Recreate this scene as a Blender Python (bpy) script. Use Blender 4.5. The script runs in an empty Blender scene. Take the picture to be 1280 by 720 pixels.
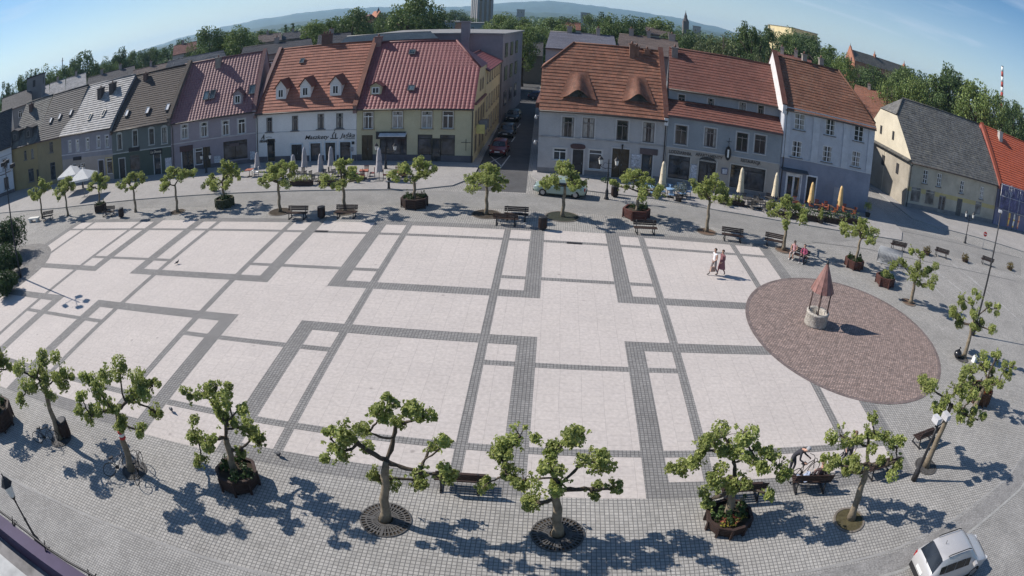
# A market square in a small town, seen from a high camera with a wide lens.
import bpy, math, random
import numpy as np
from mathutils import Vector, Matrix

D = bpy.data
SC = bpy.context.scene
COL = SC.collection
PI = math.pi
rad = math.radians
RND = random.Random(11)

# ------------------------------------------------------------------ camera
CAM = Vector((0, 0, 15.0))
FPX, K3 = 857.13, 0.3041           # lens: theta = q + K3 q^3, q = r / FPX (in pixels of a 1280 wide frame)
PITCH, ROLL, YAW = 0.4183, 0.0347, -0.052
_cy, _sy = math.cos(YAW), math.sin(YAW)
FWD = Vector((_sy*math.cos(PITCH), _cy*math.cos(PITCH), -math.sin(PITCH)))
_r0 = Vector((_cy, -_sy, 0)); _u0 = _r0.cross(FWD)
RIGHT = _r0*math.cos(ROLL) + _u0*math.sin(ROLL)
UP = -_r0*math.sin(ROLL) + _u0*math.cos(ROLL)

def ray(px, py):
    x, y = px-640.0, -(py-360.0)
    r = math.hypot(x, y) + 1e-9
    q = r/FPX; th = q*(1+K3*q*q)
    s = math.sin(th)/r
    return RIGHT*(x*s) + UP*(y*s) + FWD*math.cos(th)

def gnd(px, py, z=0.0):
    d = ray(px, py); t = (z-CAM.z)/d.z
    return CAM + d*t

def at_dist(px, py, dist):
    """point on the ray at a horizontal distance"""
    d = ray(px, py); t = dist/math.hypot(d.x, d.y)
    return CAM + d*t

def on_plane(px, py, p, n):
    d = ray(px, py); t = (p-CAM).dot(n)/d.dot(n)
    return CAM + d*t

def height_at(base, px, py):
    d = ray(px, py); t = math.hypot(base.x, base.y)/math.hypot(d.x, d.y)
    return CAM.z + d.z*t

cam_d = D.cameras.new('camera'); cam_d.type = 'PANO'
cam_d.panorama_type = 'FISHEYE_LENS_POLYNOMIAL'
cam_d.sensor_width = 36.0
cam_d.fisheye_fov = rad(179)
_fmm = FPX*36/1280
cam_d.fisheye_polynomial_k0 = 0
cam_d.fisheye_polynomial_k1 = -1/_fmm
cam_d.fisheye_polynomial_k2 = 0
cam_d.fisheye_polynomial_k3 = -K3/_fmm**3
cam_d.fisheye_polynomial_k4 = 0
cam_d.clip_start = 0.05; cam_d.clip_end = 40000
cam = D.objects.new('camera', cam_d); COL.objects.link(cam)
M3 = Matrix((RIGHT, UP, -FWD)).transposed()
cam.matrix_world = Matrix.Translation(CAM) @ M3.to_4x4()
SC.camera = cam

# ------------------------------------------------------------------ light
SUN_EL, SUN_AZ = rad(39.5), rad(180-14)      # azimuth counter-clockwise from +X, towards the sun
SUN_DIR = Vector((math.cos(SUN_AZ)*math.cos(SUN_EL), math.sin(SUN_AZ)*math.cos(SUN_EL), math.sin(SUN_EL)))
sl = D.lights.new('sun', 'SUN'); sl.energy = 4.9; sl.angle = rad(0.5); sl.color = (1.0, 0.93, 0.845)
so = D.objects.new('sun', sl); COL.objects.link(so)
so.rotation_euler = SUN_DIR.to_track_quat('Z', 'Y').to_euler(); so.location = (0, 0, 80)

W = D.worlds.new('World'); SC.world = W; W.use_nodes = True
nt = W.node_tree; nd = nt.nodes; lk = nt.links
bg = nd['Background']
sky = nd.new('ShaderNodeTexSky'); sky.sky_type = 'NISHITA'; sky.sun_disc = False
sky.sun_elevation = SUN_EL; sky.sun_rotation = PI/2 - SUN_AZ
sky.altitude = 200; sky.air_density = 1.0; sky.dust_density = 0.1; sky.ozone_density = 4.0
# thin cirrus streaks, laid out over the sky directions
tc = nd.new('ShaderNodeTexCoord')
mp = nd.new('ShaderNodeMapping'); mp.inputs['Scale'].default_value = (2.2, 2.2, 16.0)
mp.inputs['Rotation'].default_value = (rad(8), rad(-10), 0)
lk.new(tc.outputs['Generated'], mp.inputs['Vector'])
nz = nd.new('ShaderNodeTexNoise'); nz.inputs['Scale'].default_value = 1.6; nz.inputs['Detail'].default_value = 5; nz.inputs['Roughness'].default_value = 0.55
lk.new(mp.outputs[0], nz.inputs['Vector'])
rp = nd.new('ShaderNodeValToRGB'); rp.color_ramp.elements[0].position = 0.46; rp.color_ramp.elements[1].position = 0.80
rp.color_ramp.elements[0].color = (0, 0, 0, 1); rp.color_ramp.elements[1].color = (0.55, 0.55, 0.55, 1)
lk.new(nz.outputs['Fac'], rp.inputs['Fac'])
mx = nd.new('ShaderNodeMix'); mx.data_type = 'RGBA'
hs = nd.new('ShaderNodeHueSaturation'); hs.inputs['Saturation'].default_value = 1.22; lk.new(sky.outputs[0], hs.inputs['Color'])
# a thin veil of high cloud, thickest low down
sp = nd.new('ShaderNodeSeparateXYZ'); lk.new(tc.outputs['Generated'], sp.inputs[0])
ve = nd.new('ShaderNodeMapRange'); ve.inputs[1].default_value = 0.0; ve.inputs[2].default_value = .20; ve.inputs[3].default_value = .42; ve.inputs[4].default_value = .0
lk.new(sp.outputs[2], ve.inputs[0])
mxv = nd.new('ShaderNodeMath'); mxv.operation = 'MAXIMUM'; lk.new(rp.outputs['Color'], mxv.inputs[0]); lk.new(ve.outputs[0], mxv.inputs[1])
# an old vapour trail to the right
_d1, _d2 = ray(965, -8), ray(1130, 46); _nn = _d1.cross(_d2).normalized(); _dm = (_d1+_d2).normalized()
def _dot(v):
    q = nd.new('ShaderNodeVectorMath'); q.operation = 'DOT_PRODUCT'; lk.new(tc.outputs['Generated'], q.inputs[0]); q.inputs[1].default_value = v; return q.outputs['Value']
_ab = nd.new('ShaderNodeMath'); _ab.operation = 'ABSOLUTE'; lk.new(_dot(_nn), _ab.inputs[0])
_m1 = nd.new('ShaderNodeMapRange'); _m1.inputs[1].default_value = .0; _m1.inputs[2].default_value = .011; _m1.inputs[3].default_value = .42; _m1.inputs[4].default_value = 0; lk.new(_ab.outputs[0], _m1.inputs[0])
_m2 = nd.new('ShaderNodeMapRange'); _m2.inputs[1].default_value = math.cos(rad(11)); _m2.inputs[2].default_value = math.cos(rad(5)); lk.new(_dot(_dm), _m2.inputs[0])
_m3 = nd.new('ShaderNodeMath'); _m3.operation = 'MULTIPLY'; lk.new(_m1.outputs[0], _m3.inputs[0]); lk.new(_m2.outputs[0], _m3.inputs[1])
_m4 = nd.new('ShaderNodeMath'); _m4.operation = 'MAXIMUM'; lk.new(_m3.outputs[0], _m4.inputs[0]); lk.new(mxv.outputs[0], _m4.inputs[1]); mxv = _m4
lk.new(mxv.outputs[0], mx.inputs['Factor']); lk.new(hs.outputs[0], mx.inputs['A'])
mx.inputs['B'].default_value = (7.0, 7.8, 9.2, 1)
lk.new(mx.outputs['Result'], bg.inputs['Color'])
bg.inputs['Strength'].default_value = 0.079

SC.view_settings.view_transform = 'Standard'
SC.view_settings.look = 'None'
SC.view_settings.exposure = 0.36
SC.view_settings.gamma = 1.0
SC.cycles.max_bounces = 6
SC.cycles.volume_bounces = 2
SC.cycles.use_adaptive_sampling = True
SC.cycles.adaptive_threshold = 0.015
SC.cycles.use_denoising = True

# ------------------------------------------------------------------ materials
def newmat(name):
    m = D.materials.new(name); m.use_nodes = True
    return m, m.node_tree.nodes, m.node_tree.links, m.node_tree.nodes['Principled BSDF']

def _pos(n, l, scale):
    g = n.new('ShaderNodeNewGeometry'); v = n.new('ShaderNodeMapping')
    v.inputs['Scale'].default_value = scale if isinstance(scale, tuple) else (scale,)*3
    l.new(g.outputs['Position'], v.inputs['Vector'])
    return v

_mats = {}
def mat(name, col, rough=0.85, var=0.18, scale=1.5, fine=0.08, fscale=18, bump=0.0, bscale=25, spec=0.3, metal=0.0):
    """plain painted / rendered / stone surface with blotches, fine speckle and optional relief"""
    if name in _mats: return _mats[name]
    m, n, l, b = newmat(name)
    v = _pos(n, l, 1.0)
    n1 = n.new('ShaderNodeTexNoise'); n1.inputs['Scale'].default_value = scale; n1.inputs['Detail'].default_value = 5; n1.inputs['Roughness'].default_value = .65
    n2 = n.new('ShaderNodeTexNoise'); n2.inputs['Scale'].default_value = fscale; n2.inputs['Detail'].default_value = 2
    l.new(v.outputs[0], n1.inputs['Vector']); l.new(v.outputs[0], n2.inputs['Vector'])
    a1 = n.new('ShaderNodeMapRange'); a1.inputs[1].default_value = .3; a1.inputs[2].default_value = .7; a1.inputs[3].default_value = 1-var; a1.inputs[4].default_value = 1+var
    a2 = n.new('ShaderNodeMapRange'); a2.inputs[1].default_value = .3; a2.inputs[2].default_value = .7; a2.inputs[3].default_value = 1-fine; a2.inputs[4].default_value = 1+fine
    l.new(n1.outputs['Fac'], a1.inputs[0]); l.new(n2.outputs['Fac'], a2.inputs[0])
    mu = n.new('ShaderNodeMath'); mu.operation = 'MULTIPLY'; l.new(a1.outputs[0], mu.inputs[0]); l.new(a2.outputs[0], mu.inputs[1])
    vm = n.new('ShaderNodeVectorMath'); vm.operation = 'SCALE'; vm.inputs[0].default_value = col
    l.new(mu.outputs[0], vm.inputs['Scale']); l.new(vm.outputs[0], b.inputs['Base Color'])
    b.inputs['Roughness'].default_value = rough; b.inputs['Specular IOR Level'].default_value = spec; b.inputs['Metallic'].default_value = metal
    if bump:
        n3 = n.new('ShaderNodeTexNoise'); n3.inputs['Scale'].default_value = bscale; n3.inputs['Detail'].default_value = 3
        l.new(v.outputs[0], n3.inputs['Vector'])
        bp = n.new('ShaderNodeBump'); bp.inputs['Strength'].default_value = bump; bp.inputs['Distance'].default_value = .03
        l.new(n3.outputs['Fac'], bp.inputs['Height']); l.new(bp.outputs[0], b.inputs['Normal'])
    _mats[name] = m
    return m

def paving(name, c1, c2, joint, bw, bh, jw, offset=.5, rot=0.0, rough=.85, blot=.16, bscale=.35, bump=.4, bias=0.0, streak=0.0):
    """setts or slabs: brick pattern in plan, with blotches, stains and slight relief"""
    if name in _mats: return _mats[name]
    m, n, l, b = newmat(name)
    v = _pos(n, l, 1.0); v.inputs['Rotation'].default_value = (0, 0, rot)
    br = n.new('ShaderNodeTexBrick'); br.offset = offset
    br.inputs['Scale'].default_value = 1.0
    br.inputs['Brick Width'].default_value = bw; br.inputs['Row Height'].default_value = bh
    br.inputs['Mortar Size'].default_value = jw; br.inputs['Mortar Smooth'].default_value = .4; br.inputs['Bias'].default_value = bias
    br.inputs['Color1'].default_value = (*c1, 1); br.inputs['Color2'].default_value = (*c2, 1); br.inputs['Mortar'].default_value = (*joint, 1)
    # slight waviness of the rows
    wn = n.new('ShaderNodeTexNoise'); wn.inputs['Scale'].default_value = .5; l.new(v.outputs[0], wn.inputs['Vector'])
    ws = n.new('ShaderNodeVectorMath'); ws.operation = 'SCALE'; ws.inputs['Scale'].default_value = .12*min(1, bh*3)
    l.new(wn.outputs['Color'], ws.inputs[0])
    wa = n.new('ShaderNodeVectorMath'); wa.operation = 'ADD'; l.new(v.outputs[0], wa.inputs[0]); l.new(ws.outputs[0], wa.inputs[1])
    l.new(wa.outputs[0], br.inputs['Vector'])
    n1 = n.new('ShaderNodeTexNoise'); n1.inputs['Scale'].default_value = bscale; n1.inputs['Detail'].default_value = 7; n1.inputs['Roughness'].default_value = .68
    l.new(v.outputs[0], n1.inputs['Vector'])
    a1 = n.new('ShaderNodeMapRange'); a1.inputs[1].default_value = .3; a1.inputs[2].default_value = .7; a1.inputs[3].default_value = 1-blot; a1.inputs[4].default_value = 1+blot
    l.new(n1.outputs['Fac'], a1.inputs[0])
    n2 = n.new('ShaderNodeTexNoise'); n2.inputs['Scale'].default_value = 6; n2.inputs['Detail'].default_value = 4
    l.new(v.outputs[0], n2.inputs['Vector'])
    a2 = n.new('ShaderNodeMapRange'); a2.inputs[1].default_value = .3; a2.inputs[2].default_value = .7; a2.inputs[3].default_value = .9; a2.inputs[4].default_value = 1.1
    l.new(n2.outputs['Fac'], a2.inputs[0])
    mu = n.new('ShaderNodeMath'); mu.operation = 'MULTIPLY'; l.new(a1.outputs[0], mu.inputs[0]); l.new(a2.outputs[0], mu.inputs[1])
    out = mu
    if streak:      # dark spots: chewing gum, droppings, oil
        vo = n.new('ShaderNodeTexVoronoi'); vo.inputs['Scale'].default_value = .55; l.new(v.outputs[0], vo.inputs['Vector'])
        a3 = n.new('ShaderNodeMapRange'); a3.inputs[1].default_value = .03; a3.inputs[2].default_value = .07; a3.inputs[3].default_value = 1-streak; a3.inputs[4].default_value = 1
        l.new(vo.outputs['Distance'], a3.inputs[0])
        m3 = n.new('ShaderNodeMath'); m3.operation = 'MULTIPLY'; l.new(mu.outputs[0], m3.inputs[0]); l.new(a3.outputs[0], m3.inputs[1]); out = m3
    vm = n.new('ShaderNodeVectorMath'); vm.operation = 'SCALE'; l.new(br.outputs['Color'], vm.inputs[0]); l.new(out.outputs[0], vm.inputs['Scale'])
    l.new(vm.outputs[0], b.inputs['Base Color'])
    b.inputs['Roughness'].default_value = rough; b.inputs['Specular IOR Level'].default_value = .25
    if bump:
        iv = n.new('ShaderNodeMath'); iv.operation = 'SUBTRACT'; iv.inputs[0].default_value = 1; l.new(br.outputs['Fac'], iv.inputs[1])
        ad = n.new('ShaderNodeMath'); ad.operation = 'MULTIPLY_ADD'; l.new(n2.outputs['Fac'], ad.inputs[0]); ad.inputs[1].default_value = .5; l.new(iv.outputs[0], ad.inputs[2])
        bp = n.new('ShaderNodeBump'); bp.inputs['Strength'].default_value = bump; bp.inputs['Distance'].default_value = .02
        l.new(ad.outputs[0], bp.inputs['Height']); l.new(bp.outputs[0], b.inputs['Normal'])
    _mats[name] = m
    return m

def tilemat(name, col, col2, rough=.75, cell=(.25, .33), var=.22, lichen=0.0):
    """roof tiles: colour varies tile by tile (UV = metres along and up the slope), with weather stains"""
    if name in _mats: return _mats[name]
    m, n, l, b = newmat(name)
    uv = n.new('ShaderNodeUVMap'); uv.uv_map = 'UVMap'
    br = n.new('ShaderNodeTexBrick'); br.offset = .5; br.inputs['Scale'].default_value = 1
    br.inputs['Brick Width'].default_value = cell[0]; br.inputs['Row Height'].default_value = cell[1]; br.inputs['Mortar Size'].default_value = .012
    br.inputs['Color1'].default_value = (*col, 1); br.inputs['Color2'].default_value = (*col2, 1)
    br.inputs['Mortar'].default_value = (*[c*.55 for c in col], 1)
    l.new(uv.outputs[0], br.inputs['Vector'])
    v = _pos(n, l, 1.0)
    n1 = n.new('ShaderNodeTexNoise'); n1.inputs['Scale'].default_value = .7; n1.inputs['Detail'].default_value = 8; n1.inputs['Roughness'].default_value = .7
    l.new(v.outputs[0], n1.inputs['Vector'])
    a1 = n.new('ShaderNodeMapRange'); a1.inputs[1].default_value = .3; a1.inputs[2].default_value = .7; a1.inputs[3].default_value = 1-var; a1.inputs[4].default_value = 1+var
    l.new(n1.outputs['Fac'], a1.inputs[0])
    vm = n.new('ShaderNodeVectorMath'); vm.operation = 'SCALE'; l.new(br.outputs['Color'], vm.inputs[0]); l.new(a1.outputs[0], vm.inputs['Scale'])
    last = vm.outputs[0]
    if lichen:
        n2 = n.new('ShaderNodeTexNoise'); n2.inputs['Scale'].default_value = 1.6; n2.inputs['Detail'].default_value = 9; n2.inputs['Roughness'].default_value = .75
        l.new(v.outputs[0], n2.inputs['Vector'])
        r2 = n.new('ShaderNodeMapRange'); r2.inputs[1].default_value = .5; r2.inputs[2].default_value = .75; r2.inputs[3].default_value = 0; r2.inputs[4].default_value = lichen
        l.new(n2.outputs['Fac'], r2.inputs[0])
        mm = n.new('ShaderNodeMix'); mm.data_type = 'RGBA'; l.new(r2.outputs[0], mm.inputs['Factor']); l.new(last, mm.inputs['A']); mm.inputs['B'].default_value = (.30, .28, .22, 1)
        last = mm.outputs['Result']
    l.new(last, b.inputs['Base Color'])
    b.inputs['Roughness'].default_value = rough; b.inputs['Specular IOR Level'].default_value = .35
    _mats[name] = m
    return m

def glassmat(name, col=(.02, .025, .03), rough=.06):
    if name in _mats: return _mats[name]
    m, n, l, b = newmat(name)
    v = _pos(n, l, 1.0)
    n1 = n.new('ShaderNodeTexNoise'); n1.inputs['Scale'].default_value = 1.1; n1.inputs['Detail'].default_value = 3; l.new(v.outputs[0], n1.inputs['Vector'])
    a1 = n.new('ShaderNodeMapRange'); a1.inputs[1].default_value = .35; a1.inputs[2].default_value = .65; a1.inputs[3].default_value = .4; a1.inputs[4].default_value = 2.4
    l.new(n1.outputs['Fac'], a1.inputs[0])
    vm = n.new('ShaderNodeVectorMath'); vm.operation = 'SCALE'; vm.inputs[0].default_value = col; l.new(a1.outputs[0], vm.inputs['Scale'])
    l.new(vm.outputs[0], b.inputs['Base Color'])
    b.inputs['Roughness'].default_value = rough; b.inputs['IOR'].default_value = 1.5
    bp = n.new('ShaderNodeBump'); bp.inputs['Strength'].default_value = .05; bp.inputs['Distance'].default_value = .05
    l.new(n1.outputs['Fac'], bp.inputs['Height']); l.new(bp.outputs[0], b.inputs['Normal'])
    _mats[name] = m
    return m

def leafmat(name, c_dark, c_light, trans=.3, rough=.55):
    if name in _mats: return _mats[name]
    m, n, l, b = newmat(name)
    g = n.new('ShaderNodeNewGeometry')
    cr = n.new('ShaderNodeValToRGB'); cr.color_ramp.elements[0].color = (*c_dark, 1); cr.color_ramp.elements[1].color = (*c_light, 1)
    l.new(g.outputs['Random Per Island'], cr.inputs['Fac'])
    nz = n.new('ShaderNodeTexNoise'); nz.inputs['Scale'].default_value = .9; nz.inputs['Detail'].default_value = 3; l.new(g.outputs['Position'], nz.inputs['Vector'])
    a1 = n.new('ShaderNodeMapRange'); a1.inputs[1].default_value = .3; a1.inputs[2].default_value = .7; a1.inputs[3].default_value = .75; a1.inputs[4].default_value = 1.25
    l.new(nz.outputs['Fac'], a1.inputs[0])
    vm = n.new('ShaderNodeVectorMath'); vm.operation = 'SCALE'; l.new(cr.outputs['Color'], vm.inputs[0]); l.new(a1.outputs[0], vm.inputs['Scale'])
    l.new(vm.outputs[0], b.inputs['Base Color']); b.inputs['Roughness'].default_value = rough; b.inputs['Specular IOR Level'].default_value = .35
    tr = n.new('ShaderNodeBsdfTranslucent'); l.new(vm.outputs[0], tr.inputs['Color'])
    ms = n.new('ShaderNodeMixShader'); ms.inputs['Fac'].default_value = trans
    l.new(b.outputs[0], ms.inputs[1]); l.new(tr.outputs[0], ms.inputs[2])
    l.new(ms.outputs[0], n['Material Output'].inputs['Surface'])
    _mats[name] = m
    return m

# ------------------------------------------------------------------ mesh building
class MB:
    def __init__(s):
        s.v = []; s.f = []; s.m = []; s.uv = []; s.sm = []
    def face(s, idx, m=0, uv=None, smooth=False):
        s.f.append(tuple(idx)); s.m.append(m); s.uv.append(uv); s.sm.append(smooth)
    def poly(s, pts, m=0, uv=None):
        i = len(s.v); s.v.extend(tuple(p) for p in pts); s.face(range(i, i+len(pts)), m, uv)
    def box(s, c, d, rz=0.0, m=0, taper=1.0):
        cx, cy, cz = c; x, y, z = d[0]/2, d[1]/2, d[2]/2
        co, si = math.cos(rz), math.sin(rz); i = len(s.v)
        for dz, k in ((-z, 1.0), (z, taper)):
            for dx, dy in ((-x, -y), (x, -y), (x, y), (-x, y)):
                dx *= k; dy *= k
                s.v.append((cx+dx*co-dy*si, cy+dx*si+dy*co, cz+dz))
        for q in ((3, 2, 1, 0), (4, 5, 6, 7), (0, 1, 5, 4), (1, 2, 6, 5), (2, 3, 7, 6), (3, 0, 4, 7)):
            s.face([i+k for k in q], m)
        return s
    def obox(s, o, ax, ay, az, m=0):
        """box from a corner and three edge vectors"""
        o, ax, ay, az = Vector(o), Vector(ax), Vector(ay), Vector(az); i = len(s.v)
        for z in (0, 1):
            for x, y in ((0, 0), (1, 0), (1, 1), (0, 1)):
                s.v.append(tuple(o+ax*x+ay*y+az*z))
        for q in ((3, 2, 1, 0), (4, 5, 6, 7), (0, 1, 5, 4), (1, 2, 6, 5), (2, 3, 7, 6), (3, 0, 4, 7)):
            s.face([i+k for k in q], m)
        return s
    def prism(s, pts, z0, z1, m=0, mt=None):
        n = len(pts); i = len(s.v)
        for z in (z0, z1):
            for p in pts: s.v.append((p[0], p[1], z))
        s.face([i+n-1-k for k in range(n)], m); s.face([i+n+k for k in range(n)], m if mt is None else mt)
        for k in range(n):
            j = (k+1) % n; s.face((i+k, i+j, i+n+j, i+n+k), m)
        return s
    def extrude(s, pts, vec, m=0):
        """closed polygon in 3D pushed along vec"""
        n = len(pts); i = len(s.v); vec = Vector(vec)
        for p in pts: s.v.append(tuple(p))
        for p in pts: s.v.append(tuple(Vector(p)+vec))
        s.face(range(i+n-1, i-1, -1), m); s.face(range(i+n, i+2*n), m)
        for k in range(n):
            j = (k+1) % n; s.face((i+k, i+j, i+n+j, i+n+k), m)
        return s
    def tube(s, pts, r, n=8, m=0, cap=True, smooth=True):
        pts = [Vector(p) for p in pts]; k = len(pts)
        rs = r if isinstance(r, (list, tuple)) else [r]*k
        i0 = len(s.v); prev = None
        for a in range(k):
            t = (pts[min(a+1, k-1)]-pts[max(a-1, 0)])
            if t.length < 1e-9: t = Vector((0, 0, 1))
            t.normalize()
            if prev is None:
                ref = Vector((0, 0, 1)) if abs(t.z) < .9 else Vector((1, 0, 0))
                x = t.cross(ref).normalized()
            else:
                x = (prev - t*prev.dot(t))
                x = x.normalized() if x.length > 1e-6 else t.orthogonal().normalized()
            prev = x; y = t.cross(x)
            for b in range(n):
                an = 2*PI*b/n
                s.v.append(tuple(pts[a]+(x*math.cos(an)+y*math.sin(an))*rs[a]))
        for a in range(k-1):
            for b in range(n):
                c = (b+1) % n
                s.face((i0+a*n+b, i0+a*n+c, i0+(a+1)*n+c, i0+(a+1)*n+b), m, None, smooth)
        if cap:
            s.face([i0+n-1-b for b in range(n)], m); s.face([i0+(k-1)*n+b for b in range(n)], m)
        return s
    def lathe(s, prof, c=(0, 0, 0), n=16, m=0, smooth=True, axis='z'):
        i0 = len(s.v); k = len(prof)
        for r, z in prof:
            for b in range(n):
                an = 2*PI*b/n; x, y = r*math.cos(an), r*math.sin(an)
                p = (x, y, z) if axis == 'z' else ((x, z, y) if axis == 'y' else (z, x, y))
                s.v.append((c[0]+p[0], c[1]+p[1], c[2]+p[2]))
        fl = axis == 'y'
        for a in range(k-1):
            for b in range(n):
                d = (b+1) % n
                q = (i0+a*n+b, i0+a*n+d, i0+(a+1)*n+d, i0+(a+1)*n+b)
                s.face(q[::-1] if fl else q, m, None, smooth)
        if prof[0][0] > 1e-6: s.face([i0+n-1-b for b in range(n)], m)
        if prof[-1][0] > 1e-6: s.face([i0+(k-1)*n+b for b in range(n)], m)
        return s
    def ball(s, c, r, n=10, m=0, sq=(1, 1, 1)):
        k = max(4, n//2+1)
        i0 = len(s.v)
        for a in range(k+1):
            th = PI*a/k
            for b in range(n):
                an = 2*PI*b/n
                s.v.append((c[0]+r*sq[0]*math.sin(th)*math.cos(an), c[1]+r*sq[1]*math.sin(th)*math.sin(an), c[2]-r*sq[2]*math.cos(th)))
        for a in range(k):
            for b in range(n):
                d = (b+1) % n
                s.face((i0+a*n+b, i0+a*n+d, i0+(a+1)*n+d, i0+(a+1)*n+b), m, None, True)
        return s
    def leaves(s, c, r, n, size, rnd, m=0, sq=(1, 1, .8), shell=.5):
        """n small folded leaves scattered through an uneven ball"""
        for _ in range(n):
            while True:
                p = Vector((rnd.uniform(-1, 1), rnd.uniform(-1, 1), rnd.uniform(-1, 1)))
                if 1e-3 < p.length < 1: break
            q = p.normalized()*(p.length**shell)
            wob = 1+.22*math.sin(5*q.x+c[0]*3)*math.cos(4*q.y+c[1]*2)+.12*math.sin(9*q.z+c[2])
            o = Vector((c[0]+q.x*r*sq[0]*wob, c[1]+q.y*r*sq[1]*wob, c[2]+q.z*r*sq[2]*wob))
            nrm = (q*.7+Vector((rnd.gauss(0, .6), rnd.gauss(0, .6), rnd.gauss(.35, .6)))).normalized()
            t = nrm.orthogonal().normalized(); t.rotate(Matrix.Rotation(rnd.uniform(0, 2*PI), 3, nrm))
            b = nrm.cross(t); z = size*rnd.uniform(.6, 1.3)
            i = len(s.v); f = nrm*(z*.18)
            s.v += [tuple(o-t*z*.55), tuple(o+b*z*.42+f), tuple(o+t*z*.6-f*.5), tuple(o-b*z*.42+f)]
            s.face((i, i+1, i+2, i+3), m)
    def build(s, name, mats=None, parent=None, loc=None, rz=None, sharp=None):
        me = D.meshes.new(name)
        me.from_pydata(s.v, [], s.f)
        if not isinstance(mats, (list, tuple)): mats = [mats]
        for q in mats: me.materials.append(q)
        if len(mats) > 1: me.polygons.foreach_set('material_index', s.m)
        if any(s.sm): me.polygons.foreach_set('use_smooth', s.sm)
        if any(u is not None for u in s.uv):
            ul = me.uv_layers.new(name='UVMap'); k = 0; data = []
            for f, u in zip(s.f, s.uv):
                if u is None: u = [(0, 0)]*len(f)
                for q in u: data.extend(q)
            ul.data.foreach_set('uv', data)
        me.update()
        if sharp: me.set_sharp_from_angle(angle=sharp)
        o = D.objects.new(name, me); COL.objects.link(o)
        if parent: o.parent = parent
        if loc is not None: o.location = loc
        if rz is not None: o.rotation_euler = (0, 0, rz)
        return o

def tag(o, label=None, cat=None, group=None, kind=None):
    if label: o['label'] = label
    if cat: o['category'] = cat
    if group: o['group'] = group
    if kind: o['kind'] = kind
    return o

def thing(name, label, cat, loc=(0, 0, 0), rz=0.0, group=None):
    o = D.objects.new(name, None); COL.objects.link(o)
    o.empty_display_size = .2
    o.location = loc; o.rotation_euler = (0, 0, rz)
    return tag(o, label, cat, group)

def part(name, me, parent, loc=(0, 0, 0), rz=0.0):
    """another object on the same mesh data"""
    o = D.objects.new(name, me); COL.objects.link(o); o.parent = parent; o.location = loc; o.rotation_euler = (0, 0, rz)
    return o

def dup(root, loc, rz, label, group=None):
    r = root.copy(); COL.objects.link(r); r.location = loc; r.rotation_euler = (0, 0, rz); r['label'] = label
    if group: r['group'] = group
    for ch in [o for o in D.objects if o.parent is root]:
        c = ch.copy(); COL.objects.link(c); c.parent = r
        for g in [o for o in D.objects if o.parent is ch]:
            d = g.copy(); COL.objects.link(d); d.parent = c
    return r

def struct(name, mb, m):
    o = mb.build(name, m); o['kind'] = 'structure'; return o

def text_mesh(txt, size, shear=0.0, depth=.012, spacing=1.0, offset=0.0):
    cu = D.curves.new('lettering', 'FONT'); cu.body = txt; cu.size = size; cu.shear = shear; cu.extrude = depth; cu.offset = offset
    cu.align_x = 'CENTER'; cu.align_y = 'CENTER'; cu.space_character = spacing
    o = D.objects.new('lettering', cu); COL.objects.link(o)
    bpy.context.view_layer.update()
    me = D.meshes.new_from_object(o.evaluated_get(bpy.context.evaluated_depsgraph_get()))
    D.objects.remove(o); D.curves.remove(cu)
    return me

# common materials
IRON = mat('dark_iron', (.022, .022, .025), rough=.5, var=.3, spec=.4)
WOODD = mat('dark_wood', (.042, .026, .022), rough=.7, var=.35, scale=4)
WOODR = mat('red_brown_wood', (.085, .038, .032), rough=.7, var=.3, scale=4)
SOIL = mat('soil', (.045, .035, .025), rough=1, var=.4, scale=5)
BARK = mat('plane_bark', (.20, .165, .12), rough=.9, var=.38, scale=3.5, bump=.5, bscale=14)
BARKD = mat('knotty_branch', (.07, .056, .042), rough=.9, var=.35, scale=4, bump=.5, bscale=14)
LEAF = leafmat('plane_leaves', (.20, .26, .07), (.47, .50, .18), trans=.5)
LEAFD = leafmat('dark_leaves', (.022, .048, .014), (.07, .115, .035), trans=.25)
GLASS = glassmat('window_glass')
def curtain_reflection():  # curtain-shaped pale sides painted in place of window reflections
    m, n, l, b = newmat('curtain_reflection_glass')
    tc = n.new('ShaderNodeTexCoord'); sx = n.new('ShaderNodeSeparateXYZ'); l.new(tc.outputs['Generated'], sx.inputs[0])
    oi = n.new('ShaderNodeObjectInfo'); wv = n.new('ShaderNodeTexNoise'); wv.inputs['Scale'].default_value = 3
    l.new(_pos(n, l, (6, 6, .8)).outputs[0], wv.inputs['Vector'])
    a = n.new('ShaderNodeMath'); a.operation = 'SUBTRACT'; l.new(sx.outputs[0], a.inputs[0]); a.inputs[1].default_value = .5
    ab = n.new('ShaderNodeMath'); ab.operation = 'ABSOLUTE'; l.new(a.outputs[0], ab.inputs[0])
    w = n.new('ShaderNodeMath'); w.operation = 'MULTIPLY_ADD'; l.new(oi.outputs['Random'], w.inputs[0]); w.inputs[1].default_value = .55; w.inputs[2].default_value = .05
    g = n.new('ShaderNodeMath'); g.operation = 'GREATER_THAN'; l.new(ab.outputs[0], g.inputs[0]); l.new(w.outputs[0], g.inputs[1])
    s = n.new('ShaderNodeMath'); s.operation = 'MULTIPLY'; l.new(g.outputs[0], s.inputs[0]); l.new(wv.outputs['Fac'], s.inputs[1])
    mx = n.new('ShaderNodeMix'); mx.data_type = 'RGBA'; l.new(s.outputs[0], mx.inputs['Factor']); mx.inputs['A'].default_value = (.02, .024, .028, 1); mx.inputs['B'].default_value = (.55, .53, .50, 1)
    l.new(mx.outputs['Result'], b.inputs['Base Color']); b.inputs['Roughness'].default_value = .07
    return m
CREFL = curtain_reflection()
WHITE = mat('white_paint', (.74, .74, .73), rough=.6, var=.08)
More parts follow.
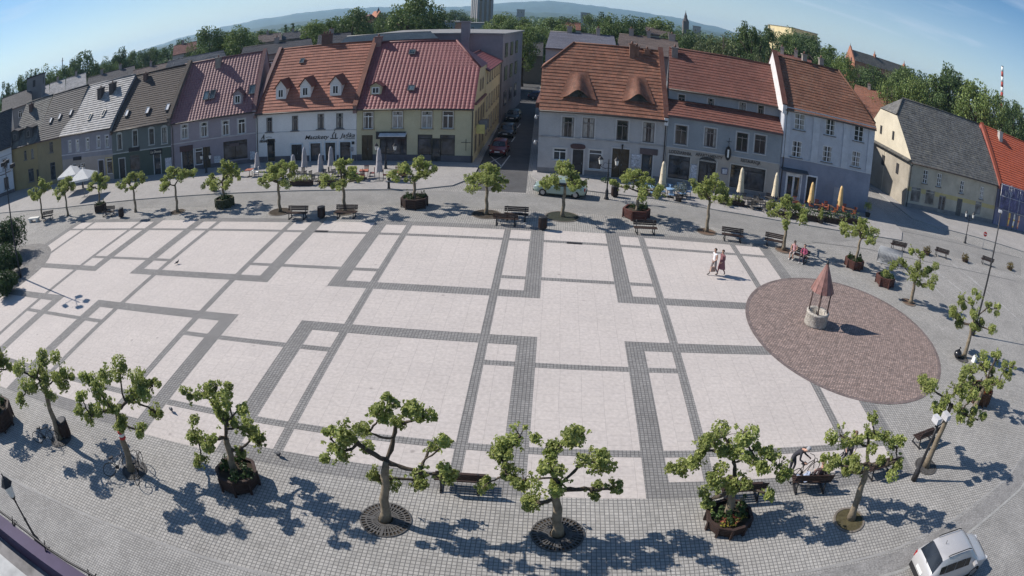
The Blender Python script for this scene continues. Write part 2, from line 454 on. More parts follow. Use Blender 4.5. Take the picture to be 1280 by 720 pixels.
STEEL = mat('galvanised_steel', (.30, .32, .35), rough=.5, var=.15, metal=.3)
# ------------------------------------------------------------------ ground
GREY = paving('grey_setts', (.37, .357, .336), (.295, .286, .27), (.155, .151, .147), .155, .155, .017, offset=0.0, blot=.14, bump=.6)
BAND = paving('dark_band_setts', (.255, .248, .241), (.205, .20, .196), (.115, .113, .111), .155, .155, .017, offset=0.0, blot=.12, bump=.6)
SLAB = paving('pale_granite_slabs', (.47, .430, .405), (.452, .414, .392), (.345, .315, .298), .62, .92, .010, offset=.5, rot=PI/2, blot=.06, bscale=.22, bump=.12, streak=.3)
ROADM = paving('road_setts', (.275, .268, .256), (.235, .23, .22), (.165, .162, .157), .12, .11, .010, offset=.5, blot=.15, bscale=.5, bump=.35)
WALKM = paving('pavement_slabs', (.31, .297, .287), (.285, .275, .266), (.20, .19, .19), .5, .5, .008, offset=.5, blot=.10, bump=.1)
CIRC = paving('brown_cobbles', (.395, .290, .255), (.225, .170, .152), (.135, .115, .108), .17, .13, .022, offset=.5, blot=.28, bscale=2.2, bump=1.0)
KERBM = mat('kerb_stone', (.30, .30, .29), var=.15, scale=2)
FIELD = mat('far_fields', (.055, .075, .035), var=.4, scale=.02, fine=.2, fscale=.3)
ASPH = mat('street_asphalt', (.075, .075, .078), var=.2, scale=.8, rough=.9, bump=.3, bscale=60)

def sheet(name, pts, z, m):
    mb = MB(); mb.poly([(p[0], p[1], z) for p in pts]); return struct(name, mb, m)

mb = MB()       # one sheet to the horizon
mb.poly([(-12000, -300, -.02), (12000, -300, -.02), (12000, 12000, -.02), (-12000, 12000, -.02)])
struct('terrain', mb, FIELD)
sheet('ground', [(-110, -4), (110, -4), (110, 130), (-110, 130)], 0.0, GREY)

# the square: slabs, then bands
VA, VB, VC, VD, VE, VF, VG, VZ = -34.29, -25.25, -18.48, -9.43, -2.66, 6.38, 13.16, -41.06
HA, HB, HC, HD, HE, HF = 41.38, 35.17, 33.0, 27.79, 25.61, 19.40
X0, X1, Y0, Y1 = -44.1, 16.2, 16.8, 43.6
sheet('plaza_slabs', [(X0, Y0), (X1, Y0), (X1, Y1), (X0, Y1)], 0.004, SLAB)
mb = MB()
tn, wd = .215, .45
cuts = []
def band(x0, x1, y0, y1):
    cuts.append((x0, x1, y0, y1))
Ws = [(VA+2.15, VB-2.05), (VC+2.11, VD-2.12), (VE+2.0, VF-2.01)]
for x in (VZ, VA, VB, VC, VD, VE, VF, VG): band(x-tn, x+tn, Y0, Y1)
for y in (HA, HF): band(X0, X1, y-tn, y+tn)
for (l, r), (a, b) in zip(((VA, VB), (VC, VD), (VE, VF)), Ws):
    for y in (HB, HE): band(l, r, y-tn, y+tn)
    for w in (a, b):
        band(w-wd, w+wd, HC-wd, Y1); band(w-wd, w+wd, Y0, HD+wd)
NAR = [(X0, Ws[0][0]), (Ws[0][1], Ws[1][0]), (Ws[1][1], Ws[2][0]), (Ws[2][1], X1)]
for l, r in NAR:
    for y in (HC, HD): band(l-wd if l > X0 else l, r+wd if r < X1 else r, y-wd, y+wd)
    band(l-wd if l > X0 else l, r+wd if r < X1 else r, Y0, Y0+.9)
    band(l-wd if l > X0 else l, r+wd if r < X1 else r, Y1-.35, Y1+.5)
band(X1-.9, X1, Y0, Y1+.5); band(X0, X0+.9, Y0, Y1+.5)
# merge into non-overlapping rectangles on the union grid
xs = sorted({round(c, 4) for k in cuts for c in k[:2]}); ys = sorted({round(c, 4) for k in cuts for c in k[2:]})
for j in range(len(ys)-1):
    ym = (ys[j]+ys[j+1])/2; run = None
    for i in range(len(xs)):
        inside = False
        if i < len(xs)-1:
            xm = (xs[i]+xs[i+1])/2
            inside = any(c[0] < xm < c[1] and c[2] < ym < c[3] for c in cuts)
        if inside and run is None: run = xs[i]
        if not inside and run is not None:
            mb.poly([(run, ys[j], .008), (xs[i], ys[j], .008), (xs[i], ys[j+1], .008), (run, ys[j+1], .008)]); run = None
struct('plaza_bands', mb, BAND)

def ell(cx, cy, rx, ry, n=72): return [(cx+rx*math.cos(2*PI*k/n), cy+ry*math.sin(2*PI*k/n)) for k in range(n)]
WELLC = (17.68, 30.2)
LEFTC = (-45.4, 30.4)
def ring(name, cx, cy, rx, ry, w, z, m, n=96):
    mb = MB()
    for k in range(n):
        a, b = 2*PI*k/n, 2*PI*(k+1)/n
        q = [(cx+(rx+d)*math.cos(t), cy+(ry+d)*math.sin(t), z) for d, t in ((0, a), (w, a), (w, b), (0, b))]
        mb.poly(q)
    return struct(name, mb, m)
sheet('round_paving', ell(*WELLC, 6.45, 7.55), .012, CIRC)
sheet('round_paving_left', ell(*LEFTC, 6.3, 7.3), .012, mat('left_cobbles', (.17, .165, .16), var=.25, scale=2, fine=.3, fscale=7, bump=.6))
ring('round_paving_edge', *WELLC, 6.45, 7.55, .22, .016, mat('edge_setts', (.15, .12, .115), var=.25, fscale=9, fine=.3))

# smoother road between the square and the houses, and round the right side
road = [gnd(*p) for p in [(30, 262), (130, 262), (300, 258), (470, 256), (640, 262), (800, 272), (930, 290), (1010, 305), (1080, 300), (1180, 318), (1276, 345),
                           (1276, 322), (1200, 301), (1130, 286), (1090, 277), (1000, 274), (900, 262), (760, 251), (700, 245), (600, 240), (430, 238.5), (300, 240), (180, 245), (80, 250), (60, 255)]]
sheet('road_far', [(p.x, p.y) for p in road], .004, ROADM)
rr = [(9.1, 12.4), (13.2, 12.6), (17.3, 13.5), (22.6, 15.2), (26.2, 17.2), (33, 24), (38, 32), (52, 32), (52, -3), (-70, -3), (-70, 9.4), (-30, 10.6), (-5, 11.3)]
sheet('road_near', rr, .004, paving('road_setts_near', (.335, .325, .308), (.275, .267, .255), (.15, .148, .146), .12, .115, .013, offset=0.0, blot=.2, bscale=.6, bump=.6))
# gutter strip and flush kerb line along the near road
kl = [(-70, 9.4), (-30, 10.6), (-5, 11.3), (9.1, 12.4), (13.2, 12.6), (17.3, 13.5), (22.6, 15.2), (26.2, 17.2), (33, 24), (38, 32)]
def strip(name, line, off, w, z, m, dz=0.0):
    mb = MB(); P = [Vector((p[0], p[1], 0)) for p in line]; L = []; Rr = []
    for i, p in enumerate(P):
        t = (P[min(i+1, len(P)-1)]-P[max(i-1, 0)]).normalized(); nn = Vector((-t.y, t.x, 0))
        L.append(p+nn*(off+w)); Rr.append(p+nn*off)
    for i in range(len(P)-1):
        q = [Rr[i], Rr[i+1], L[i+1], L[i]]
        if dz: mb.extrude([(v.x, v.y, z) for v in q], (0, 0, dz))
        else: mb.poly([(v.x, v.y, z) for v in q])
    return struct(name, mb, m)
strip('gutter', kl, .0, .12, .008, mat('gutter_line_stone', (.27, .265, .258), var=.2))
strip('gutter_band', kl[3:], -1.0, .9, .008, mat('gutter_setts', (.215, .21, .205), var=.2, fscale=12, fine=.25))
strip('gutter_line', kl[3:], -1.16, .14, .012, KERBM)

# raised pavement in front of the houses, a real kerb
walkL = [(-80, 47.4), (-62, 47.9), (-52, 48.2), (-40, 49.8), (-30, 50.8), (-20, 51.5), (-11, 52.0), (-8.0, 53.6), (-6.6, 56.5), (-6.6, 64), (-80, 64)]
walkR = [(-1.6, 64), (-1.6, 57.6), (-.9, 56.1), (1.5, 54.4), (4.5, 53.8), (9, 53.2), (14, 51.5), (20, 50.3), (27, 49.4), (33, 49.2), (34.8, 52), (36, 60), (20, 64)]
walkB = [(40, 58.0), (43, 56.2), (50, 55.0), (56, 53.4), (66, 50.5), (80, 47), (80, 70), (40, 70)]
for nm, w in (('pavement', walkL), ('pavement_right', walkR), ('pavement_corner', walkB)):
    mb = MB(); mb.prism(w, -.01, .09, 1, 0); struct(nm, mb, [WALKM, KERBM])
# side street
mb = MB(); mb.poly([(-6.6, 52.5, .006), (-1.9, 52.5, .006), (-2.6, 100, .006), (6, 108, .006), (6, 118, .006), (-2.6, 118, .006), (-2.8, 140, .006), (-6.9, 140, .006), (-6.7, 100, .006)]); struct('side_street', mb, ASPH)
# painted bay marks in the side street
mb = MB()
for a, b in (((-4.6, 60.5), (-4.1, 66)), ((-4.4, 73), (-4.2, 76)), ((-4.3, 82), (-4.1, 85)), ((-6.3, 61), (-4.6, 66)), ((-4.5, 61), (-6.2, 66))):
    d = Vector((b[0]-a[0], b[1]-a[1], 0)).normalized(); nn = Vector((-d.y, d.x, 0))*.06
    A, B = Vector((*a, .010)), Vector((*b, .010)); mb.poly([A-nn, B-nn, B+nn, A+nn])
struct('road_markings', mb, mat('road_paint', (.42, .42, .41), var=.3))
# shallow dark seam lines across the right road
for k, pts in enumerate(([(1015, 303), (1080, 311), (1150, 326), (1270, 352)], [(1090, 272), (1122, 288), (1190, 303), (1276, 323)])):
    g = [gnd(*p) for p in pts]
    strip('kerb_line', [(p.x, p.y) for p in g], 0, .16, .010, mat('dark_kerb', (.13, .13, .13), var=.2))
for pts in ([(1130, 325), (1180, 372)], [(1150, 325), (1215, 375)], [(1190, 330), (1250, 380)], [(1210, 345), (1275, 402)]):
    g = [gnd(*p) for p in pts]
    strip('wheel_track', [(p.x, p.y) for p in g], 0, .22, .006, mat('worn_track', (.32, .315, .305), var=.25, fine=.2))

# hills on the skyline, the hillside to the right
HILLM = mat('forest_hill', (.030, .050, .030), var=.35, scale=.004, fine=.2, fscale=.02)
def hill_range(name, prof, dist, m, rough=10):
    mb = MB(); rnd = random.Random(5); az = [p[0] for p in prof]
    lo, hi = az[0], az[-1]; n = 160; rows = [(0.0, 1.0), (.35, .985), (.7, .99), (1.0, 1.0), (1.0, 1.25)]
    top = []
    for i in range(n+1):
        a = lo+(hi-lo)*i/n; e = float(np.interp(a, az, [p[1] for p in prof]))
        top.append((a, 15+dist*math.tan(rad(e))+rnd.uniform(-1, 1)*rough*.35+math.sin(i*.7)*rough*.3))
    idx = []
    for k, (hz, dk) in enumerate(((0, .72), (.45, .82), (.8, .92), (1.0, 1.0), (.5, 1.15), (0, 1.3))):
        row = []
        for a, z in top:
            d = dist*dk; zz = -5 + (z+5)*hz + (rnd.uniform(-1, 1)*rough if 0 < hz < 1 else 0)
            row.append(len(mb.v)); mb.v.append((math.sin(rad(a))*d, math.cos(rad(a))*d, zz))
        idx.append(row)
    for k in range(len(idx)-1):
        for i in range(n): mb.face((idx[k][i], idx[k][i+1], idx[k+1][i+1], idx[k+1][i]), 0, None, True)
    return struct(name, mb, m)
hill_range('hills', [(-42, -.2), (-38, .15), (-35, .45), (-30, .78), (-25, .98), (-21, 1.06), (-17, 1.0), (-12, .75), (-8, .65), (-5.5, .95), (-3, 1.25), (-1, 1.42), (1.2, 1.40), (3, 1.26), (5, 1.2), (8, 1.08), (11, .98), (14, .72), (17, .4), (21, 0), (24, -.3)], 6000, HILLM)
hill_range('low_hills', [(-46, -.2), (-40, .05), (-33, .22), (-26, .2), (-20, .25), (-12, .3), (-6, .25), (2, .3), (10, .35), (18, .2), (26, 0)], 3200, HILLM, 6)
mb = MB(); N = 40                              # the wooded rise behind the houses on the right
def rise(x, y):
    return 9.5*math.exp(-(((x-130)/70)**2+((y-190)/62)**2))
for j in range(N+1):
    for i in range(N+1):
        x, y = 20+230*i/N, 85+230*j/N
        mb.v.append((x, y, rise(x, y)-.6))
for j in range(N):
    for i in range(N):
        a = j*(N+1)+i; mb.face((a, a+1, a+N+2, a+N+1), 0, None, True)
struct('hillside', mb, mat('hillside_grass', (.045, .065, .025), var=.4, scale=.2))

# air: one closed box round the camera and everything out to the hills
mb = MB(); mb.box((0, 3450, 88), (16000, 7500, 184))
hz = mb.build('haze', None); hz['kind'] = 'stuff'
m = D.materials.new('haze'); m.use_nodes = True; n = m.node_tree.nodes; n.clear()
o_ = n.new('ShaderNodeOutputMaterial'); v_ = n.new('ShaderNodeVolumePrincipled')
v_.inputs['Color'].default_value = (.50, .75, 1.0, 1); v_.inputs['Density'].default_value = 0.00012; v_.inputs['Anisotropy'].default_value = .2
m.node_tree.links.new(v_.outputs[0], o_.inputs['Volume'])
hz.data.materials.clear(); hz.data.materials.append(m)
# ------------------------------------------------------------------ houses
class House:
    """local frame: u along the facade (left to right), v into the house, z up; root Empty at the left foot of the facade"""
    def __init__(s, name, label, A, B, eave, slope, depth_r, walls, group='houses round the square', cat='house'):
        s.A = Vector((A[0], A[1], 0)); s.B = Vector((B[0], B[1], 0))
        s.U = (s.B-s.A).normalized(); s.V = Vector((-s.U.y, s.U.x, 0)); s.L = (s.B-s.A).length
        s.H = eave; s.tan = math.tan(rad(slope)); s.d = depth_r; s.zr = eave+depth_r*s.tan
        s.root = thing(name, label, cat, s.A, math.atan2(s.U.y, s.U.x), group)
        s.walls = walls; s.open = []; s.cache = {}; s.bands = []
    def px(s, x, y, v=0.0):
        p = on_plane(x, y, s.A+s.V*v, s.V); return (p-s.A).dot(s.U), p.z
    def rpx(s, x, y, ze=None, ve=0.0):
        """pixel -> (u, v, z) on the front roof slope"""
        ze = s.H if ze is None else ze
        n = (s.V*-s.tan+Vector((0, 0, 1))).normalized(); p = on_plane(x, y, s.A+s.V*ve+Vector((0, 0, ze)), n)
        q = p-s.A; return q.dot(s.U), q.dot(s.V), p.z
    def facade(s, mb, L0, L1, z0, z1, v, opens, bands, depth=.17):
        us = sorted({L0, L1} | {round(min(max(a, L0), L1), 3) for o in opens for a in o[:2]})
        zs = sorted({z0, z1} | {round(min(max(a, z0), z1), 3) for o in opens for a in o[2:4]} | {b[0] for b in bands if z0 < b[0] < z1})
        for i in range(len(us)-1):
            for j in range(len(zs)-1):
                if us[i+1]-us[i] < 1e-4 or zs[j+1]-zs[j] < 1e-4: continue
                cu, cz = (us[i]+us[i+1])/2, (zs[j]+zs[j+1])/2
                if any(o[0] < cu < o[1] and o[2] < cz < o[3] for o in opens): continue
                k = 0
                for b in bands:
                    if cz < b[0]: k = b[1]; break
                mb.poly([(us[i], v, zs[j]), (us[i+1], v, zs[j]), (us[i+1], v, zs[j+1]), (us[i], v, zs[j+1])], k)
        for a, b, c, d in [o[:4] for o in opens]:
            k = 0
            for bb in bands:
                if (c+d)/2 < bb[0]: k = bb[1]; break
            w = v+depth
            mb.poly([(a, v, c), (a, v, d), (a, w, d), (a, w, c)], k); mb.poly([(b, v, d), (b, v, c), (b, w, c), (b, w, d)], k)
            mb.poly([(a, v, d), (b, v, d), (b, w, d), (a, w, d)], k); mb.poly([(b, v, c), (a, v, c), (a, w, c), (b, w, c)], k)
            mb.poly([(a, w, c), (b, w, c), (b, w, d), (a, w, d)], k)
    def build_walls(s, D_=None, clipL=0.0, clipR=0.0, side_open=(), sideL_open=(), gap=.015, H=None, gable=True, sidemat=None):
        """facade with its openings, gable ends and back; clip = how far the gable top is cut by a half hip"""
        H = s.H if H is None else H
        D_ = 2*s.d if D_ is None else D_
        mb = MB(); s.facade(mb, gap, s.L-gap, 0, H, 0, s.open, s.bands)
        def gab(clip):
            if not gable: return [(0, 0), (D_, 0), (D_, H), (0, H)]
            t = s.zr-clip-.03; k = (t-H)/(s.zr-H)
            return [(0, 0), (D_, 0), (D_, H), (D_-k*(D_-s.d), t), (k*s.d, t), (0, H)] if clip else [(0, 0), (D_, 0), (D_, H), (s.d, s.zr-.03), (0, H)]
        sm = 0 if sidemat is None else sidemat
        g = gab(clipL); mb.poly([(gap, p[0], p[1]) for p in g][::-1], sm)
        g = gab(clipR); mb.poly([(s.L-gap, p[0], p[1]) for p in g], sm)
        mb.poly([(s.L-gap, D_, 0), (gap, D_, 0), (gap, D_, H), (s.L-gap, D_, H)], 0)
        s.wall = mb.build('wall', s.walls, s.root)
        return s.wall
    def roof(s, style, mats, name='roof', ve=0.0, ze=None, vr=None, zr=None, over=.35, hipL=(0, 0), hipR=(0, 0), u0=None, u1=None, back=True, course=.42, step=.055, rib=.40, amp=.027, hipmat=0, D_=None):
        """front slope with relief (courses of tiles, or ribs), plain back slope, half hips. hip = (inset at ridge, drop)"""
        ze = s.H if ze is None else ze; vr = s.d if vr is None else vr; zr = s.zr if zr is None else zr
        u0 = -.02 if u0 is None else u0; u1 = s.L+.02 if u1 is None else u1
        tan = (zr-ze)/(vr-ve); ve2 = ve-over; ze2 = ze-over*tan
        Ls = math.hypot(vr-ve2, zr-ze2); du = Vector((0, vr-ve2, zr-ze2)).normalized(); nn = Vector((0, -du.z, du.y))
        base = Vector((0, ve2, ze2+.06))
        mb = MB()
        def lim(sv):
            z = ze2+sv*du.z; a, b = u0, u1
            if hipL[1] and z > zr-hipL[1]: a = u0+hipL[0]*(z-(zr-hipL[1]))/hipL[1]
            if hipR[1] and z > zr-hipR[1]: b = u1-hipR[0]*(z-(zr-hipR[1]))/hipR[1]
            return a, b
        cs = course if style == 'course' else .36
        nc = max(2, round(Ls/cs)); cs = Ls/nc
        rows = []
        for k in range(nc):
            rows.append((k*cs, 1.0)); rows.append(((k+.97)*cs, 0.0))
        du_ = rib/6 if style == 'rib' else 1.2
        ncol = max(2, int((u1-u0)/du_))
        rnd = random.Random(int(s.L*100)); idx = []
        for sv, hgt in rows:
            a, b = lim(sv); row = []
            for i in range(ncol+1):
                u = a+(b-a)*i/ncol
                h = hgt*step
                if style == 'rib':
                    ph = (u/rib) % 1.0; h = hgt*.022+amp*(abs(math.sin(PI*ph))*2-1)
                else:
                    h += rnd.uniform(-.006, .006)
                p = base+du*sv+nn*h+Vector((u, 0, 0)); p.z -= .05*math.sin(PI*(u-u0)/(u1-u0))*math.sin(PI*sv/Ls)
                row.append(len(mb.v)); mb.v.append(tuple(p))
            idx.append((row, sv, a, b))
        for k in range(len(idx)-1):
            (r1, s1, a1, b1), (r2, s2, a2, b2) = idx[k], idx[k+1]
            for i in range(ncol):
                U = [(a1+(b1-a1)*i/ncol, s1), (a1+(b1-a1)*(i+1)/ncol, s1), (a2+(b2-a2)*(i+1)/ncol, s2), (a2+(b2-a2)*i/ncol, s2)]
                mb.face((r1[i], r1[i+1], r2[i+1], r2[i]), 0, U)
        # eave edge, soffit, verges, ridge
        mb.obox((u0, ve2, ze2-.10), (u1-u0, 0, 0), (0, .06, 0), (0, 0, .16), 1)
        mb.poly([(u0, ve2+.05, ze2-.08), (u0, ve+.02, ze-.02), (u1, ve+.02, ze-.02), (u1, ve2+.05, ze2-.08)], 1)
        aR, bR = lim(Ls)
        vb = (2*vr-ve if D_ is None else D_)+over; zb = ze2
        if back:
            zb = zr-(zr-ze)/(vr-ve)*(vb-vr) if D_ is None else ze2
            def cutz(hip): return zr-hip[1]
            pts = []
            kL = (zr-zb)
            pL = [(aR, vr, zr+.06)]
            if hipL[1]:
                t = hipL[1]/kL; pL.append((u0, vr+(vb-vr)*t, zr-hipL[1]+.06))
            pL.append((u0, vb, zb+.06))
            pR = [(bR, vr, zr+.06)]
            if hipR[1]:
                t = hipR[1]/kL; pR.append((u1, vr+(vb-vr)*t, zr-hipR[1]+.06))
            pR.append((u1, vb, zb+.06))
            q = pL+pR[::-1]; mb.poly(q[::-1], 0, [(p[0], p[1]*1.4) for p in q[::-1]])
        for hip, ue, ur, sg in ((hipL, u0, aR, -1), (hipR, u1, bR, 1)):
            if hip[1] and back:
                zc = zr-hip[1]; t = hip[1]/(zr-ze2); vf = vr-(vr-ve2)*t; vk = vr+(vb-vr)*hip[1]/(zr-zb)
                q = [(ue+sg*.12, vf, zc+.05), (ue+sg*.12, vk, zc+.05), (ur, vr, zr+.07)]
                if sg < 0: q = [q[1], q[0], q[2]]
                mb.poly(q, 0, [(p[1], p[2]*1.3) for p in q])
                mb.tube([(ue, vf, zc+.10), (ur, vr, zr+.12)], .11, 6, 0)
        if style != 'plain': mb.tube([(aR, vr, zr+.08), (bR, vr, zr+.08)], .12, 6, 0)
        o = mb.build(name, mats, s.root); return o
    def gutter(s, m=None, ve=0.0, ze=None, over=.35, pipe=None):
        ze = s.H if ze is None else ze
        mb = MB(); v = ve-over-.05; z = ze-over*s.tan+.0
        mb.tube([(0.05, v, z), (s.L-.05, v, z)], .075, 6)
        g = mb.build('gutter', m or mat('gutter_metal', (.07, .06, .055), rough=.5), s.root)
        if pipe is not None:
            q = MB(); q.tube([(pipe, v, z-.05), (pipe, -.07, z-.5), (pipe, -.07, .1)], .05, 6)
            q.build('drainpipe', m or _mats['gutter_metal'], s.root)
    def window(s, u, z, w, h, frame=None, trim=None, sill=True, kind='casement', v=0.0, name='window', pane=None, opening=True, tw=.13, bars=None):
        """centre (u, z): surround and sash frame, with the pane as a sub-part"""
        frame = frame or WHITE; key = (round(w, 2), round(h, 2), kind, frame.name, trim.name if trim else '', name)
        if opening: s.open.append((u-w/2, u+w/2, z-h/2, z+h/2))
        if key in s.cache:
            a, b = s.cache[key]
        else:
            mb = MB()
            if trim:
                for x, y, dx, dz in ((-w/2-tw/2, 0, tw, h), (w/2+tw/2, 0, tw, h), (0, h/2+tw/2, w+2*tw, tw)): mb.box((x, -.02, y), (dx, .05, dz), m=1)
                if kind == 'arched':
                    mb.prism([(0, 0)], 0, 0) if False else None
                    mb.extrude([(-w/2-tw, -.045, h/2+tw), (w/2+tw, -.045, h/2+tw), (w/2*.5, -.045, h/2+tw+.16), (-w/2*.5, -.045, h/2+tw+.16)], (0, .05, 0), 1)
            if sill: mb.box((0, -.05, -h/2-.045), (w+.3, .16, .09), m=2)
            f = .065; yv = .075
            for x, zz, dx, dz in ((-w/2+f/2, 0, f, h), (w/2-f/2, 0, f, h), (0, h/2-f/2, w-2*f, f), (0, -h/2+f/2, w-2*f, f)): mb.box((x, yv, zz), (dx, .07, dz))
            if kind in ('casement', 'arched'):
                mb.box((0, yv-.004, -h*.08), (.07, .06, h*.84-.15)); mb.box((0, yv-.002, h*.22), (w-2*f, .065, .075))
            elif kind == 'six':
                mb.box((0, yv-.004, 0), (.09, .06, h-2*f)); 
                for k in (-.18, .16): mb.box((0, yv-.002, h*k), (w-2*f, .05, .05))
            elif kind == 'shop':
                nb = bars or max(1, round(w/1.3))
                for k in range(1, nb): mb.box((-w/2+w*k/nb, yv-.004, -.1), (.06, .06, h-.26))
                mb.box((0, yv-.002, h*.30), (w-2*f, .065, .06))
            elif kind == 'skyl': pass
            a = mb.build('window_mesh', [frame, trim or frame, mat('window_sill', (.16, .15, .15)) if not trim else trim]); am = a.data; D.objects.remove(a)
            pb = MB(); pb.poly([(-w/2+.02, yv+.02, -h/2+.02), (w/2-.02, yv+.02, -h/2+.02), (w/2-.02, yv+.02, h/2-.02), (-w/2+.02, yv+.02, h/2-.02)])
            if kind in ('casement', 'arched', 'six') and (int(u*7) % 3):      # pale reflection bands are painted into the pane colour
                pass
            p = pb.build('pane_mesh', pane or CREFL); pm = p.data; D.objects.remove(p)
            a, b = am, pm; s.cache[key] = (a, b)
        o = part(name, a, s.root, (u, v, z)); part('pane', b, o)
        return o
    def win_px(s, pts, w, h, **k):
        for p in pts:
            u, z = s.px(*p, v=k.get('v', 0.0)); s.window(u, z, w, h, **k)
    def door(s, u, z0, w, h, m, trim=None, glass=False, name='door', leaf=2, tw=.14):
        s.open.append((u-w/2, u+w/2, z0, z0+h)); mb = MB()
        for k in range(leaf):
            x = -w/2+w*(k+.5)/leaf; lw = w/leaf-.03
            mb.box((x, .10, h/2), (lw, .06, h-.02))
            if not glass:
                for zz, hh in ((h*.24, h*.34), (h*.66, h*.38)): mb.box((x, .06, zz), (lw*.66, .03, hh), m=0)
        if trim:
            for x, y, dx, dz in ((-w/2-tw/2, h/2, tw, h), (w/2+tw/2, h/2, tw, h), (0, h+tw/2, w+2*tw, tw)): mb.box((x, -.02, y), (dx, .06, dz), m=1)
        o = mb.build(name, [m, trim or m], s.root, (u, 0, z0))
        hb = MB(); hb.box((w*.06 if leaf == 2 else w*.36, .04, h*.45), (.03, .05, .16)); hb.build('handle', STEEL, o)
        if glass:
            pb = MB()
            for k in range(leaf):
                x = -w/2+w*(k+.5)/leaf; lw = w/leaf-.22
                pb.box((x, .068, h*.55), (lw, .012, h*.74))
            pb.build('pane', GLASS, o)
        return o
    def sign(s, u, z, w, h, m, txt=None, ts=.3, tm=None, shear=0.0, name='shop_sign', oval=False, thick=.06):
        mb = MB()
        if oval:
            pts = [(w/2*math.copysign(abs(math.cos(a))**.6, math.cos(a)), -.035-thick, h/2*math.copysign(abs(math.sin(a))**.8, math.sin(a))) for a in [2*PI*k/28 for k in range(28)]]
            mb.extrude(pts, (0, thick, 0))
        else: mb.box((0, -.035-thick/2, 0), (w, thick, h))
        o = mb.build(name, m, s.root, (u, 0, z))
        if txt: s.letters(0, 0, txt, ts, tm, shear, parent=o, y=-.05-thick)
        return o
    def letters(s, u, z, txt, size, m, shear=0.0, parent=None, y=-.03, name='lettering', width=None, offset=0.0):
        me = text_mesh(txt, size, shear, .012, offset=offset); me.materials.clear(); me.materials.append(m)
        o = D.objects.new(name, me); COL.objects.link(o); o.parent = parent or s.root
        o.rotation_euler = (PI/2, 0, 0); o.location = (u, y, z)
        if width:
            xs_ = [q.co.x for q in me.vertices]; k = width/(max(xs_)-min(xs_)); me.transform(Matrix.Diagonal((k, 1, 1, 1)))
        return o
    def chimney(s, x, y, w=.6, d=.6, h=1.2, m=None, ze=None, ve=0.0, pots=1, uvz=None):
        u, v, z = uvz or s.rpx(x, y, ze, ve)
        mb = MB(); mb.box((0, d/2, h/2-.4), (w, d, h+.8)); mb.box((0, d/2, h+.04), (w+.14, d+.14, .12))
        o = mb.build('chimney', m or mat('chimney_brick', (.20, .11, .08), scale=3, var=.3), s.root, (u, v, z))
        for k in range(pots):
            pb = MB(); pb.lathe([(.11, h+.1), (.09, h+.38)], (-w/2+w*(k+.5)/pots, d/2, 0), 8); pb.build('chimney_pot', mat('clay_pot', (.16, .09, .07)), o)
        return o
    def skylight(s, x, y, w, l, pale=False):
        u, v, z = s.rpx(x, y); n = math.hypot(1, s.tan); a = Vector((0, 1/n, s.tan/n)); nn = Vector((0, -s.tan/n, 1/n))
        mb = MB(); c = nn*.12
        for o_, e1, e2 in ((-w/2, .08, l), (w/2-.08, .08, l)): mb.obox(c+Vector((o_, 0, 0))-a*l/2, (e1, 0, 0), a*e2, nn*.10)
        for t in (-l/2, l/2-.08): mb.obox(c+Vector((-w/2+.08, 0, 0))+a*t, (w-.16, 0, 0), a*.08, nn*.10)
        o = mb.build('skylight', mat('skylight_frame', (.10, .10, .11), rough=.4), s.root, (u, v, z))
        pb = MB(); q = c+nn*.06; pb.poly([q+Vector((-w/2+.05, 0, 0))-a*(l/2-.05), q+Vector((w/2-.05, 0, 0))-a*(l/2-.05), q+Vector((w/2-.05, 0, 0))+a*(l/2-.05), q+Vector((-w/2+.05, 0, 0))+a*(l/2-.05)])
        pb.build('pane', mat('pale_pane', (.62, .63, .65), rough=.5) if pale else glassmat('sky_glass', (.05, .07, .08), .08), o)
    def dormer(s, x, y, w, h, wall, roofm, rise=.7, over=.22, frame=None, window=True, ww=.62, wh=.85, flatside=None):
        """gabled dormer standing on the front slope; (x, y) = middle of its foot"""
        u, v, z = s.rpx(x, y); t = s.tan; bk = lambda zz: zz/t
        mb = MB()
        mb.poly([(-w/2, 0, 0), (w/2, 0, 0), (w/2, 0, h), (0, 0, h+rise), (-w/2, 0, h)])
        for sg in (-1, 1):
            q = [(sg*w/2, 0, 0), (sg*w/2, 0, h), (sg*w/2, bk(h), h)]; mb.poly(q if sg < 0 else q[::-1])
        o = mb.build('dormer', wall, s.root, (u, v, z+.05))
        rb = MB()
        for sg in (-1, 1):
            dz = over*rise/(w/2); e = sg*(w/2+over)
            q = [(0, -over, h+rise+.05), (e, -over, h-dz+.05), (e, bk(h-dz)+.3, h-dz+.05), (0, bk(h+rise)+.3, h+rise+.05)]
            rb.extrude(q, (0, 0, .07))
        rb.build('dormer_roof', roofm, o)
        if window:
            fb = MB(); f = .09
            for a, b, c, d in ((-ww/2, 0, f, wh), (ww/2, 0, f, wh), (0, wh/2, ww+f, f), (0, -wh/2, ww+f, f), (0, 0, .05, wh)): fb.box((a, -.03, h*.5+b), (c, .06, d))
            fb.build('window', frame or WHITE, o)
            pb = MB(); pb.box((0, -.008, h*.5), (ww-.02, .02, wh-.02)); pb.build('pane', GLASS, o)
        return o
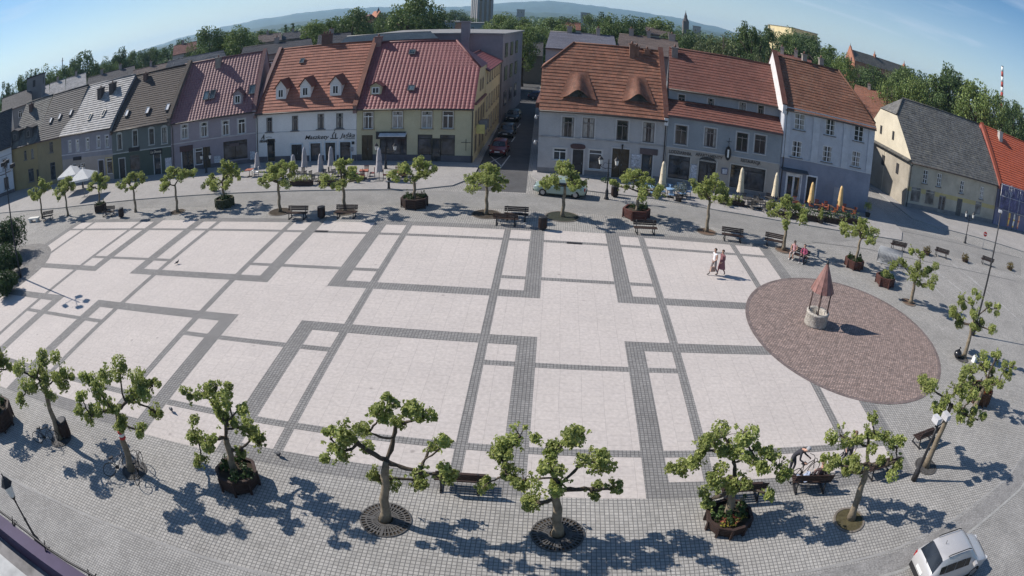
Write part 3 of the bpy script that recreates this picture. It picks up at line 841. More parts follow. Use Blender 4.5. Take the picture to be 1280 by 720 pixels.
    def eyebrow(s, x, y, w, h, back, roofm):
        """eyelid dormer: the tiled slope swells over a low arched window"""
        u, v, z = s.rpx(x, y); t = s.tan; n = math.hypot(1, t); a = Vector((0, 1/n, t/n)); nn = Vector((0, -t/n, 1/n))
        mb = MB(); nu, ns = 24, 16; idx = []
        for j in range(ns+1):
            f = j/ns; row = []
            for k in (0, 1):
                row = []
                for i in range(nu+1):
                    q = -1+2*i/nu; wd_ = w/2*(1-.5*f)
                    hh = h*math.exp(-(q/.50)**2)*(1-f)**.9 - .05*f - .03
                    p = a*(f*back) + Vector((q*wd_, 0, 0)) + Vector((0, -.10*(1-f), hh)) + nn*(.10+(.05 if k == 0 else 0))
                    row.append(len(mb.v)); mb.v.append(tuple(p))
                idx.append((row, f))
        for k in range(len(idx)-1):
            for i in range(nu):
                r1, r2 = idx[k][0], idx[k+1][0]
                mb.face((r1[i], r1[i+1], r2[i+1], r2[i]), 0, [(i*.2, idx[k][1]*back), ((i+1)*.2, idx[k][1]*back), ((i+1)*.2, idx[k+1][1]*back), (i*.2, idx[k+1][1]*back)])
        o = mb.build('eyelid_dormer', roofm, s.root, (u, v, z))
        fb = MB(); pts = []
        for i in range(nu+1):
            q = -1+2*i/nu; hh = h*math.exp(-(q/.50)**2)-.05
            if abs(q) < .62: pts.append((q*w/2, .10, hh+.06))
        pts = [(pts[-1][0], .10, -.02), *pts[::-1], (pts[0][0], .10, -.02)]
        fb.extrude(pts[::-1], (0, .04, 0), 0)
        for k in (-.22, 0, .22): fb.box((k*w/2*1.6, .09, h*.35), (.05, .03, h*.8-abs(k)*h))
        fb.build('window', [GLASS], o)
    def firewall(s, u, w, m, cop, rise=.35, ve=0.0, ze=None, front=.40, D_=None, zr=None, vr=None):
        """parapet wall between two roofs, with a tiled coping"""
        ze = s.H if ze is None else ze; D_ = D_ or 2*s.d; zr = zr or s.zr; vr = vr or s.d
        mb = MB(); t = (zr-ze)/(vr-ve)
        top = [(ve-front, ze-front*t+rise), (vr, zr+rise+.05), (D_+.3, ze+rise-.3*t)]
        pts = [(u-w/2, ve-front, ze-front*t-.35)]+[(u-w/2, a, b) for a, b in top]+[(u-w/2, D_+.3, ze-.6), (u-w/2, vr, ze-.6), (u-w/2, ve+.02, ze-.6)]
        mb.extrude(pts, (w, 0, 0)); o = mb.build('firewall', m, s.root)
        cb = MB()
        for (a, b), (c, d) in zip(top[:-1], top[1:]):
            cb.extrude([(u-w/2-.06, a, b+.01), (u-w/2-.06, c, d+.01), (u-w/2-.06, c, d+.12), (u-w/2-.06, a, b+.12)], (w+.12, 0, 0))
        cb.build('coping', cop, o)
    def strip_(s, z, h, out, m, name='cornice', u0=0.0, u1=None):
        u1 = s.L if u1 is None else u1
        mb = MB(); mb.box(((u0+u1)/2, -out/2-.002, z), (u1-u0-.04, out, h)); mb.build(name, m, s.root)

def wallm(name, c, var=.12): return mat(name, c, rough=.92, var=var, scale=.55, fine=.05, fscale=9, bump=.12, bscale=22)
TRIMG = mat('pale_trim', (.50, .50, .51), var=.08)
DOORD = mat('dark_door', (.035, .035, .038), rough=.5, var=.25)
DOORB = mat('brown_door', (.075, .055, .035), rough=.55, var=.3)
BLACK = mat('black_lettering', (.015, .015, .018), rough=.5, var=.1)
CREAMT = mat('cream_lettering', (.62, .58, .48), rough=.6, var=.1)
POSTER = mat('poster_paper', (.45, .46, .5), var=.5, scale=6, fine=.3, fscale=20)
SHOPG = glassmat('shop_glass', (.035, .037, .042), .08)
T_ORANGE = tilemat('orange_tiles', (.325, .135, .092), (.26, .108, .077), var=.24)
T_PINK = tilemat('rose_metal_tiles', (.265, .135, .135), (.25, .125, .13), cell=(.40, .36), rough=.62, var=.12)
T_WINE = tilemat('wine_metal_tiles', (.235, .085, .088), (.215, .078, .08), cell=(.40, .36), rough=.6, var=.12)
T_OLD = tilemat('old_orange_tiles', (.245, .106, .066), (.17, .078, .052), var=.32, lichen=.2)
T_RED = tilemat('red_tiles', (.175, .072, .056), (.14, .06, .048), var=.25, lichen=.12)
T_RUST = tilemat('rust_tiles', (.20, .094, .06), (.155, .074, .05), var=.28, lichen=.22)
T_BROWN = tilemat('dark_brown_tiles', (.085, .066, .058), (.07, .056, .05), var=.2)
T_SLATE = tilemat('grey_slates', (.135, .133, .128), (.09, .09, .088), var=.35, cell=(.3, .3), lichen=.6)
T_PALE = tilemat('glare_pale_slates', (.36, .355, .36), (.23, .23, .235), var=.3, cell=(.35, .4), rough=.72, lichen=.3)  # pale tone puts the violet house roof's grazing glare into the colour
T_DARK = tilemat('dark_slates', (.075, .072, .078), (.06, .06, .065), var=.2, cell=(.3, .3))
T_BRIGHT = tilemat('bright_red_tiles', (.42, .10, .05), (.36, .085, .045), var=.12)

g = gnd
P_ = lambda *p: (gnd(*p).x, gnd(*p).y)

# --- rose roofed purple house
A, B = P_(216, 217), P_(321, 204)
h = House('town_house', 'purple grey house with a rose ribbed roof, a pair of skylights and one dormer', A, B, 6.1, 45, 6.0, [wallm('purple_wall', (.275, .245, .272)), mat('dark_plinth', (.12, .11, .12))])
h.bands = [(.55, 1)]
h.win_px([(230.7, 164.5), (255, 162), (282, 160), (302, 158)], .88, 1.65, trim=mat('grey_trim', (.42, .40, .42)))
u, _ = h.px(235, 200); h.door(u, .12, 1.5, 2.3, DOORD, TRIMG, glass=True)
u, z = h.px(233, 185.5); h.sign(u, z, 1.75, .65, mat('brown_board', (.085, .05, .05)))
u, z = h.px(249, 203); h.window(u, 1.55, 1.0, 1.9, kind='shop', pane=SHOPG, sill=False)
u, _ = h.px(258.5, 200); h.door(u, .12, .95, 2.4, DOORB)
u, z = h.px(272, 199); h.sign(u, z, .8, .75, POSTER, name='notice_board')
u, z = h.px(294.5, 196.7); h.window(u, 1.75, 2.9, 2.1, kind='shop', pane=SHOPG, sill=False, frame=mat('brown_frame', (.05, .035, .03)))
u, z = h.px(293, 180.6); h.sign(u, z, 1.2, .38, mat('brown_board2', (.12, .09, .09)))
u, z = h.px(316, 194); h.sign(u, z, .62, .9, POSTER, name='notice_board')
h.strip_(h.px(280, 171)[1], .12, .05, mat('grey_trim', (.42, .40, .42)))
h.strip_(h.H-.28, .3, .12, h.walls[0])
h.build_walls(); h.roof('rib', [T_PINK, mat('fascia', (.12, .08, .08))]); h.gutter(pipe=.25)
h.skylight(258, 120.4, .75, 1.3); h.skylight(266, 119, .75, 1.3); h.skylight(315.5, 113, .75, 1.3)
h.dormer(297, 131, 1.15, 1.15, h.walls[0], T_PINK, rise=.55)
h.chimney(272, 86, .7, .7, 1.3, mat('pale_chimney', (.25, .22, .2)))
h.firewall(h.L-.12, .34, h.walls[0], T_PINK, rise=.25)
H4 = h

# --- white house with the orange roof
A, B = P_(321, 204), P_(446, 202)
h = House('town_house', 'white shop house with an orange tiled roof, three dormers and black lettering', A, B, 5.8, 45, 6.25, [wallm('white_wall', (.66, .645, .63), .08), mat('dark_plinth', (.12, .11, .12))])
h.bands = [(.7, 1)]
h.win_px([(336.7, 156), (368.7, 154), (401, 151.7), (424.5, 151)], .76, 1.6, frame=mat('dark_frame', (.16, .15, .15)))
u, _ = h.px(339, 192); h.door(u, .12, .95, 2.5, DOORB, glass=True, leaf=1)
u, _ = h.px(371, 194); h.door(u, .12, 1.25, h.px(371, 180.5)[1]-.12, DOORD, mat('pale_blue_trim', (.5, .56, .6)))
ztp = h.px(413, 178.2)[1]; h.win_px([(394.5, 191.5)], 1.15, 2*(h.px(394.5, 179)[1]-h.px(394.5, 191.5)[1]), kind='shop', pane=SHOPG, sill=False, trim=mat('pale_blue_trim', (.5, .56, .6)), frame=DOORD, bars=1)
h.win_px([(431.7, 190)], 1.15, 2*(h.px(431.7, 177.5)[1]-h.px(431.7, 190)[1]), kind='shop', pane=SHOPG, sill=False, trim=mat('pale_blue_trim', (.5, .56, .6)), frame=DOORD, bars=1)
u, _ = h.px(413, 191); h.door(u, .12, 1.1, ztp-.12, DOORD, glass=True, trim=_mats['pale_blue_trim'])
u0, z0 = h.px(381, 172.5); u1, _ = h.px(411, 170.5)
h.letters((u0+u1)/2-.05, h.px(396, 171.6)[1], 'Maszkety', .62, BLACK, .35, width=(u1-u0)*1.0, offset=.004)
ua, _ = h.px(425, 170); ub, _ = h.px(444, 169)
h.letters((ua+ub)/2, h.px(435, 169.4)[1], 'Ja\u015bka', .66, BLACK, .35, width=(ub-ua), offset=.004)
# the little emblem between the words: two fingers over a dish
u, z = h.px(417.5, 169); mb = MB()
mb.extrude([(-.38, -.04, -.38), (.38, -.04, -.38), (.46, -.04, -.24), (.30, -.04, -.30), (-.30, -.04, -.30), (-.46, -.04, -.24)], (0, .03, 0))
mb.tube([(-.12, -.03, -.28), (-.16, -.03, .0), (-.05, -.03, .18)], .045, 6); mb.tube([(.16, -.03, -.28), (.18, -.03, .05), (.24, -.03, .2)], .045, 6)
mb.tube([(-.02, -.03, .2), (.06, -.03, .36)], .05, 6); mb.ball((.09, -.03, .5), .06, 6)
mb.build('emblem', BLACK, h.root, (u, 0, z))
mb = MB(); u, z = h.px(437, 173.4); mb.box((0, -.03, 0), (1.15, .03, .05)); mb.build('underline', BLACK, h.root, (u, 0, z))
# wrought iron vine lettering at the left shop door
mb = MB(); rv = random.Random(3)
u, z = h.px(334, 176)
for k in range(9):
    x = -.95+k*.22; mb.tube([(x, -.05, -.15), (x+.05, -.05, .08+.06*math.sin(k*2)), (x+.17, -.05, .1), (x+.13, -.05, -.12), (x+.24, -.05, -.14)], .03, 5)
mb.tube([(-.75, -.05, .2), (-.55, -.05, .42), (-.42, -.05, .62)], .035, 5); mb.tube([(-.38, -.05, .72), (-.40, -.05, .15)], .05, 5); mb.tube([(-.72, -.05, .35), (-.40, -.05, .38)], .03, 5)
mb.tube([(.55, -.05, -.1), (.75, -.05, -.45), (.68, -.05, -.85), (.74, -.05, -1.3)], .05, 6)
mb.tube([(-.12, -.04, .38), (.2, -.04, .42), (.62, -.04, .37)], .022, 5)
for k in range(16): mb.ball((.35+rv.uniform(-.3, .42), -.06, -.15-rv.uniform(-.05, .35)), rv.uniform(.05, .09), 6)
mb.build('iron_vine_sign', BLACK, h.root, (u, 0, z))
u, z = h.px(447-5, 189); h.sign(u-.2, 1.3, .35, .45, mat('grey_board', (.3, .3, .31)), name='notice_board')
u, z = h.px(441.5, 178.5); h.sign(u, z, .28, .28, BLACK, name='lamp_box')
h.strip_(h.px(390, 163.3)[1], .07, .03, mat('grey_line', (.42, .43, .45)))
h.build_walls(); h.roof('course', [T_ORANGE, mat('fascia', (.12, .08, .08))]); h.gutter(pipe=.2)
for x, y in ((351, 125), (381.5, 122.7), (419.3, 120.5)): h.dormer(x, y, 1.25, 1.35, h.walls[0], T_ORANGE, rise=.75)
h.skylight(378, 77, .55, .7); h.chimney(407, 58, 1.05, .8, 1.4, mat('dark_brick', (.12, .075, .065)), pots=3)
h.firewall(.05, .3, mat('fire_wall_render', (.22, .14, .13)), T_PINK, rise=.22); h.firewall(h.L-.1, .38, _mats['fire_wall_render'], T_ORANGE, rise=.35)
h.chimney(471, 58, .7, .7, 1.1, mat('fire_wall_render', (.22, .14, .13)), uvz=(h.L+.3, 5.7, 11.5))

# --- yellow corner house
A, B = P_(446, 202), P_(591, 204.5)
h = House('corner_house', 'yellow corner house with a wine red ribbed half hipped roof by the side street', A, B, 5.72, 45, 6.15, [wallm('yellow_wall', (.46, .42, .285)), mat('dark_plinth', (.12, .11, .12)), wallm('yellow_side', (.50, .43, .26))])
h.bands = [(.75, 1)]
h.win_px([(460.3, 150.6), (497, 149.7), (533.6, 149.7), (560, 149.7)], 1.05, 1.75, trim=mat('brown_trim', (.30, .25, .18)), tw=.09)
u, _ = h.px(459, 192); h.door(u, .12, 1.15, 2.6, DOORB)
u, z = h.px(488.6, 169); h.sign(u, z, 3.0, .75, mat('slate_board', (.05, .048, .05)), 'LODY & DESERY', .33, mat('sign_letter', (.5, .5, .47)))
u, _ = h.px(491.4, 190); h.window(u, 1.75, 2.75, 2.05, kind='shop', pane=SHOPG, sill=False, frame=DOORD, bars=4)
mb = MB(); mb.extrude([(u-1.35, -.03, 2.95), (u-1.35, -.55, 2.72), (u-1.35, -.55, 2.64), (u-1.35, -.03, 2.86)], (2.7, 0, 0)); mb.build('awning', mat('awning_cloth', (.55, .55, .57)), h.root)
u, _ = h.px(531, 192); h.window(u, 1.75, 1.45, 2.05, kind='shop', pane=SHOPG, sill=False, frame=DOORD, bars=1)
u, _ = h.px(545, 193); h.door(u, .12, .95, 2.3, DOORD, glass=True, leaf=1)
u, _ = h.px(559, 192); h.window(u, 1.75, 1.45, 2.05, kind='shop', pane=SHOPG, sill=False, frame=DOORD, bars=1)
h.strip_(h.H-.25, .28, .12, h.walls[0])
u, z = h.px(586, 178); mb = MB(); mb.tube([(u-.7, -.12, z), (u+.2, -.12, z)], .025, 6); mb.tube([(u-.25, -.12, z-.8), (u-.25, -.12, z+.35)], .025, 6); mb.build('sign_bracket', IRON, h.root)
DEP = 11.9
h.build_walls(clipR=2.7, sidemat=2); h.roof('rib', [T_WINE, mat('fascia', (.12, .08, .08))], hipR=(2.9, 2.7)); h.gutter(pipe=h.L-.12)
def sidewin(h, vs, z, w, hh):
    for v in vs:
        mb = MB(); y = v
        for a, b, c, d in ((-w/2, 0, .08, hh), (w/2, 0, .08, hh), (0, hh/2, w, .08), (0, -hh/2, w+.1, .08), (0, .1, .06, hh)): mb.box((h.L+.02, y+a, z+b), (.05, c, d))
        o = mb.build('window', mat('brown_trim', (.30, .25, .18)), h.root)
        p = MB(); p.box((h.L+.005, y, z), (.02, w-.06, hh-.06)); p.build('pane', GLASS, o)
sidewin(h, [1.3, 3.2, 5.2, 7.0], 4.2, .9, 1.6); sidewin(h, [1.5, 4.5, 6.9], 1.7, 1.0, 1.7); sidewin(h, [4.2, 6.0], 7.3, .8, 1.2)
mb = MB(); mb.extrude([(h.L+.01, .2, 5.75), (h.L+.01, 7.9, 5.75), (h.L+.01, 7.9, 5.95), (h.L+.01, .2, 5.95)], (.22, 0, 0)); mb.build('cornice', T_WINE, h.root)
u, z = h.px(469.7, 117); h.dormer(469.5, 119, 1.15, .9, h.walls[0], T_WINE, rise=.35, ww=.7, wh=.6)
for x, y in ((515.6, 66), (514.4, 111)): h.skylight(x, y, .7, .7)
for v, z, k in ((1.2, 3.2, (.55, .5, .2)), (3.0, 3.3, (.2, .22, .25)), (4.6, 3.2, (.2, .2, .2))):
    mb = MB(); mb.box((h.L+.5, v, z), (.8, .08, .9)); mb.tube([(h.L, v, z+.3), (h.L+.3, v, z+.3)], .03, 6); mb.build('projecting_sign', mat('proj_sign%d' % int(v*10), k), h.root)
H6 = h
# wing of the corner house along the side street
Aw = h.A+h.U*(h.L+.06)+h.V*8.0; Bw = Aw+h.V*15.0
hw = House('street_wing', 'narrow yellow wing with a low red roof along the side street', (Aw.x, Aw.y), (Bw.x, Bw.y), 8.6, 24, 2.6, [wallm('yellow_side', (.50, .43, .26))], group=None)
for k in range(6):
    hw.window(1.3+k*2.4, 7.5, .75, 1.1, trim=mat('brown_trim', (.30, .25, .18)), tw=.09); hw.window(1.3+k*2.4, 4.6, .85, 1.5, trim=mat('brown_trim', (.30, .25, .18)), tw=.09); hw.window(1.3+k*2.4, 2.0, .95, 1.7, trim=_mats['brown_trim'], tw=.09)
hw.build_walls(); hw.roof('rib', [T_WINE, mat('fascia', (.12, .08, .08))])
# --- right of the side street: pale grey house with eyelid dormers
A, B = P_(671, 216.5), P_(829, 229)
h = House('corner_house', 'pale grey corner house with two eyelid dormers in its old orange roof', A, B, 6.3, 45, 5.9, [wallm('pale_grey_wall', (.40, .385, .385)), mat('grey_plinth', (.20, .195, .20))])
h.bands = [(.6, 1)]
GT = mat('warm_trim', (.47, .45, .44), var=.08); DF = mat('dark_frame', (.16, .15, .15))
h.win_px([(710, 159), (735.6, 160), (778, 163), (810.8, 165.6)], 1.05, 1.9, trim=GT, frame=mat('brown_sash', (.20, .17, .16)))
u, z = h.px(699.7, 192.8); h.window(u, z, 1.15, 1.1, trim=GT, pane=SHOPG)
u, z = h.px(722.5, 183); h.sign(u, z, 1.35, .5, mat('brown_board', (.085, .05, .05)), oval=True)
u, _ = h.px(722, 205); h.door(u, .12, .95, 2.35, DOORD, trim=GT, leaf=1)
u, z = h.px(744, 199.7); h.window(u, z, 1.2, 1.85, kind='shop', trim=GT, pane=SHOPG, bars=1)
u, _ = h.px(775, 210); h.door(u, .12, 1.55, 2.75, DOORB, trim=GT)
u, z = h.px(794.7, 200.6); h.sign(u, z, .85, 1.15, POSTER, name='notice_board'); h.sign(u, z-1.15, .8, .8, POSTER, name='notice_board')
u, z = h.px(811, 189.5); h.sign(u, z, 1.65, .55, mat('brown_board2', (.12, .09, .09)))
u, _ = h.px(808, 212); h.door(u, .12, 1.0, 2.5, DOORD, trim=GT, glass=True, leaf=1)
h.strip_(h.px(750, 175)[1], .14, .06, mat('grey_line2', (.30, .29, .29)))
h.strip_(h.H-.3, .34, .15, h.walls[0])
u, z = h.px(778, 184); mb = MB(); mb.box((0, -.06, 0), (.12, .1, .4)); mb.ball((0, -.12, .2), .09, 8); mb.build('wall_lamp', IRON, h.root, (u, 0, z))
h.build_walls(clipL=2.6); h.roof('course', [T_OLD, mat('fascia', (.12, .08, .08))], hipL=(2.9, 2.6)); h.gutter(pipe=h.L-.15)
h.eyebrow(722.5, 124, 3.3, .85, 3.4, T_OLD); h.eyebrow(798, 129, 3.1, .85, 3.4, T_OLD)
h.chimney(790, 74, .5, .5, 1.5, mat('chimney_brick', (.20, .11, .08))); h.chimney(796, 72, .45, .5, 1.1, uvz=None); h.chimney(809, 70, .5, .5, .6)
h.firewall(h.L-.16, .36, mat('white_wall2', (.62, .60, .60)), T_RED, rise=.35)
for z in (2.9, 5.3):
    mb = MB(); mb.tube([(-.02, .5, z), (-.3, .5, z+.05)], .03, 6); mb.lathe([(.04, .1), (.13, -.12), (.1, -.3)], (-.3, .5, z), 8); mb.build('wall_lamp', STEEL, h.root)
mb = MB(); mb.extrude([(-.01, .2, 6.1), (-.01, 11.0, 6.1), (-.35, 11.0, 6.1), (-.35, .2, 6.1)], (0, 0, .5)); mb.build('side_ledge', T_RED, h.root)

# --- blue grey house with the attic storey
A, B = P_(829, 229), P_(970, 250)
h = House('town_house', 'blue grey guest house with an attic storey set back above a strip of roof', A, B, 6.68, 28, 1.9, [wallm('blue_grey_wall', (.255, .275, .30)), wallm('sand_wall', (.37, .335, .30)), mat('grey_plinth', (.20, .195, .20))])
h.bands = [(.5, 2), (h.px(900, 193)[1], 1)]
TG = mat('grey_trim2', (.42, .42, .43), var=.08)
h.win_px([(851.5, 168.6), (887.8, 172), (927.6, 177.7), (950, 180.5)], 1.12, 1.8, trim=TG, frame=mat('brown_sash', (.20, .17, .16)))
u, z = h.px(848.4, 212); h.window(u, 1.7, 2.0, 2.2, kind='shop', pane=SHOPG, sill=False, trim=mat('sand_trim', (.45, .42, .38)), frame=DOORD, bars=2)
u, z = h.px(867, 214); h.sign(u, z, .6, 1.3, POSTER, name='notice_board')
u, _ = h.px(883, 222); h.door(u, .12, 1.65, 2.5, DOORD, trim=_mats['sand_trim'], glass=True)
mb = MB(); mb.extrude([(-.95, -.05, 0), (.95, -.05, 0), (.6, -.05, .3), (0, -.05, .42), (-.6, -.05, .3)], (0, .04, 0)); mb.build('door_arch', DOORD, h.root, (u, 0, 2.66))
u, z = h.px(905.6, 214); h.sign(u, z, .6, .6, mat('blue_frame', (.10, .11, .18))); h.sign(u, z, .46, .46, POSTER, thick=.09, name='notice_board')
u, _ = h.px(934.6, 221); h.window(u, 1.65, 3.5, 2.2, kind='shop', pane=SHOPG, sill=False, trim=_mats['sand_trim'], frame=DOORD, bars=2)
for x, y, t, w in ((850.3, 191, 'LODZIARNIA', 2.1), (886.3, 195.2, 'APARTAMENTY', 2.6), (938.3, 202.3, 'RESTAURACJA', 2.0)):
    u, z = h.px(x, y); h.letters(u, z, t, .42, mat('brown_letter', (.10, .085, .075)), width=w, offset=.008)
u, z = h.px(909.5, 190.6)
mb = MB(); mb.tube([(u, -.02, z+1.0), (u, -.75, z+1.0)], .03, 6); mb.tube([(u, -.5, z+.6), (u, -.5, z+1.5)], .03, 6); mb.tube([(u-.25, -.5, z+1.15), (u+.25, -.5, z+1.15)], .025, 6); mb.build('sign_bracket', IRON, h.root)
mb = MB(); pts = [(u+.30*math.cos(a), -.48, z+.68*math.sin(a)) for a in [2*PI*k/20 for k in range(20)]]; mb.extrude(pts, (0, .1, 0)); o = mb.build('projecting_sign', BLACK, h.root)
mb = MB(); mb.box((u, -.50, z), (.16, .02, .75)); mb.build('sign_stripe', WHITE, o)
h.strip_(h.px(900, 192.5)[1], .1, .05, TG); h.strip_(h.H-.25, .3, .14, h.walls[0])
ztop = h.px(903, 117, 1.9)[1]
h.build_walls(gable=False, D_=12)
RD = [T_RED, mat('fascia', (.12, .08, .08))]
h.roof('course', RD, name='skirt_roof', back=False)
# attic wall
h.open = []; wl = []
for x, y in ((852, 126), (888.5, 131), (928, 136), (951, 139.5)):
    u, z = h.px(x, y, 1.9); wl.append((u, z)); h.window(u, z, .66, 1.25, v=1.9, trim=TG, tw=.08, frame=mat('brown_sash', (.20, .17, .16)), sill=False)
mb = MB(); h.facade(mb, .015, h.L-.015, 6.6, ztop, 1.9, h.open, [])
zr2 = 12.75; vr2 = 1.9+(zr2-ztop)/math.tan(rad(45))
gl = [(1.9, 6.6), (1.9, ztop), (vr2, zr2-.04), (12, ztop), (12, 6.6)]
mb.poly([(.015, *p) for p in gl]); mb.poly([(h.L-.015, *p) for p in gl][::-1]); mb.poly([(.015, 12, 6.6), (.015, 12, ztop), (h.L-.015, 12, ztop), (h.L-.015, 12, 6.6)])
mb.build('attic_wall', h.walls, h.root)
h.tan = 1.0
h.roof('course', RD, ve=1.9, ze=ztop, vr=vr2, zr=zr2, over=.3, step=.04, course=.36)
h.chimney(0, 0, .6, .6, 1.1, uvz=(.55, vr2-1.0, zr2-1.0), m=mat('chimney_grey', (.2, .17, .16)))
mb = MB(); mb.tube([(.05, 1.5, ztop-.3), (h.L-.05, 1.5, ztop-.3)], .08, 6); mb.build('gutter', _mats['gutter_metal'], h.root)

# --- tall pale blue house
A, B = P_(970, 249.5), P_(1082, 268)
h = House('town_house', 'tall pale blue house with pilasters and a dark blue ground floor', A, B, 9.3, 45, 4.6, [wallm('pale_blue_wall', (.42, .445, .495), .16), wallm('dark_blue_wall', (.215, .235, .295), .18), mat('blue_plinth', (.16, .18, .24))])
zb = h.px(1030, 205)[1]; h.bands = [(.4, 2), (zb, 1)]
WB = mat('white_sash', (.66, .67, .70))
h.win_px([(999.7, 152.4), (1038, 159.4), (1073.7, 167)], 1.15, 1.6, frame=WB, kind='six')
h.win_px([(996, 186.6), (1034, 192.7), (1070, 199)], 1.1, 1.6, frame=WB, kind='six')
u, _ = h.px(991, 236); h.door(u, .12, 1.5, 2.6, WB, trim=WB, glass=True)
u, z = h.px(1015, 222); h.door(u, .12, 1.0, 2.7, DOORD, trim=WB, leaf=1)
u, _ = h.px(1047, 240); h.door(u, .12, .9, 2.1, mat('pale_door', (.35, .36, .40)), leaf=1)
for x in (1018.7, 1056.9):
    u, z = h.px(x, 180); mb = MB(); mb.box((u, -.06, (zb+h.H-.4)/2), (.75, .1, h.H-.4-zb)); mb.box((u, -.10, h.H-.5), (.95, .2, .25)); mb.build('pilaster', mat('pilaster_blue', (.45, .475, .52), var=.12), h.root)
for u in (.4, h.L-.45):
    mb = MB(); mb.box((u, -.06, (zb+h.H-.4)/2), (.7, .1, h.H-.4-zb)); mb.build('pilaster', _mats['pilaster_blue'], h.root)
h.strip_(h.H-.2, .32, .2, _mats['pilaster_blue']); h.strip_(zb, .12, .06, _mats['pilaster_blue'])
u, z = h.px(993, 211); mb = MB(); mb.extrude([(u-1.45, -.02, z), (u-1.45, -.6, z-.18), (u-1.45, -.6, z-.26), (u-1.45, -.02, z-.1)], (2.9, 0, 0)); mb.build('canopy', mat('dark_canopy', (.08, .08, .09)), h.root)
h.build_walls(clipR=4.45); h.roof('course', [T_RUST, mat('fascia', (.12, .08, .08))], hipR=(3.2, 4.4), course=.36, step=.045); h.gutter(pipe=.3)
h.firewall(-.05, .42, mat('white_wall2', (.62, .60, .60)), T_RED, rise=.5)
for x, y in ((1006, 79), (1027, 84)): h.chimney(x, y, .5, .5, .9, mat('pale_chimney', (.25, .22, .2)))
mb = MB(); mb.tube([(h.L+.06, .4, 8.8), (h.L+.06, .4, .2)], .05, 6); mb.build('drainpipe', _mats['gutter_metal'], h.root)
H3R = h

# --- grey slate house at the corner of the lane
A, B = P_(1131, 259), P_(1240, 280)
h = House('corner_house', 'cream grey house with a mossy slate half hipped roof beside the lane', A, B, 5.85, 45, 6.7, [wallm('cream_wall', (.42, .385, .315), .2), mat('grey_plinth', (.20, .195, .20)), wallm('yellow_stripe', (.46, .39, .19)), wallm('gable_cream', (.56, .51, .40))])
h.bands = [(.6, 1), (h.px(1165, 242)[1]-.25, 0), (h.px(1165, 242)[1]+.3, 2)]
h.win_px([(1156.7, 221), (1173.9, 225.3), (1202.4, 234), (1227.2, 241.4)], .82, 1.65, kind='six', frame=WHITE, trim=None)
for x, y in ((1143.5, 251), (1161, 254.5)):
    u, z = h.px(x, y); h.window(u, 1.75, 1.75, 1.9, kind='shop', pane=glassmat('dusty_glass', (.10, .10, .10), .4), frame=mat('cream_frame', (.5, .46, .38)), sill=False)
u, _ = h.px(1176, 262); h.door(u, .12, 1.35, 2.2, mat('pale_door2', (.26, .25, .24)), glass=True)
u, _ = h.px(1197, 270); h.door(u, .12, 1.15, 2.3, mat('grey_door', (.12, .115, .11)))
u, z = h.px(1220.8, 271); h.window(u, 1.75, 1.5, 1.9, kind='shop', pane=_mats['dusty_glass'], frame=_mats['cream_frame'], sill=False, bars=1)
h.strip_(h.H-.25, .3, .14, h.walls[0])
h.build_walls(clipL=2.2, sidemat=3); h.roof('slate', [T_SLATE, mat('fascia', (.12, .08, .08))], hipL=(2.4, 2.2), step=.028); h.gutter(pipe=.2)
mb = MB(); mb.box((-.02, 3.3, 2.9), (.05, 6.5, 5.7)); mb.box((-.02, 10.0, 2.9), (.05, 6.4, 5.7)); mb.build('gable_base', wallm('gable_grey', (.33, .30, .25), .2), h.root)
mb = MB(); mb.extrude([(-.05, -.2, 5.72), (-.05, 13.5, 5.72), (-.55, 13.5, 5.55), (-.55, -.2, 5.55)], (0, 0, .12)); mb.build('gable_ledge', T_SLATE, h.root)
for v, z in ((5.0, 7.6), (8.4, 7.6)):
    mb = MB(); mb.box((0, v, z), (.08, .5, 1.1)); mb.build('gable_window', DOORD, h.root)
for v, z in ((3.0, 3.9), (7.0, 3.9)):
    mb = MB(); mb.box((-.05, v, z), (.08, .7, 1.3)); mb.build('gable_window', DOORD, h.root)
H4R = h
# --- orange roofed house under scaffold sheeting at the edge
A, B = P_(1241, 280.5), P_(1330, 305)
h = House('sheeted_house', 'orange roofed house behind dark blue protective sheeting at the right edge', A, B, 5.9, 45, 6.7, [wallm('grey_blue_wall', (.20, .20, .30))])
h.open = []
h.build_walls(); h.roof('course', [T_BRIGHT, mat('fascia', (.12, .08, .08))])
h.firewall(.1, .5, mat('red_firewall', (.30, .10, .08)), T_BRIGHT, rise=.3); h.chimney(1251, 178, .8, .7, 1.5, mat('chimney_pale2', (.4, .38, .36)))
SHEETM = mat('blue_sheeting', (.10, .10, .20), rough=.6, var=.5, scale=1.2, fine=.25, fscale=5)
mb = MB(); nU, nZ = 26, 16; rv = random.Random(2)
for j in range(nZ+1):
    for i in range(nU+1):
        mb.v.append((.2+i*.35, -.55+rv.uniform(-.07, .07)-.05*math.sin(i*1.3), 2.6+j*.22))
for j in range(nZ):
    for i in range(nU):
        a = j*(nU+1)+i; mb.face((a, a+1, a+nU+2, a+nU+1), 0, None, True)
sh = mb.build('sheeting', SHEETM, h.root)
mb = MB()
for u in (.2, 2.6, 5.0, 7.4):
    mb.tube([(u, -.7, 0), (u, -.7, 6.1)], .04, 6); mb.tube([(u, -.7, 2.5), (u, 0, 2.5)], .03, 6)
for z in (2.5, 4.4, 6.0): mb.tube([(.1, -.7, z), (8, -.7, z)], .035, 6)
mb.build('scaffold', mat('scaffold_tube', (.5, .5, .52), metal=.5, rough=.5), h.root)
for k in range(14):
    x = 1.0+rv.uniform(0, 4.5); z = rv.uniform(4.6, 5.9); mb = MB(); mb.box((x, -.66, z), (.04, .02, rv.uniform(.4, 1.1))); mb.build('torn_strip', WHITE, sh)
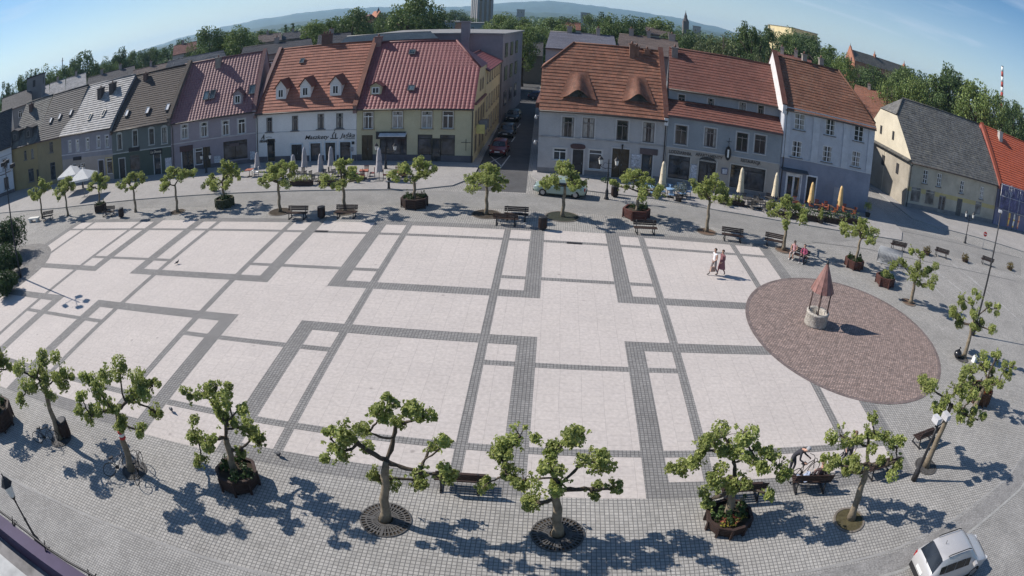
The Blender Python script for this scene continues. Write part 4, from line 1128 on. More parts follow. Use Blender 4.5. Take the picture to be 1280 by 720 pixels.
for k, c in enumerate(((.75, .50, .12), (.70, .68, .64), (.72, .45, .30))):     # flags in front of the sheeting
    u = 2.3+k*1.25
    f = thing('banner_flag', ['narrow yellow and red banner', 'narrow white and yellow banner', 'narrow salmon banner'][k]+' standing before the blue sheeting', 'flag', h.A+h.U*u-h.V*1.3, math.atan2(h.U.y, h.U.x), 'banners before the sheeted house')
    mb = MB(); mb.tube([(0, 0, .09), (0, 0, 2.6)], .025, 6); mb.build('pole', IRON, f)
    mb = MB(); n_ = 8
    for j in range(n_):
        mb.obox((.03, -.02+.03*math.sin(j), .6+j*.23), (.42-.1*abs(j-5)/5, 0, 0), (0, .03, 0), (0, 0, .225), 0 if j % 4 else 1)
    mb.build('cloth', [mat('flag%d' % k, c), mat('flag_b%d' % k, (.6, .2, .12) if k != 1 else (.7, .5, .1))], f)

# --- left end: dark green, violet grey and yellow houses
A, B = P_(143, 225), P_(216, 217)
h = House('town_house', 'dark green shop house with a plain brown roof and three roof lights', A, B, 6.4, 45, 5.65, [wallm('green_wall', (.115, .135, .136)), wallm('dark_green_wall', (.07, .09, .078))])
h.bands = [(h.px(180, 187)[1], 1)]
GTr = mat('green_trim', (.36, .38, .38))
h.win_px([(149.6, 177.3), (169, 173), (189.6, 170.7), (205.6, 169.3)], .72, 1.85, kind='arched', trim=GTr, frame=mat('green_sash', (.12, .13, .13)))
u, _ = h.px(153, 208); h.door(u, .12, .95, 2.4, DOORD, trim=GTr, leaf=1)
u, _ = h.px(168.5, 205); h.window(u, 1.8, 1.7, 1.9, kind='shop', pane=SHOPG, sill=False, frame=mat('green_sash', (.12, .13, .13)))
u, z = h.px(168, 187.5); h.sign(u, z+.1, 1.8, .5, mat('dark_board', (.03, .03, .035)))
u, z = h.px(195, 189.5); h.sign(u, z, 1.85, .62, mat('dark_board', (.03, .03, .035)), 'La Donna', .42, CREAMT, .25)
u, _ = h.px(197, 205); h.door(u, .12, .95, 2.4, DOORD, trim=GTr, leaf=1, glass=True)
u, z = h.px(211, 204); h.sign(u, z, .95, 1.3, POSTER, name='notice_board')
h.strip_(h.H-.22, .3, .14, h.walls[0]); h.strip_(h.px(180, 187)[1], .12, .06, GTr)
h.build_walls(); h.roof('course', [T_BROWN, mat('fascia', (.12, .08, .08))], course=.34, step=.035); h.gutter()
for x, y in ((159, 142), (185, 138.5), (210, 134.5)): h.skylight(x, y, .6, 1.0, pale=True)
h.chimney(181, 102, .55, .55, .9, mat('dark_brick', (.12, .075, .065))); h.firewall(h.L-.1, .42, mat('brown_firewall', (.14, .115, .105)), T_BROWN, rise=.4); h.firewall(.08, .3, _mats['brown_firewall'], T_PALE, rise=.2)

A, B = P_(80, 229), P_(143, 225)
h = House('town_house', 'violet grey house with a pale glinting slate roof', A, B, 6.85, 45, 5.3, [wallm('violet_wall', (.215, .215, .25)), wallm('ochre_ground', (.30, .27, .25))])
h.bands = [(h.px(110, 196)[1], 1)]
h.win_px([(87.4, 183), (97, 182), (109.6, 180), (123.3, 177.5), (133.8, 176.7)], .62, 1.5, trim=mat('violet_trim', (.42, .42, .46)))
u, z = h.px(97, 202); h.sign(u, 3.2, 2.0, .45, mat('dark_board', (.03, .03, .035)))
for x in (93, 104): u, _ = h.px(x, 212); h.window(u, 1.7, 1.1, 1.6, kind='shop', pane=SHOPG, sill=False)
u, _ = h.px(127, 212); h.door(u, .12, 1.1, 2.5, DOORD, trim=mat('violet_trim', (.42, .42, .46)))
u, _ = h.px(137, 208); h.window(u, 1.8, 1.2, 2.0, kind='shop', pane=SHOPG, sill=False, trim=mat('ochre_trim', (.42, .34, .16)))
h.strip_(h.H-.2, .28, .14, mat('violet_trim', (.42, .42, .46))); h.strip_(h.px(110, 190)[1], .12, .06, _mats['violet_trim'])
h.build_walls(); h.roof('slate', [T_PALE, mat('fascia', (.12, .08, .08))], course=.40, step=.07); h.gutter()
for x, y in ((113, 146.6), (130, 142)): h.skylight(x, y, .6, 1.0)
for x, y in ((124, 125), (138.6, 119)): h.chimney(x, y, .9, .8, 1.5, mat('shaded_dormer_black', (.07, .06, .06)))  # black blocks standing in for the shaded sides and shadows of dormers

A, B = P_(50, 233), P_(80, 229)
h = House('town_house', 'yellow brown house end with a dark shaded roof and three bright roof lights', A, B, 6.85, 48, 4.9, [wallm('ochre_wall', (.26, .215, .13))])
u, z = h.px(64, 184); h.window(u, z, .9, 1.5, frame=DF); u, z = h.px(66, 210.5); h.window(u, 1.9, 1.3, 2.5, kind='shop', pane=SHOPG, frame=DF, sill=False)
h.build_walls(); h.roof('slate', [T_DARK, mat('fascia', (.12, .08, .08))], u1=h.L+2.2)  # the darker slates put this slope's shade into the colour
for x, y in ((64, 150.6), (75, 146), (89, 141)): h.skylight(x, y, .6, .95, pale=True)
A, B = P_(18, 239.5), P_(50, 233)
h = House('town_house', 'yellow brown house with a grey slate roof and two dark dormers', A, B, 6.8, 45, 5.5, [wallm('ochre_wall2', (.29, .23, .125))])
h.win_px([(31.7, 194), (40.4, 192)], .6, 1.4, frame=DF); u, z = h.px(39, 219); h.window(u, 1.9, 1.35, 1.9, frame=DF, kind='shop', pane=SHOPG)
u, _ = h.px(51, 220); h.door(u-.5, .12, .9, 2.4, DOORD, leaf=1)
h.build_walls(); h.roof('slate', [T_SLATE, mat('fascia', (.12, .08, .08))], step=.04); h.gutter()
for x, y in ((35.6, 174), (19, 178)): h.dormer(x, y, 1.9, 1.5, mat('dormer_slate', (.07, .07, .075)), T_DARK, rise=.3, frame=DF)
h.chimney(38, 141, .7, .7, 1.2, mat('dark_brick', (.12, .075, .065)))
A, B = P_(-60, 266), P_(20, 239.5)
A = (B[0]-13.5, B[1]-14.5)
h = House('town_house', 'white house with grey bands at the left edge of the square', A, (B[0], B[1]-.3), 7.3, 45, 5.0, [wallm('cool_white_wall', (.52, .54, .58)), mat('dark_plinth', (.12, .11, .12))])
h.bands = [(.6, 1)]
for k in range(6):
    h.window(h.L-1.5-k*3.1, 4.7, .85, 1.5, trim=mat('band_grey', (.28, .29, .33)), frame=WHITE); h.window(h.L-1.5-k*3.1, 1.8, .95, 1.8, kind='shop', pane=SHOPG, frame=DF)
for z in (3.3, 3.7, 5.9): h.strip_(z, .1, .05, mat('band_grey', (.28, .29, .33)))
h.build_walls(); h.roof('slate', [T_DARK, mat('fascia', (.12, .08, .08))]); h.gutter()
# ------------------------------------------------------------------ street furniture
def shade_of(o): return o
def planter(loc, r, h, label, n=6, m=None, plants='green', rz=.3, group='wooden plant tubs', flowers=None, seed=0):
    t = thing('planter', label, 'planter', loc, rz, group); rnd = random.Random(seed)
    m = m or WOODD
    mb = MB()
    for k in range(n):
        a0, a1 = 2*PI*k/n, 2*PI*(k+1)/n
        rows = 4
        for j in range(rows):
            z0, z1 = .06+(h-.06)*j/rows, .06+(h-.06)*(j+1)/rows-.015; k0, k1 = .90+.10*j/rows, .90+.10*(j+1)/rows
            p = [Vector((math.cos(a)*r*q, math.sin(a)*r*q, z)) for a, q, z in ((a0, k0, z0), (a1, k0, z0), (a1, k1, z1), (a0, k1, z1))]
            c = Vector((math.cos((a0+a1)/2), math.sin((a0+a1)/2), 0))*-.05
            mb.extrude(p, c)
        e0, e1 = [Vector((math.cos(a)*r, math.sin(a)*r, h)) for a in (a0, a1)]; i0, i1 = e0*.86, e1*.86; i0.z = i1.z = h
        mb.extrude([e0, e1, i1, i0], (0, 0, .05))
        c0 = Vector((math.cos(a0)*r, math.sin(a0)*r, 0)); mb.box((c0.x*.96, c0.y*.96, h/2), (.09, .09, h), a0)
    mb.build('tub', m, t)
    sb = MB(); sb.prism([(math.cos(2*PI*k/n)*r*.87, math.sin(2*PI*k/n)*r*.87) for k in range(n)], h-.2, h-.07); sb.build('soil', SOIL, t)
    pb = MB()
    for k in range(9):
        a = rnd.uniform(0, 2*PI); q = r*rnd.uniform(.3, .75); pb.leaves((math.cos(a)*q, math.sin(a)*q, h+.08), rnd.uniform(.14, .26), 40, .11, rnd, 0)
        if rnd.random() < .35: pb.leaves((math.cos(a)*q, math.sin(a)*q, h+.3), .15, 25, .1, rnd, 0, (.6, .6, 1.6))
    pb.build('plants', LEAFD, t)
    if flowers:
        fb = MB()
        for k, c in enumerate(flowers):
            for _ in range(3):
                a = rnd.uniform(-2.2, -.6); q = r*rnd.uniform(.4, .8); fb.leaves((math.cos(a-rz)*q, math.sin(a-rz)*q, h+.12), .16, 22, .09, rnd, k)
        fb.build('flowers', [leafmat('flower%d%d%d' % tuple(int(x*99) for x in c), tuple(x*.6 for x in c), c) for c in flowers], t)
    return t

def bench_proto():
    t = thing('bench', 'x', 'bench')
    mb = MB()
    for k in range(4): mb.box((0, -.24+.125*k, .45), (1.7, .10, .045))
    mb.build('seat', WOODD, t)
    mb = MB()
    for k in range(3): mb.obox((-.85, .20+.035*k, .56+.12*k), (1.7, 0, 0), (0, .035, 0), (0, .02, .095))
    mb.build('backrest', WOODD, t)
    for x in (-.62, .62):
        mb = MB()
        mb.tube([(x, -.26, .42), (x, -.30, .2), (x, -.34, .02)], .035, 6); mb.tube([(x, .17, .42), (x, .22, .2), (x, .30, .02)], .035, 6)
        mb.tube([(x, -.27, .42), (x, .18, .42), (x, .30, .92)], .032, 6); mb.box((x, 0, .02), (.08, .72, .04))
        mb.build('leg', IRON, t)
    return t
BENCH = bench_proto(); _bn = [0]
def bench(x, y, rz, label):
    p = gnd(x, y); p.z = .01
    if _bn[0] == 0: BENCH.location = p; BENCH.rotation_euler = (0, 0, rz); BENCH['label'] = label; BENCH['group'] = 'slatted park benches'; o = BENCH
    else: o = dup(BENCH, p, rz, label, 'slatted park benches')
    _bn[0] += 1
    return o
bench(372, 273, 0, 'dark bench left of the litter bin, before the white shop house')
bench(433, 272, .02, 'dark bench under the tree right of the litter bin before the white house')
bench(136, 270, 0, 'dark slatted bench left of the litter bin at the far left of the square')
bench(632, 281, PI, 'dark bench before the mouth of the side street')
bench(645, 275, 0, 'dark bench back to back with the one before the side street')
bench(806, 292, .1, 'dark bench in front of the hexagonal tub with a tree, far side')
bench(915, 301, -.12, 'dark bench above the walking couple on the far side of the square')
bench(968, 308, -.3, 'dark bench in tree shade left of the seated pair')
SB1 = bench(997, 326, -.75, 'bench with a pair sitting on it beside the round paving')
bench(575, 610, PI+.03, 'dark bench between the two middle trees of the near row')
bench(925, 622, PI, 'dark bench behind the near tree with flowers at its foot')
SB2 = bench(1010, 611, PI-.1, 'bench with a seated person and a bicycle behind it on the near side')
bench(1098, 592, PI+.2, 'dark bench right of the seated person, behind the near tree')
bench(1154, 553, PI+.25, 'dark bench above the floodlight post at the near right corner')
bench(1122, 313, 2.9, 'backless looking bench by the steel barriers on the right road')
bench(1176, 321, 2.75, 'middle one of three benches in a row by the right road')
bench(1233, 331, 2.7, 'rightmost bench by the right road, beside the tall mast')
bench(60, 275, .3, 'bench behind the white seat at the far left corner')
p = gnd(43, 277)
t = thing('low_seat', 'low white stone seat at the far left corner of the square', 'seat', p, .1)
mb = MB(); mb.box((0, 0, .40), (2.0, .6, .14)); mb.build('seat', mat('white_stone', (.62, .61, .58)), t)
for x in (-.7, .7): mb = MB(); mb.box((x, 0, .165), (.3, .5, .33)); mb.build('leg', mat('white_stone', (.62, .61, .58)), t)

def bin_proto():
    t = thing('litter_bin', 'x', 'litter bin', group='round litter bins')
    mb = MB(); mb.lathe([(.24, .08), (.27, .15), (.27, .82), (.24, .85), (.2, .83), (.2, .3)], n=14); mb.build('bin_body', IRON, t)
    mb = MB()
    for k in range(14):
        a = 2*PI*k/14; mb.box((.285*math.cos(a), .285*math.sin(a), .48), (.03, .075, .66), a)
    mb.build('slat_cladding', WOODD, t)
    mb = MB(); mb.lathe([(.3, .86), (.31, .89), (.3, .92), (.22, .93)], n=14); mb.build('rim', IRON, t)
    return t
BIN = bin_proto()
for i, (x, y, l) in enumerate([(152, 272, 'dark round litter bin beside the bench at the far left'), (402, 273, 'dark round litter bin between the two benches before the white house'),
                              (678, 287, 'dark round litter bin at the far edge right of the side street'), (768, 246, 'dark litter bin next to the lantern post before the grey corner house')]):
    p = gnd(x, y)
    if i == 0: BIN.location = p; BIN['label'] = l
    else: dup(BIN, p, 0, l)

def lantern_head(parent, x, y, z, s=1.0):
    mb = MB()
    mb.lathe([(.10*s, 0), (.17*s, .42*s)], (x, y, z), 6, smooth=False); mb.lathe([(.24*s, .42*s), (.20*s, .46*s), (.10*s, .62*s), (.03*s, .66*s), (.02*s, .78*s)], (x, y, z), 6, 0, smooth=False)
    mb.lathe([(.05*s, -.1*s), (.11*s, 0)], (x, y, z), 6, smooth=False)
    o = mb.build('lantern', IRON, parent)
    g = MB(); g.lathe([(.107*s, .02*s), (.178*s, .41*s)], (x, y, z), 6, smooth=False); g.build('lantern_glass', mat('lantern_pane', (.60, .60, .58), rough=.25, var=.05), o)
    return o
def street_lamp(base, top_h, label, arms=2, arm=.65, flowers=False, rz=0.0, s=1.0, group='old style lantern posts'):
    t = thing('street_lamp', label, 'street lamp', base, rz, group)
    mb = MB(); H = top_h
    mb.lathe([(.20, 0), (.20, .12), (.14, .2), (.13, .7), (.09, .8), (.06, .95), (.05, H*.62), (.075, H*.63), (.045, H*.66), (.035, H*.92), (.05, H*.93), (.03, H+.1), (.0, H+.2)], n=10)
    mb.build('post', IRON, t)
    am = MB()
    for k in range(arms):
        a = 2*PI*k/arms; c, q = math.cos(a), math.sin(a)
        am.tube([(0, 0, H*.82), (c*arm*.4, q*arm*.4, H*.80), (c*arm*.9, q*arm*.9, H*.84), (c*arm, q*arm, H*.90)], .025, 6)
        am.tube([(0, 0, H*.93), (c*arm*.5, q*arm*.5, H*.95), (c*arm*.72, q*arm*.72, H*.86)], .018, 5)
    if arms: am.build('arms', IRON, t)
    for k in range(arms):
        a = 2*PI*k/arms; lantern_head(t, math.cos(a)*arm, math.sin(a)*arm, H*.90, s)
    if not arms: lantern_head(t, 0, 0, H+.1, s*1.3)
    if flowers:
        rnd = random.Random(4); fb = MB()
        for k in range(6):
            a = 2*PI*k/6; fb.leaves((math.cos(a)*.42, math.sin(a)*.42, H*.5), .2, 36, .1, rnd)
        bk = fb.build('hanging_plants', LEAFD, t)
        rb = MB(); rb.tube([(math.cos(2*PI*k/16)*.42, math.sin(2*PI*k/16)*.42, H*.46) for k in range(17)], .02, 5); rb.build('basket_ring', IRON, t)
    return t
def lamp_px(bx, by, tx, ty, label, **k):
    b = gnd(bx, by); h = height_at(b, tx, ty); return street_lamp(b, h-.55, label, **k)
lamp_px(758, 249, 762, 193, 'double lantern post with a flower ring before the pale grey house', flowers=True)
lamp_px(1066, 263, 1066, 227, 'double lantern post in front of the pale blue house')
lamp_px(1206, 304, 1213, 262, 'double lantern post in front of the cream slate roofed house')
lamp_px(104, 236, 107, 203, 'double lantern post beside the white parasols on the far left', arm=.5)
lamp_px(258, 217, 260, 190, 'double lantern post in front of the purple house', arm=.6)
lamp_px(482, 212, 482, 178, 'double lantern post in front of the yellow corner house', arm=.9)
# lantern close to the camera's building
b = gnd(55, 690); tH = height_at(b, 10, 600)
street_lamp(b, tH-.75, 'single dark lantern on a post at the lower left edge', arms=0, s=1.0, group=None)

def floodmast(base, H, label, heads, arm=.9, lean=(0, 0), flag=False, s=1.0, rz=0.0):
    t = thing('floodlight_mast', label, 'floodlight', base, rz, 'floodlight masts')
    mb = MB(); mb.lathe([(.16, 0), (.16, .5), (.09, .6), (.075, H*.5), (.05, H)], n=10); mb.build('mast', IRON, t)
    for a, l, z in heads:
        c, q = math.cos(a), math.sin(a); hb = MB()
        hb.tube([(0, 0, z-.25), (c*l*.6, q*l*.6, z-.2), (c*l, q*l, z)], .03, 6); o = hb.build('arm', IRON, t)
        bx = MB(); bx.box((c*l, q*l, z+.18*s), (.5*s, .34*s, .30*s), a+PI/2); bx.build('floodlight', IRON if s == 1.0 else mat('lamp_housing', (.50, .50, .52), rough=.4), o)
    return t
b = gnd(26, 347); floodmast(b, 9.6, 'tall dark floodlight mast beside the round bed at the left edge', [(.2, 1.0, 9.0), (2.3, 1.0, 9.3), (4.2, 1.0, 8.9), (5.4, .8, 9.4)])
b = gnd(1216, 419); HT = height_at(b, 1256, 268)
floodmast(b, max(HT, 6), 'tall thin dark mast rising behind the right hand trees', [(1.0, .3, max(HT, 6)-.1)], s=.6)
b = gnd(1142, 600); HT = height_at(b, 1176, 524)
floodmast(b, HT, 'low floodlight post with two white lamps by the near right bench', [(.2, .42, HT-.1), (PI+.2, .28, HT-.12)], s=.85)

# stone well with a conical tin roof on posts
wc = gnd(1019, 405)
t = thing('well', 'round stone well with a conical brown roof on four posts', 'well', wc)
mb = MB(); n_ = 28
prof = [(.74, 0), (.75, .1), (.71, .66), (.74, .70), (.74, .80), (.50, .80), (.50, .2)]
mb.lathe(prof, n=n_); mb.build('stone_ring', mat('granite_blocks', (.36, .335, .30), var=.3, scale=5, fine=.3, fscale=16, bump=.9, bscale=9), t)
mb = MB(); mb.lathe([(0, .25), (.50, .25)], n=20); mb.build('well_shaft', mat('dark_shaft', (.02, .02, .02)), t)
HW = 3.65
for k in range(4):
    a = PI/4+.35+k*PI/2; mb = MB(); mb.tube([(math.cos(a)*.60, math.sin(a)*.60, .5), (math.cos(a)*.58, math.sin(a)*.58, 2.2)], .045, 8); mb.build('post', mat('rust_post', (.085, .055, .05), rough=.6), t)
mb = MB(); mb.tube([(math.cos(2*PI*k/4+PI/4+.35)*.58, math.sin(2*PI*k/4+PI/4+.35)*.58, 2.15) for k in range(5)], .05, 6); mb.build('ring_beam', _mats['rust_post'], t)
mb = MB(); nn_ = 12
for k in range(nn_):
    a0, a1 = 2*PI*k/nn_, 2*PI*(k+1)/nn_
    rr_ = [(.76, 2.06), (.60, 2.45), (.32, 3.1), (.05, HW)]
    for (r0, z0), (r1, z1) in zip(rr_[:-1], rr_[1:]):
        mb.poly([(math.cos(a0)*r0, math.sin(a0)*r0, z0), (math.cos(a1)*r0, math.sin(a1)*r0, z0), (math.cos(a1)*r1, math.sin(a1)*r1, z1), (math.cos(a0)*r1, math.sin(a0)*r1, z1)])
    mb.poly([(math.cos(a1)*.76, math.sin(a1)*.76, 2.06), (math.cos(a0)*.76, math.sin(a0)*.76, 2.06), (0, 0, 2.4)])
    mb.tube([(math.cos(a0)*.765, math.sin(a0)*.765, 2.06), (math.cos(a0)*.05, math.sin(a0)*.05, HW+.01)], .018, 4)
mb.build('roof', mat('copper_roof', (.225, .115, .10), rough=.5, var=.3, scale=3, spec=.4), t)
mb = MB(); mb.lathe([(.07, HW-.05), (.09, HW+.05), (.03, HW+.12), (.02, HW+.3)], n=8); mb.build('finial', IRON, t)

# steel crowd barriers leaning together
p = gnd(1110, 330)
for k in range(6):
    t = thing('crowd_barrier', 'x', 'barrier', p+Vector((-.2+.28*k*math.cos(1.0), .25*k*math.sin(1.0)-.4, 0)), -.42, 'stacked steel crowd barriers')
    t['label'] = 'galvanised crowd barrier in the stack beside the lone tub on the right'
    t.rotation_euler = (rad(-14+3*k), 0, -.42)
    mb = MB(); w_, hh = 2.3, 1.1
    mb.tube([(-w_/2, 0, .1), (-w_/2, 0, hh), (w_/2, 0, hh), (w_/2, 0, .1), (-w_/2, 0, .1)], .024, 6); mb.build('frame', STEEL, t)
    mb = MB()
    for j in range(1, 17): mb.tube([(-w_/2+w_*j/17, 0, .1), (-w_/2+w_*j/17, 0, hh)], .011, 5)
    mb.build('bars', STEEL, t)
    for x in (-.8, .8): mb = MB(); mb.tube([(x, -.32, .02), (x, 0, .12), (x, .32, .02)], .02, 5); mb.build('foot', STEEL, t)

planter(gnd(1105, 356), .85, .66, 'lone reddish hexagonal plant tub without a tree on the right', m=WOODR, rz=.5, seed=3)
# low clipped plants by the right road, each in a small bed
for i, (x, y, lb) in enumerate(((1158, 318, 'small reddish green bush between the first two roadside benches'), (1206, 327, 'small yellowish bush between the last two roadside benches'), (1262, 337, 'small bush at the right end of the roadside benches'))):
    p = gnd(x, y); rnd = random.Random(i)
    t = thing('bush', lb, 'bush', p, 0, 'low bushes by the right road')
    mb = MB(); mb.leaves((0, 0, .35), .5, 160, .13, rnd); mb.leaves((.25, .1, .5), .32, 70, .13, rnd); mb.build('foliage', leafmat('bush_leaves', (.07, .06, .02), (.19, .14, .04)), t)
    mb = MB(); mb.lathe([(.34, 0), (.42, .28), (.36, .28), (.3, .2)], n=10); mb.build('pot', WOODD, t)
# road sign
p = gnd(1228, 311); t = thing('road_sign', 'round red and white no entry sign on a thin post', 'road sign', p, -.3)
mb = MB(); mb.tube([(0, 0, 0), (0, 0, 1.9)], .03, 6); mb.build('post', STEEL, t)
mb = MB(); mb.lathe([(0, -.05), (.28, -.05), (.28, -.03), (0, -.03)], (0, 0, 1.7), 18, axis='y', smooth=False); sd = mb.build('disc', mat('sign_red', (.55, .06, .05), rough=.4), t)
mb = MB(); mb.box((0, -.056, 1.7), (.4, .01, .09)); mb.build('white_bar', WHITE, sd)

# ------------------------------------------------------------------ cafe terraces
def parasol_closed(x, y, tx, ty, label, c, group):
    b = gnd(x, y); H = max(2.0, height_at(b, tx, ty)); t = thing('parasol', label, 'parasol', b, 0, group)
    mb = MB(); mb.tube([(0, 0, .05), (0, 0, H)], .03, 8); mb.build('pole', mat('parasol_pole', (.35, .33, .3)), t)
    mb = MB(); mb.box((0, 0, .06), (.75, .75, .10)); mb.build('base', mat('parasol_base', (.16, .16, .16)), t)
    mb = MB(); n = 16; z0 = H*.30; prof = [(.30, 0), (.27, .12), (.235, .35), (.21, .6), (.16, .82), (.17, .86), (.10, .96), (.02, 1.0)]; i0 = 0
    for r, f in prof:
        for k in range(n):
            a = 2*PI*k/n; q = r*(1+.20*(1 if k % 2 else -1)*(1-f))+.01*math.sin(k*3+f*9); mb.v.append((math.cos(a)*q, math.sin(a)*q, z0+(H-z0)*f-(.10 if k % 2 and f == 0 else 0)))
    for j in range(len(prof)-1):
        for k in range(n): d = (k+1) % n; mb.face((j*n+k, j*n+d, (j+1)*n+d, (j+1)*n+k), 0, None, True)
    mb.build('folded_canopy', c, t)
    mb = MB(); mb.tube([(math.cos(2*PI*k/12)*.235, math.sin(2*PI*k/12)*.235, z0+(H-z0)*.45) for k in range(13)], .02, 5); mb.build('strap', c, t)
CG = mat('grey_canvas', (.36, .35, .37), var=.15, scale=4); CC = mat('cream_canvas', (.62, .54, .40), var=.12, scale=4); CY = mat('yellow_canvas', (.62, .43, .20), var=.14, scale=4)
for (x, y, tx, ty, l) in [(322, 216, 322, 190, 'closed grey parasol leftmost before the white shop house'), (367, 218, 366, 194, 'short closed grey parasol before the dark double door'), (381, 219, 380, 184, 'tall closed grey parasol right of the dark double door'),
                         (401, 224, 400, 192, 'closed grey parasol before the first shop window of the white house'), (414, 216, 414, 183, 'closed grey parasol before the shop door under the lettering'), (474, 227, 474, 184, 'closed grey parasol in front of the yellow corner house')]:
    parasol_closed(x, y, tx, ty, l, CG, 'closed grey parasols')
for (x, y, tx, ty, l, c) in [(827, 242, 826, 201, 'closed cream parasol among the blue tables', CC), (924, 252, 926, 209, 'closed cream parasol before the wide restaurant window', CC), (967, 257, 969, 215, 'closed cream parasol at the edge of the blue grey house', CC),
                            (1012, 263, 1014, 227, 'closed yellow parasol before the blue house doors', CY), (1048, 267, 1052, 232, 'closed yellow parasol left of the lantern post by the blue house', CY)]:
    parasol_closed(x, y, tx, ty, l, c, 'closed cream and yellow parasols')
def parasol_open(x, y, tx, ty, R_, label, group):
    b = gnd(x, y); H = height_at(b, tx, ty); t = thing('parasol', label, 'parasol', b, .3, group)
    mb = MB(); mb.tube([(0, 0, .05), (0, 0, H-.05)], .035, 8); mb.build('pole', mat('parasol_pole', (.35, .33, .3)), t)
    mb = MB(); mb.box((0, 0, .06), (.75, .75, .10)); mb.build('base', mat('parasol_base', (.16, .16, .16)), t)
    mb = MB(); c = [(math.cos(PI/4+k*PI/2)*R_, math.sin(PI/4+k*PI/2)*R_) for k in range(4)]
    for k in range(4):
        a, d = c[k], c[(k+1) % 4]
        mb.poly([(0, 0, H), (a[0], a[1], H-.95), (d[0], d[1], H-.95)])
        mb.poly([(a[0], a[1], H-.95), (a[0], a[1], H-1.2), (d[0], d[1], H-1.2), (d[0], d[1], H-.95)])
    o = mb.build('canopy', mat('white_canvas', (.70, .69, .66), var=.06), t); 
    mb = MB()
    for k in range(4): mb.tube([(0, 0, H-.45), (c[k][0]*.95, c[k][1]*.95, H-.98)], .015, 4)
    mb.build('ribs', _mats['parasol_pole'], t)
parasol_open(91, 240, 87, 207, 2.3, 'open white square parasol, the farther of two at the far left', 'open white parasols')
parasol_open(106, 247, 108, 209, 2.3, 'open white square parasol, the nearer of two at the far left', 'open white parasols')

def chair_proto(name, c, label):
    t = thing(name, label, 'chair')
    mb = MB(); mb.box((0, 0, .45), (.46, .44, .045)); mb.build('seat', c, t)
    mb = MB()
    for k in range(4): mb.box((-.165+.11*k, .22, .70), (.06, .03, .42))
    mb.box((0, .22, .9), (.46, .035, .07)); mb.build('backrest', c, t)
    for x in (-.19, .19):
        for y in (-.18, .2): mb = MB(); mb.tube([(x, y, .44), (x*1.1, y*1.15, 0)], .018, 5); mb.build('leg', IRON, t)
    return t
def table_proto(c):
    t = thing('cafe_table', 'x', 'table')
    mb = MB(); mb.box((0, 0, .73), (.8, .8, .04)); mb.build('tabletop', c, t)
    mb = MB(); mb.tube([(0, 0, .04), (0, 0, .72)], .035, 8); mb.box((0, 0, .02), (.5, .5, .04)); mb.build('pedestal', IRON, t)
    return t
def terrace(spots, ctab, cch, tlabel, clabel, tgroup, cgroup, seed=0, n=4):
    rnd = random.Random(seed); T = table_proto(ctab); Cx = chair_proto('cafe_chair', cch, clabel); first = [True, True]
    for i, (x, y) in enumerate(spots):
        p = gnd(x, y); p.z = .09 if p.y > 51 else 0.0; rz = rnd.uniform(-.3, .3)
        if i == 0: T.location = p; T.rotation_euler = (0, 0, rz); T['label'] = tlabel[i]; T['group'] = tgroup
        else: dup(T, p, rz, tlabel[i], tgroup)
        for k in range(n):
            a = rz+k*PI/2+rnd.uniform(-.15, .15); q = p+Vector((math.cos(a), math.sin(a), 0))*rnd.uniform(.68, .82); r_ = a-PI/2+rnd.uniform(-.2, .2)
            lb = clabel % i if '%' in clabel else clabel
            if first[1]: Cx.location = q; Cx.rotation_euler = (0, 0, r_); Cx['label'] = clabel; Cx['group'] = cgroup; first[1] = False
            else: dup(Cx, q, r_, clabel, cgroup)
GW = mat('grey_rattan', (.11, .105, .10), var=.3); BL = mat('blue_cloth', (.20, .33, .50), var=.15); OR = mat('orange_rattan', (.30, .085, .04), var=.3); DK = mat('dark_rattan', (.05, .047, .045), var=.3)
terrace([(345, 224), (372, 226), (398, 228), (423, 222), (440, 226)], GW, GW, ['small grey cafe table behind the left tree before the white house', 'small grey cafe table before the dark double door', 'small grey cafe table beside the middle grey parasol', 'small grey cafe table under the black lettering', 'small grey cafe table at the right end of the white house terrace'],
        'grey cafe chair on the terrace of the white shop house', 'tables of the white house terrace', 'chairs of the white house terrace', 1)
terrace([(812, 245), (838, 248), (850, 246)], BL, mat('blue_chair', (.16, .26, .40)), ['blue cafe table left of the cream parasol', 'blue cafe table right of the cream parasol', 'blue cafe table beside the potted olive'],
        'blue cafe chair before the guest house', 'blue terrace tables', 'blue terrace chairs', 2)
terrace([(905, 256), (934, 259), (950, 263), (960, 258)], DK, DK, ['dark cafe table left of the middle cream parasol', 'dark cafe table right of the middle cream parasol', 'dark cafe table nearest the road by the restaurant', 'dark cafe table by the right cream parasol'],
        'dark cafe chair on the restaurant terrace', 'restaurant terrace tables', 'restaurant terrace chairs', 3)
terrace([(993, 262), (1022, 266), (1036, 268), (1060, 271)], mat('brown_table', (.10, .06, .04)), OR, ['brown cafe table before the white doors of the blue house', 'brown cafe table right of the first yellow parasol', 'brown cafe table between the yellow parasols', 'brown cafe table by the right yellow parasol'],
        'orange cafe chair on the blue house terrace', 'blue house terrace tables', 'orange terrace chairs', 4)
terrace([(312, 222)], mat('red_table', (.33, .12, .08)), WHITE, ['reddish cafe table at the left end of the white house terrace'], 'white cafe chair by the reddish table', 'reddish cafe table', 'white chairs at the reddish table', 5, n=2)
terrace([(455, 224), (493, 226)], mat('red_table', (.33, .12, .08)), mat('wine_chair', (.14, .04, .04)), ['reddish table left of the parasol at the yellow house', 'reddish table right of the parasol at the yellow house'], 'wine red cafe chair before the yellow corner house', 'tables at the yellow house', 'chairs at the yellow house', 6)

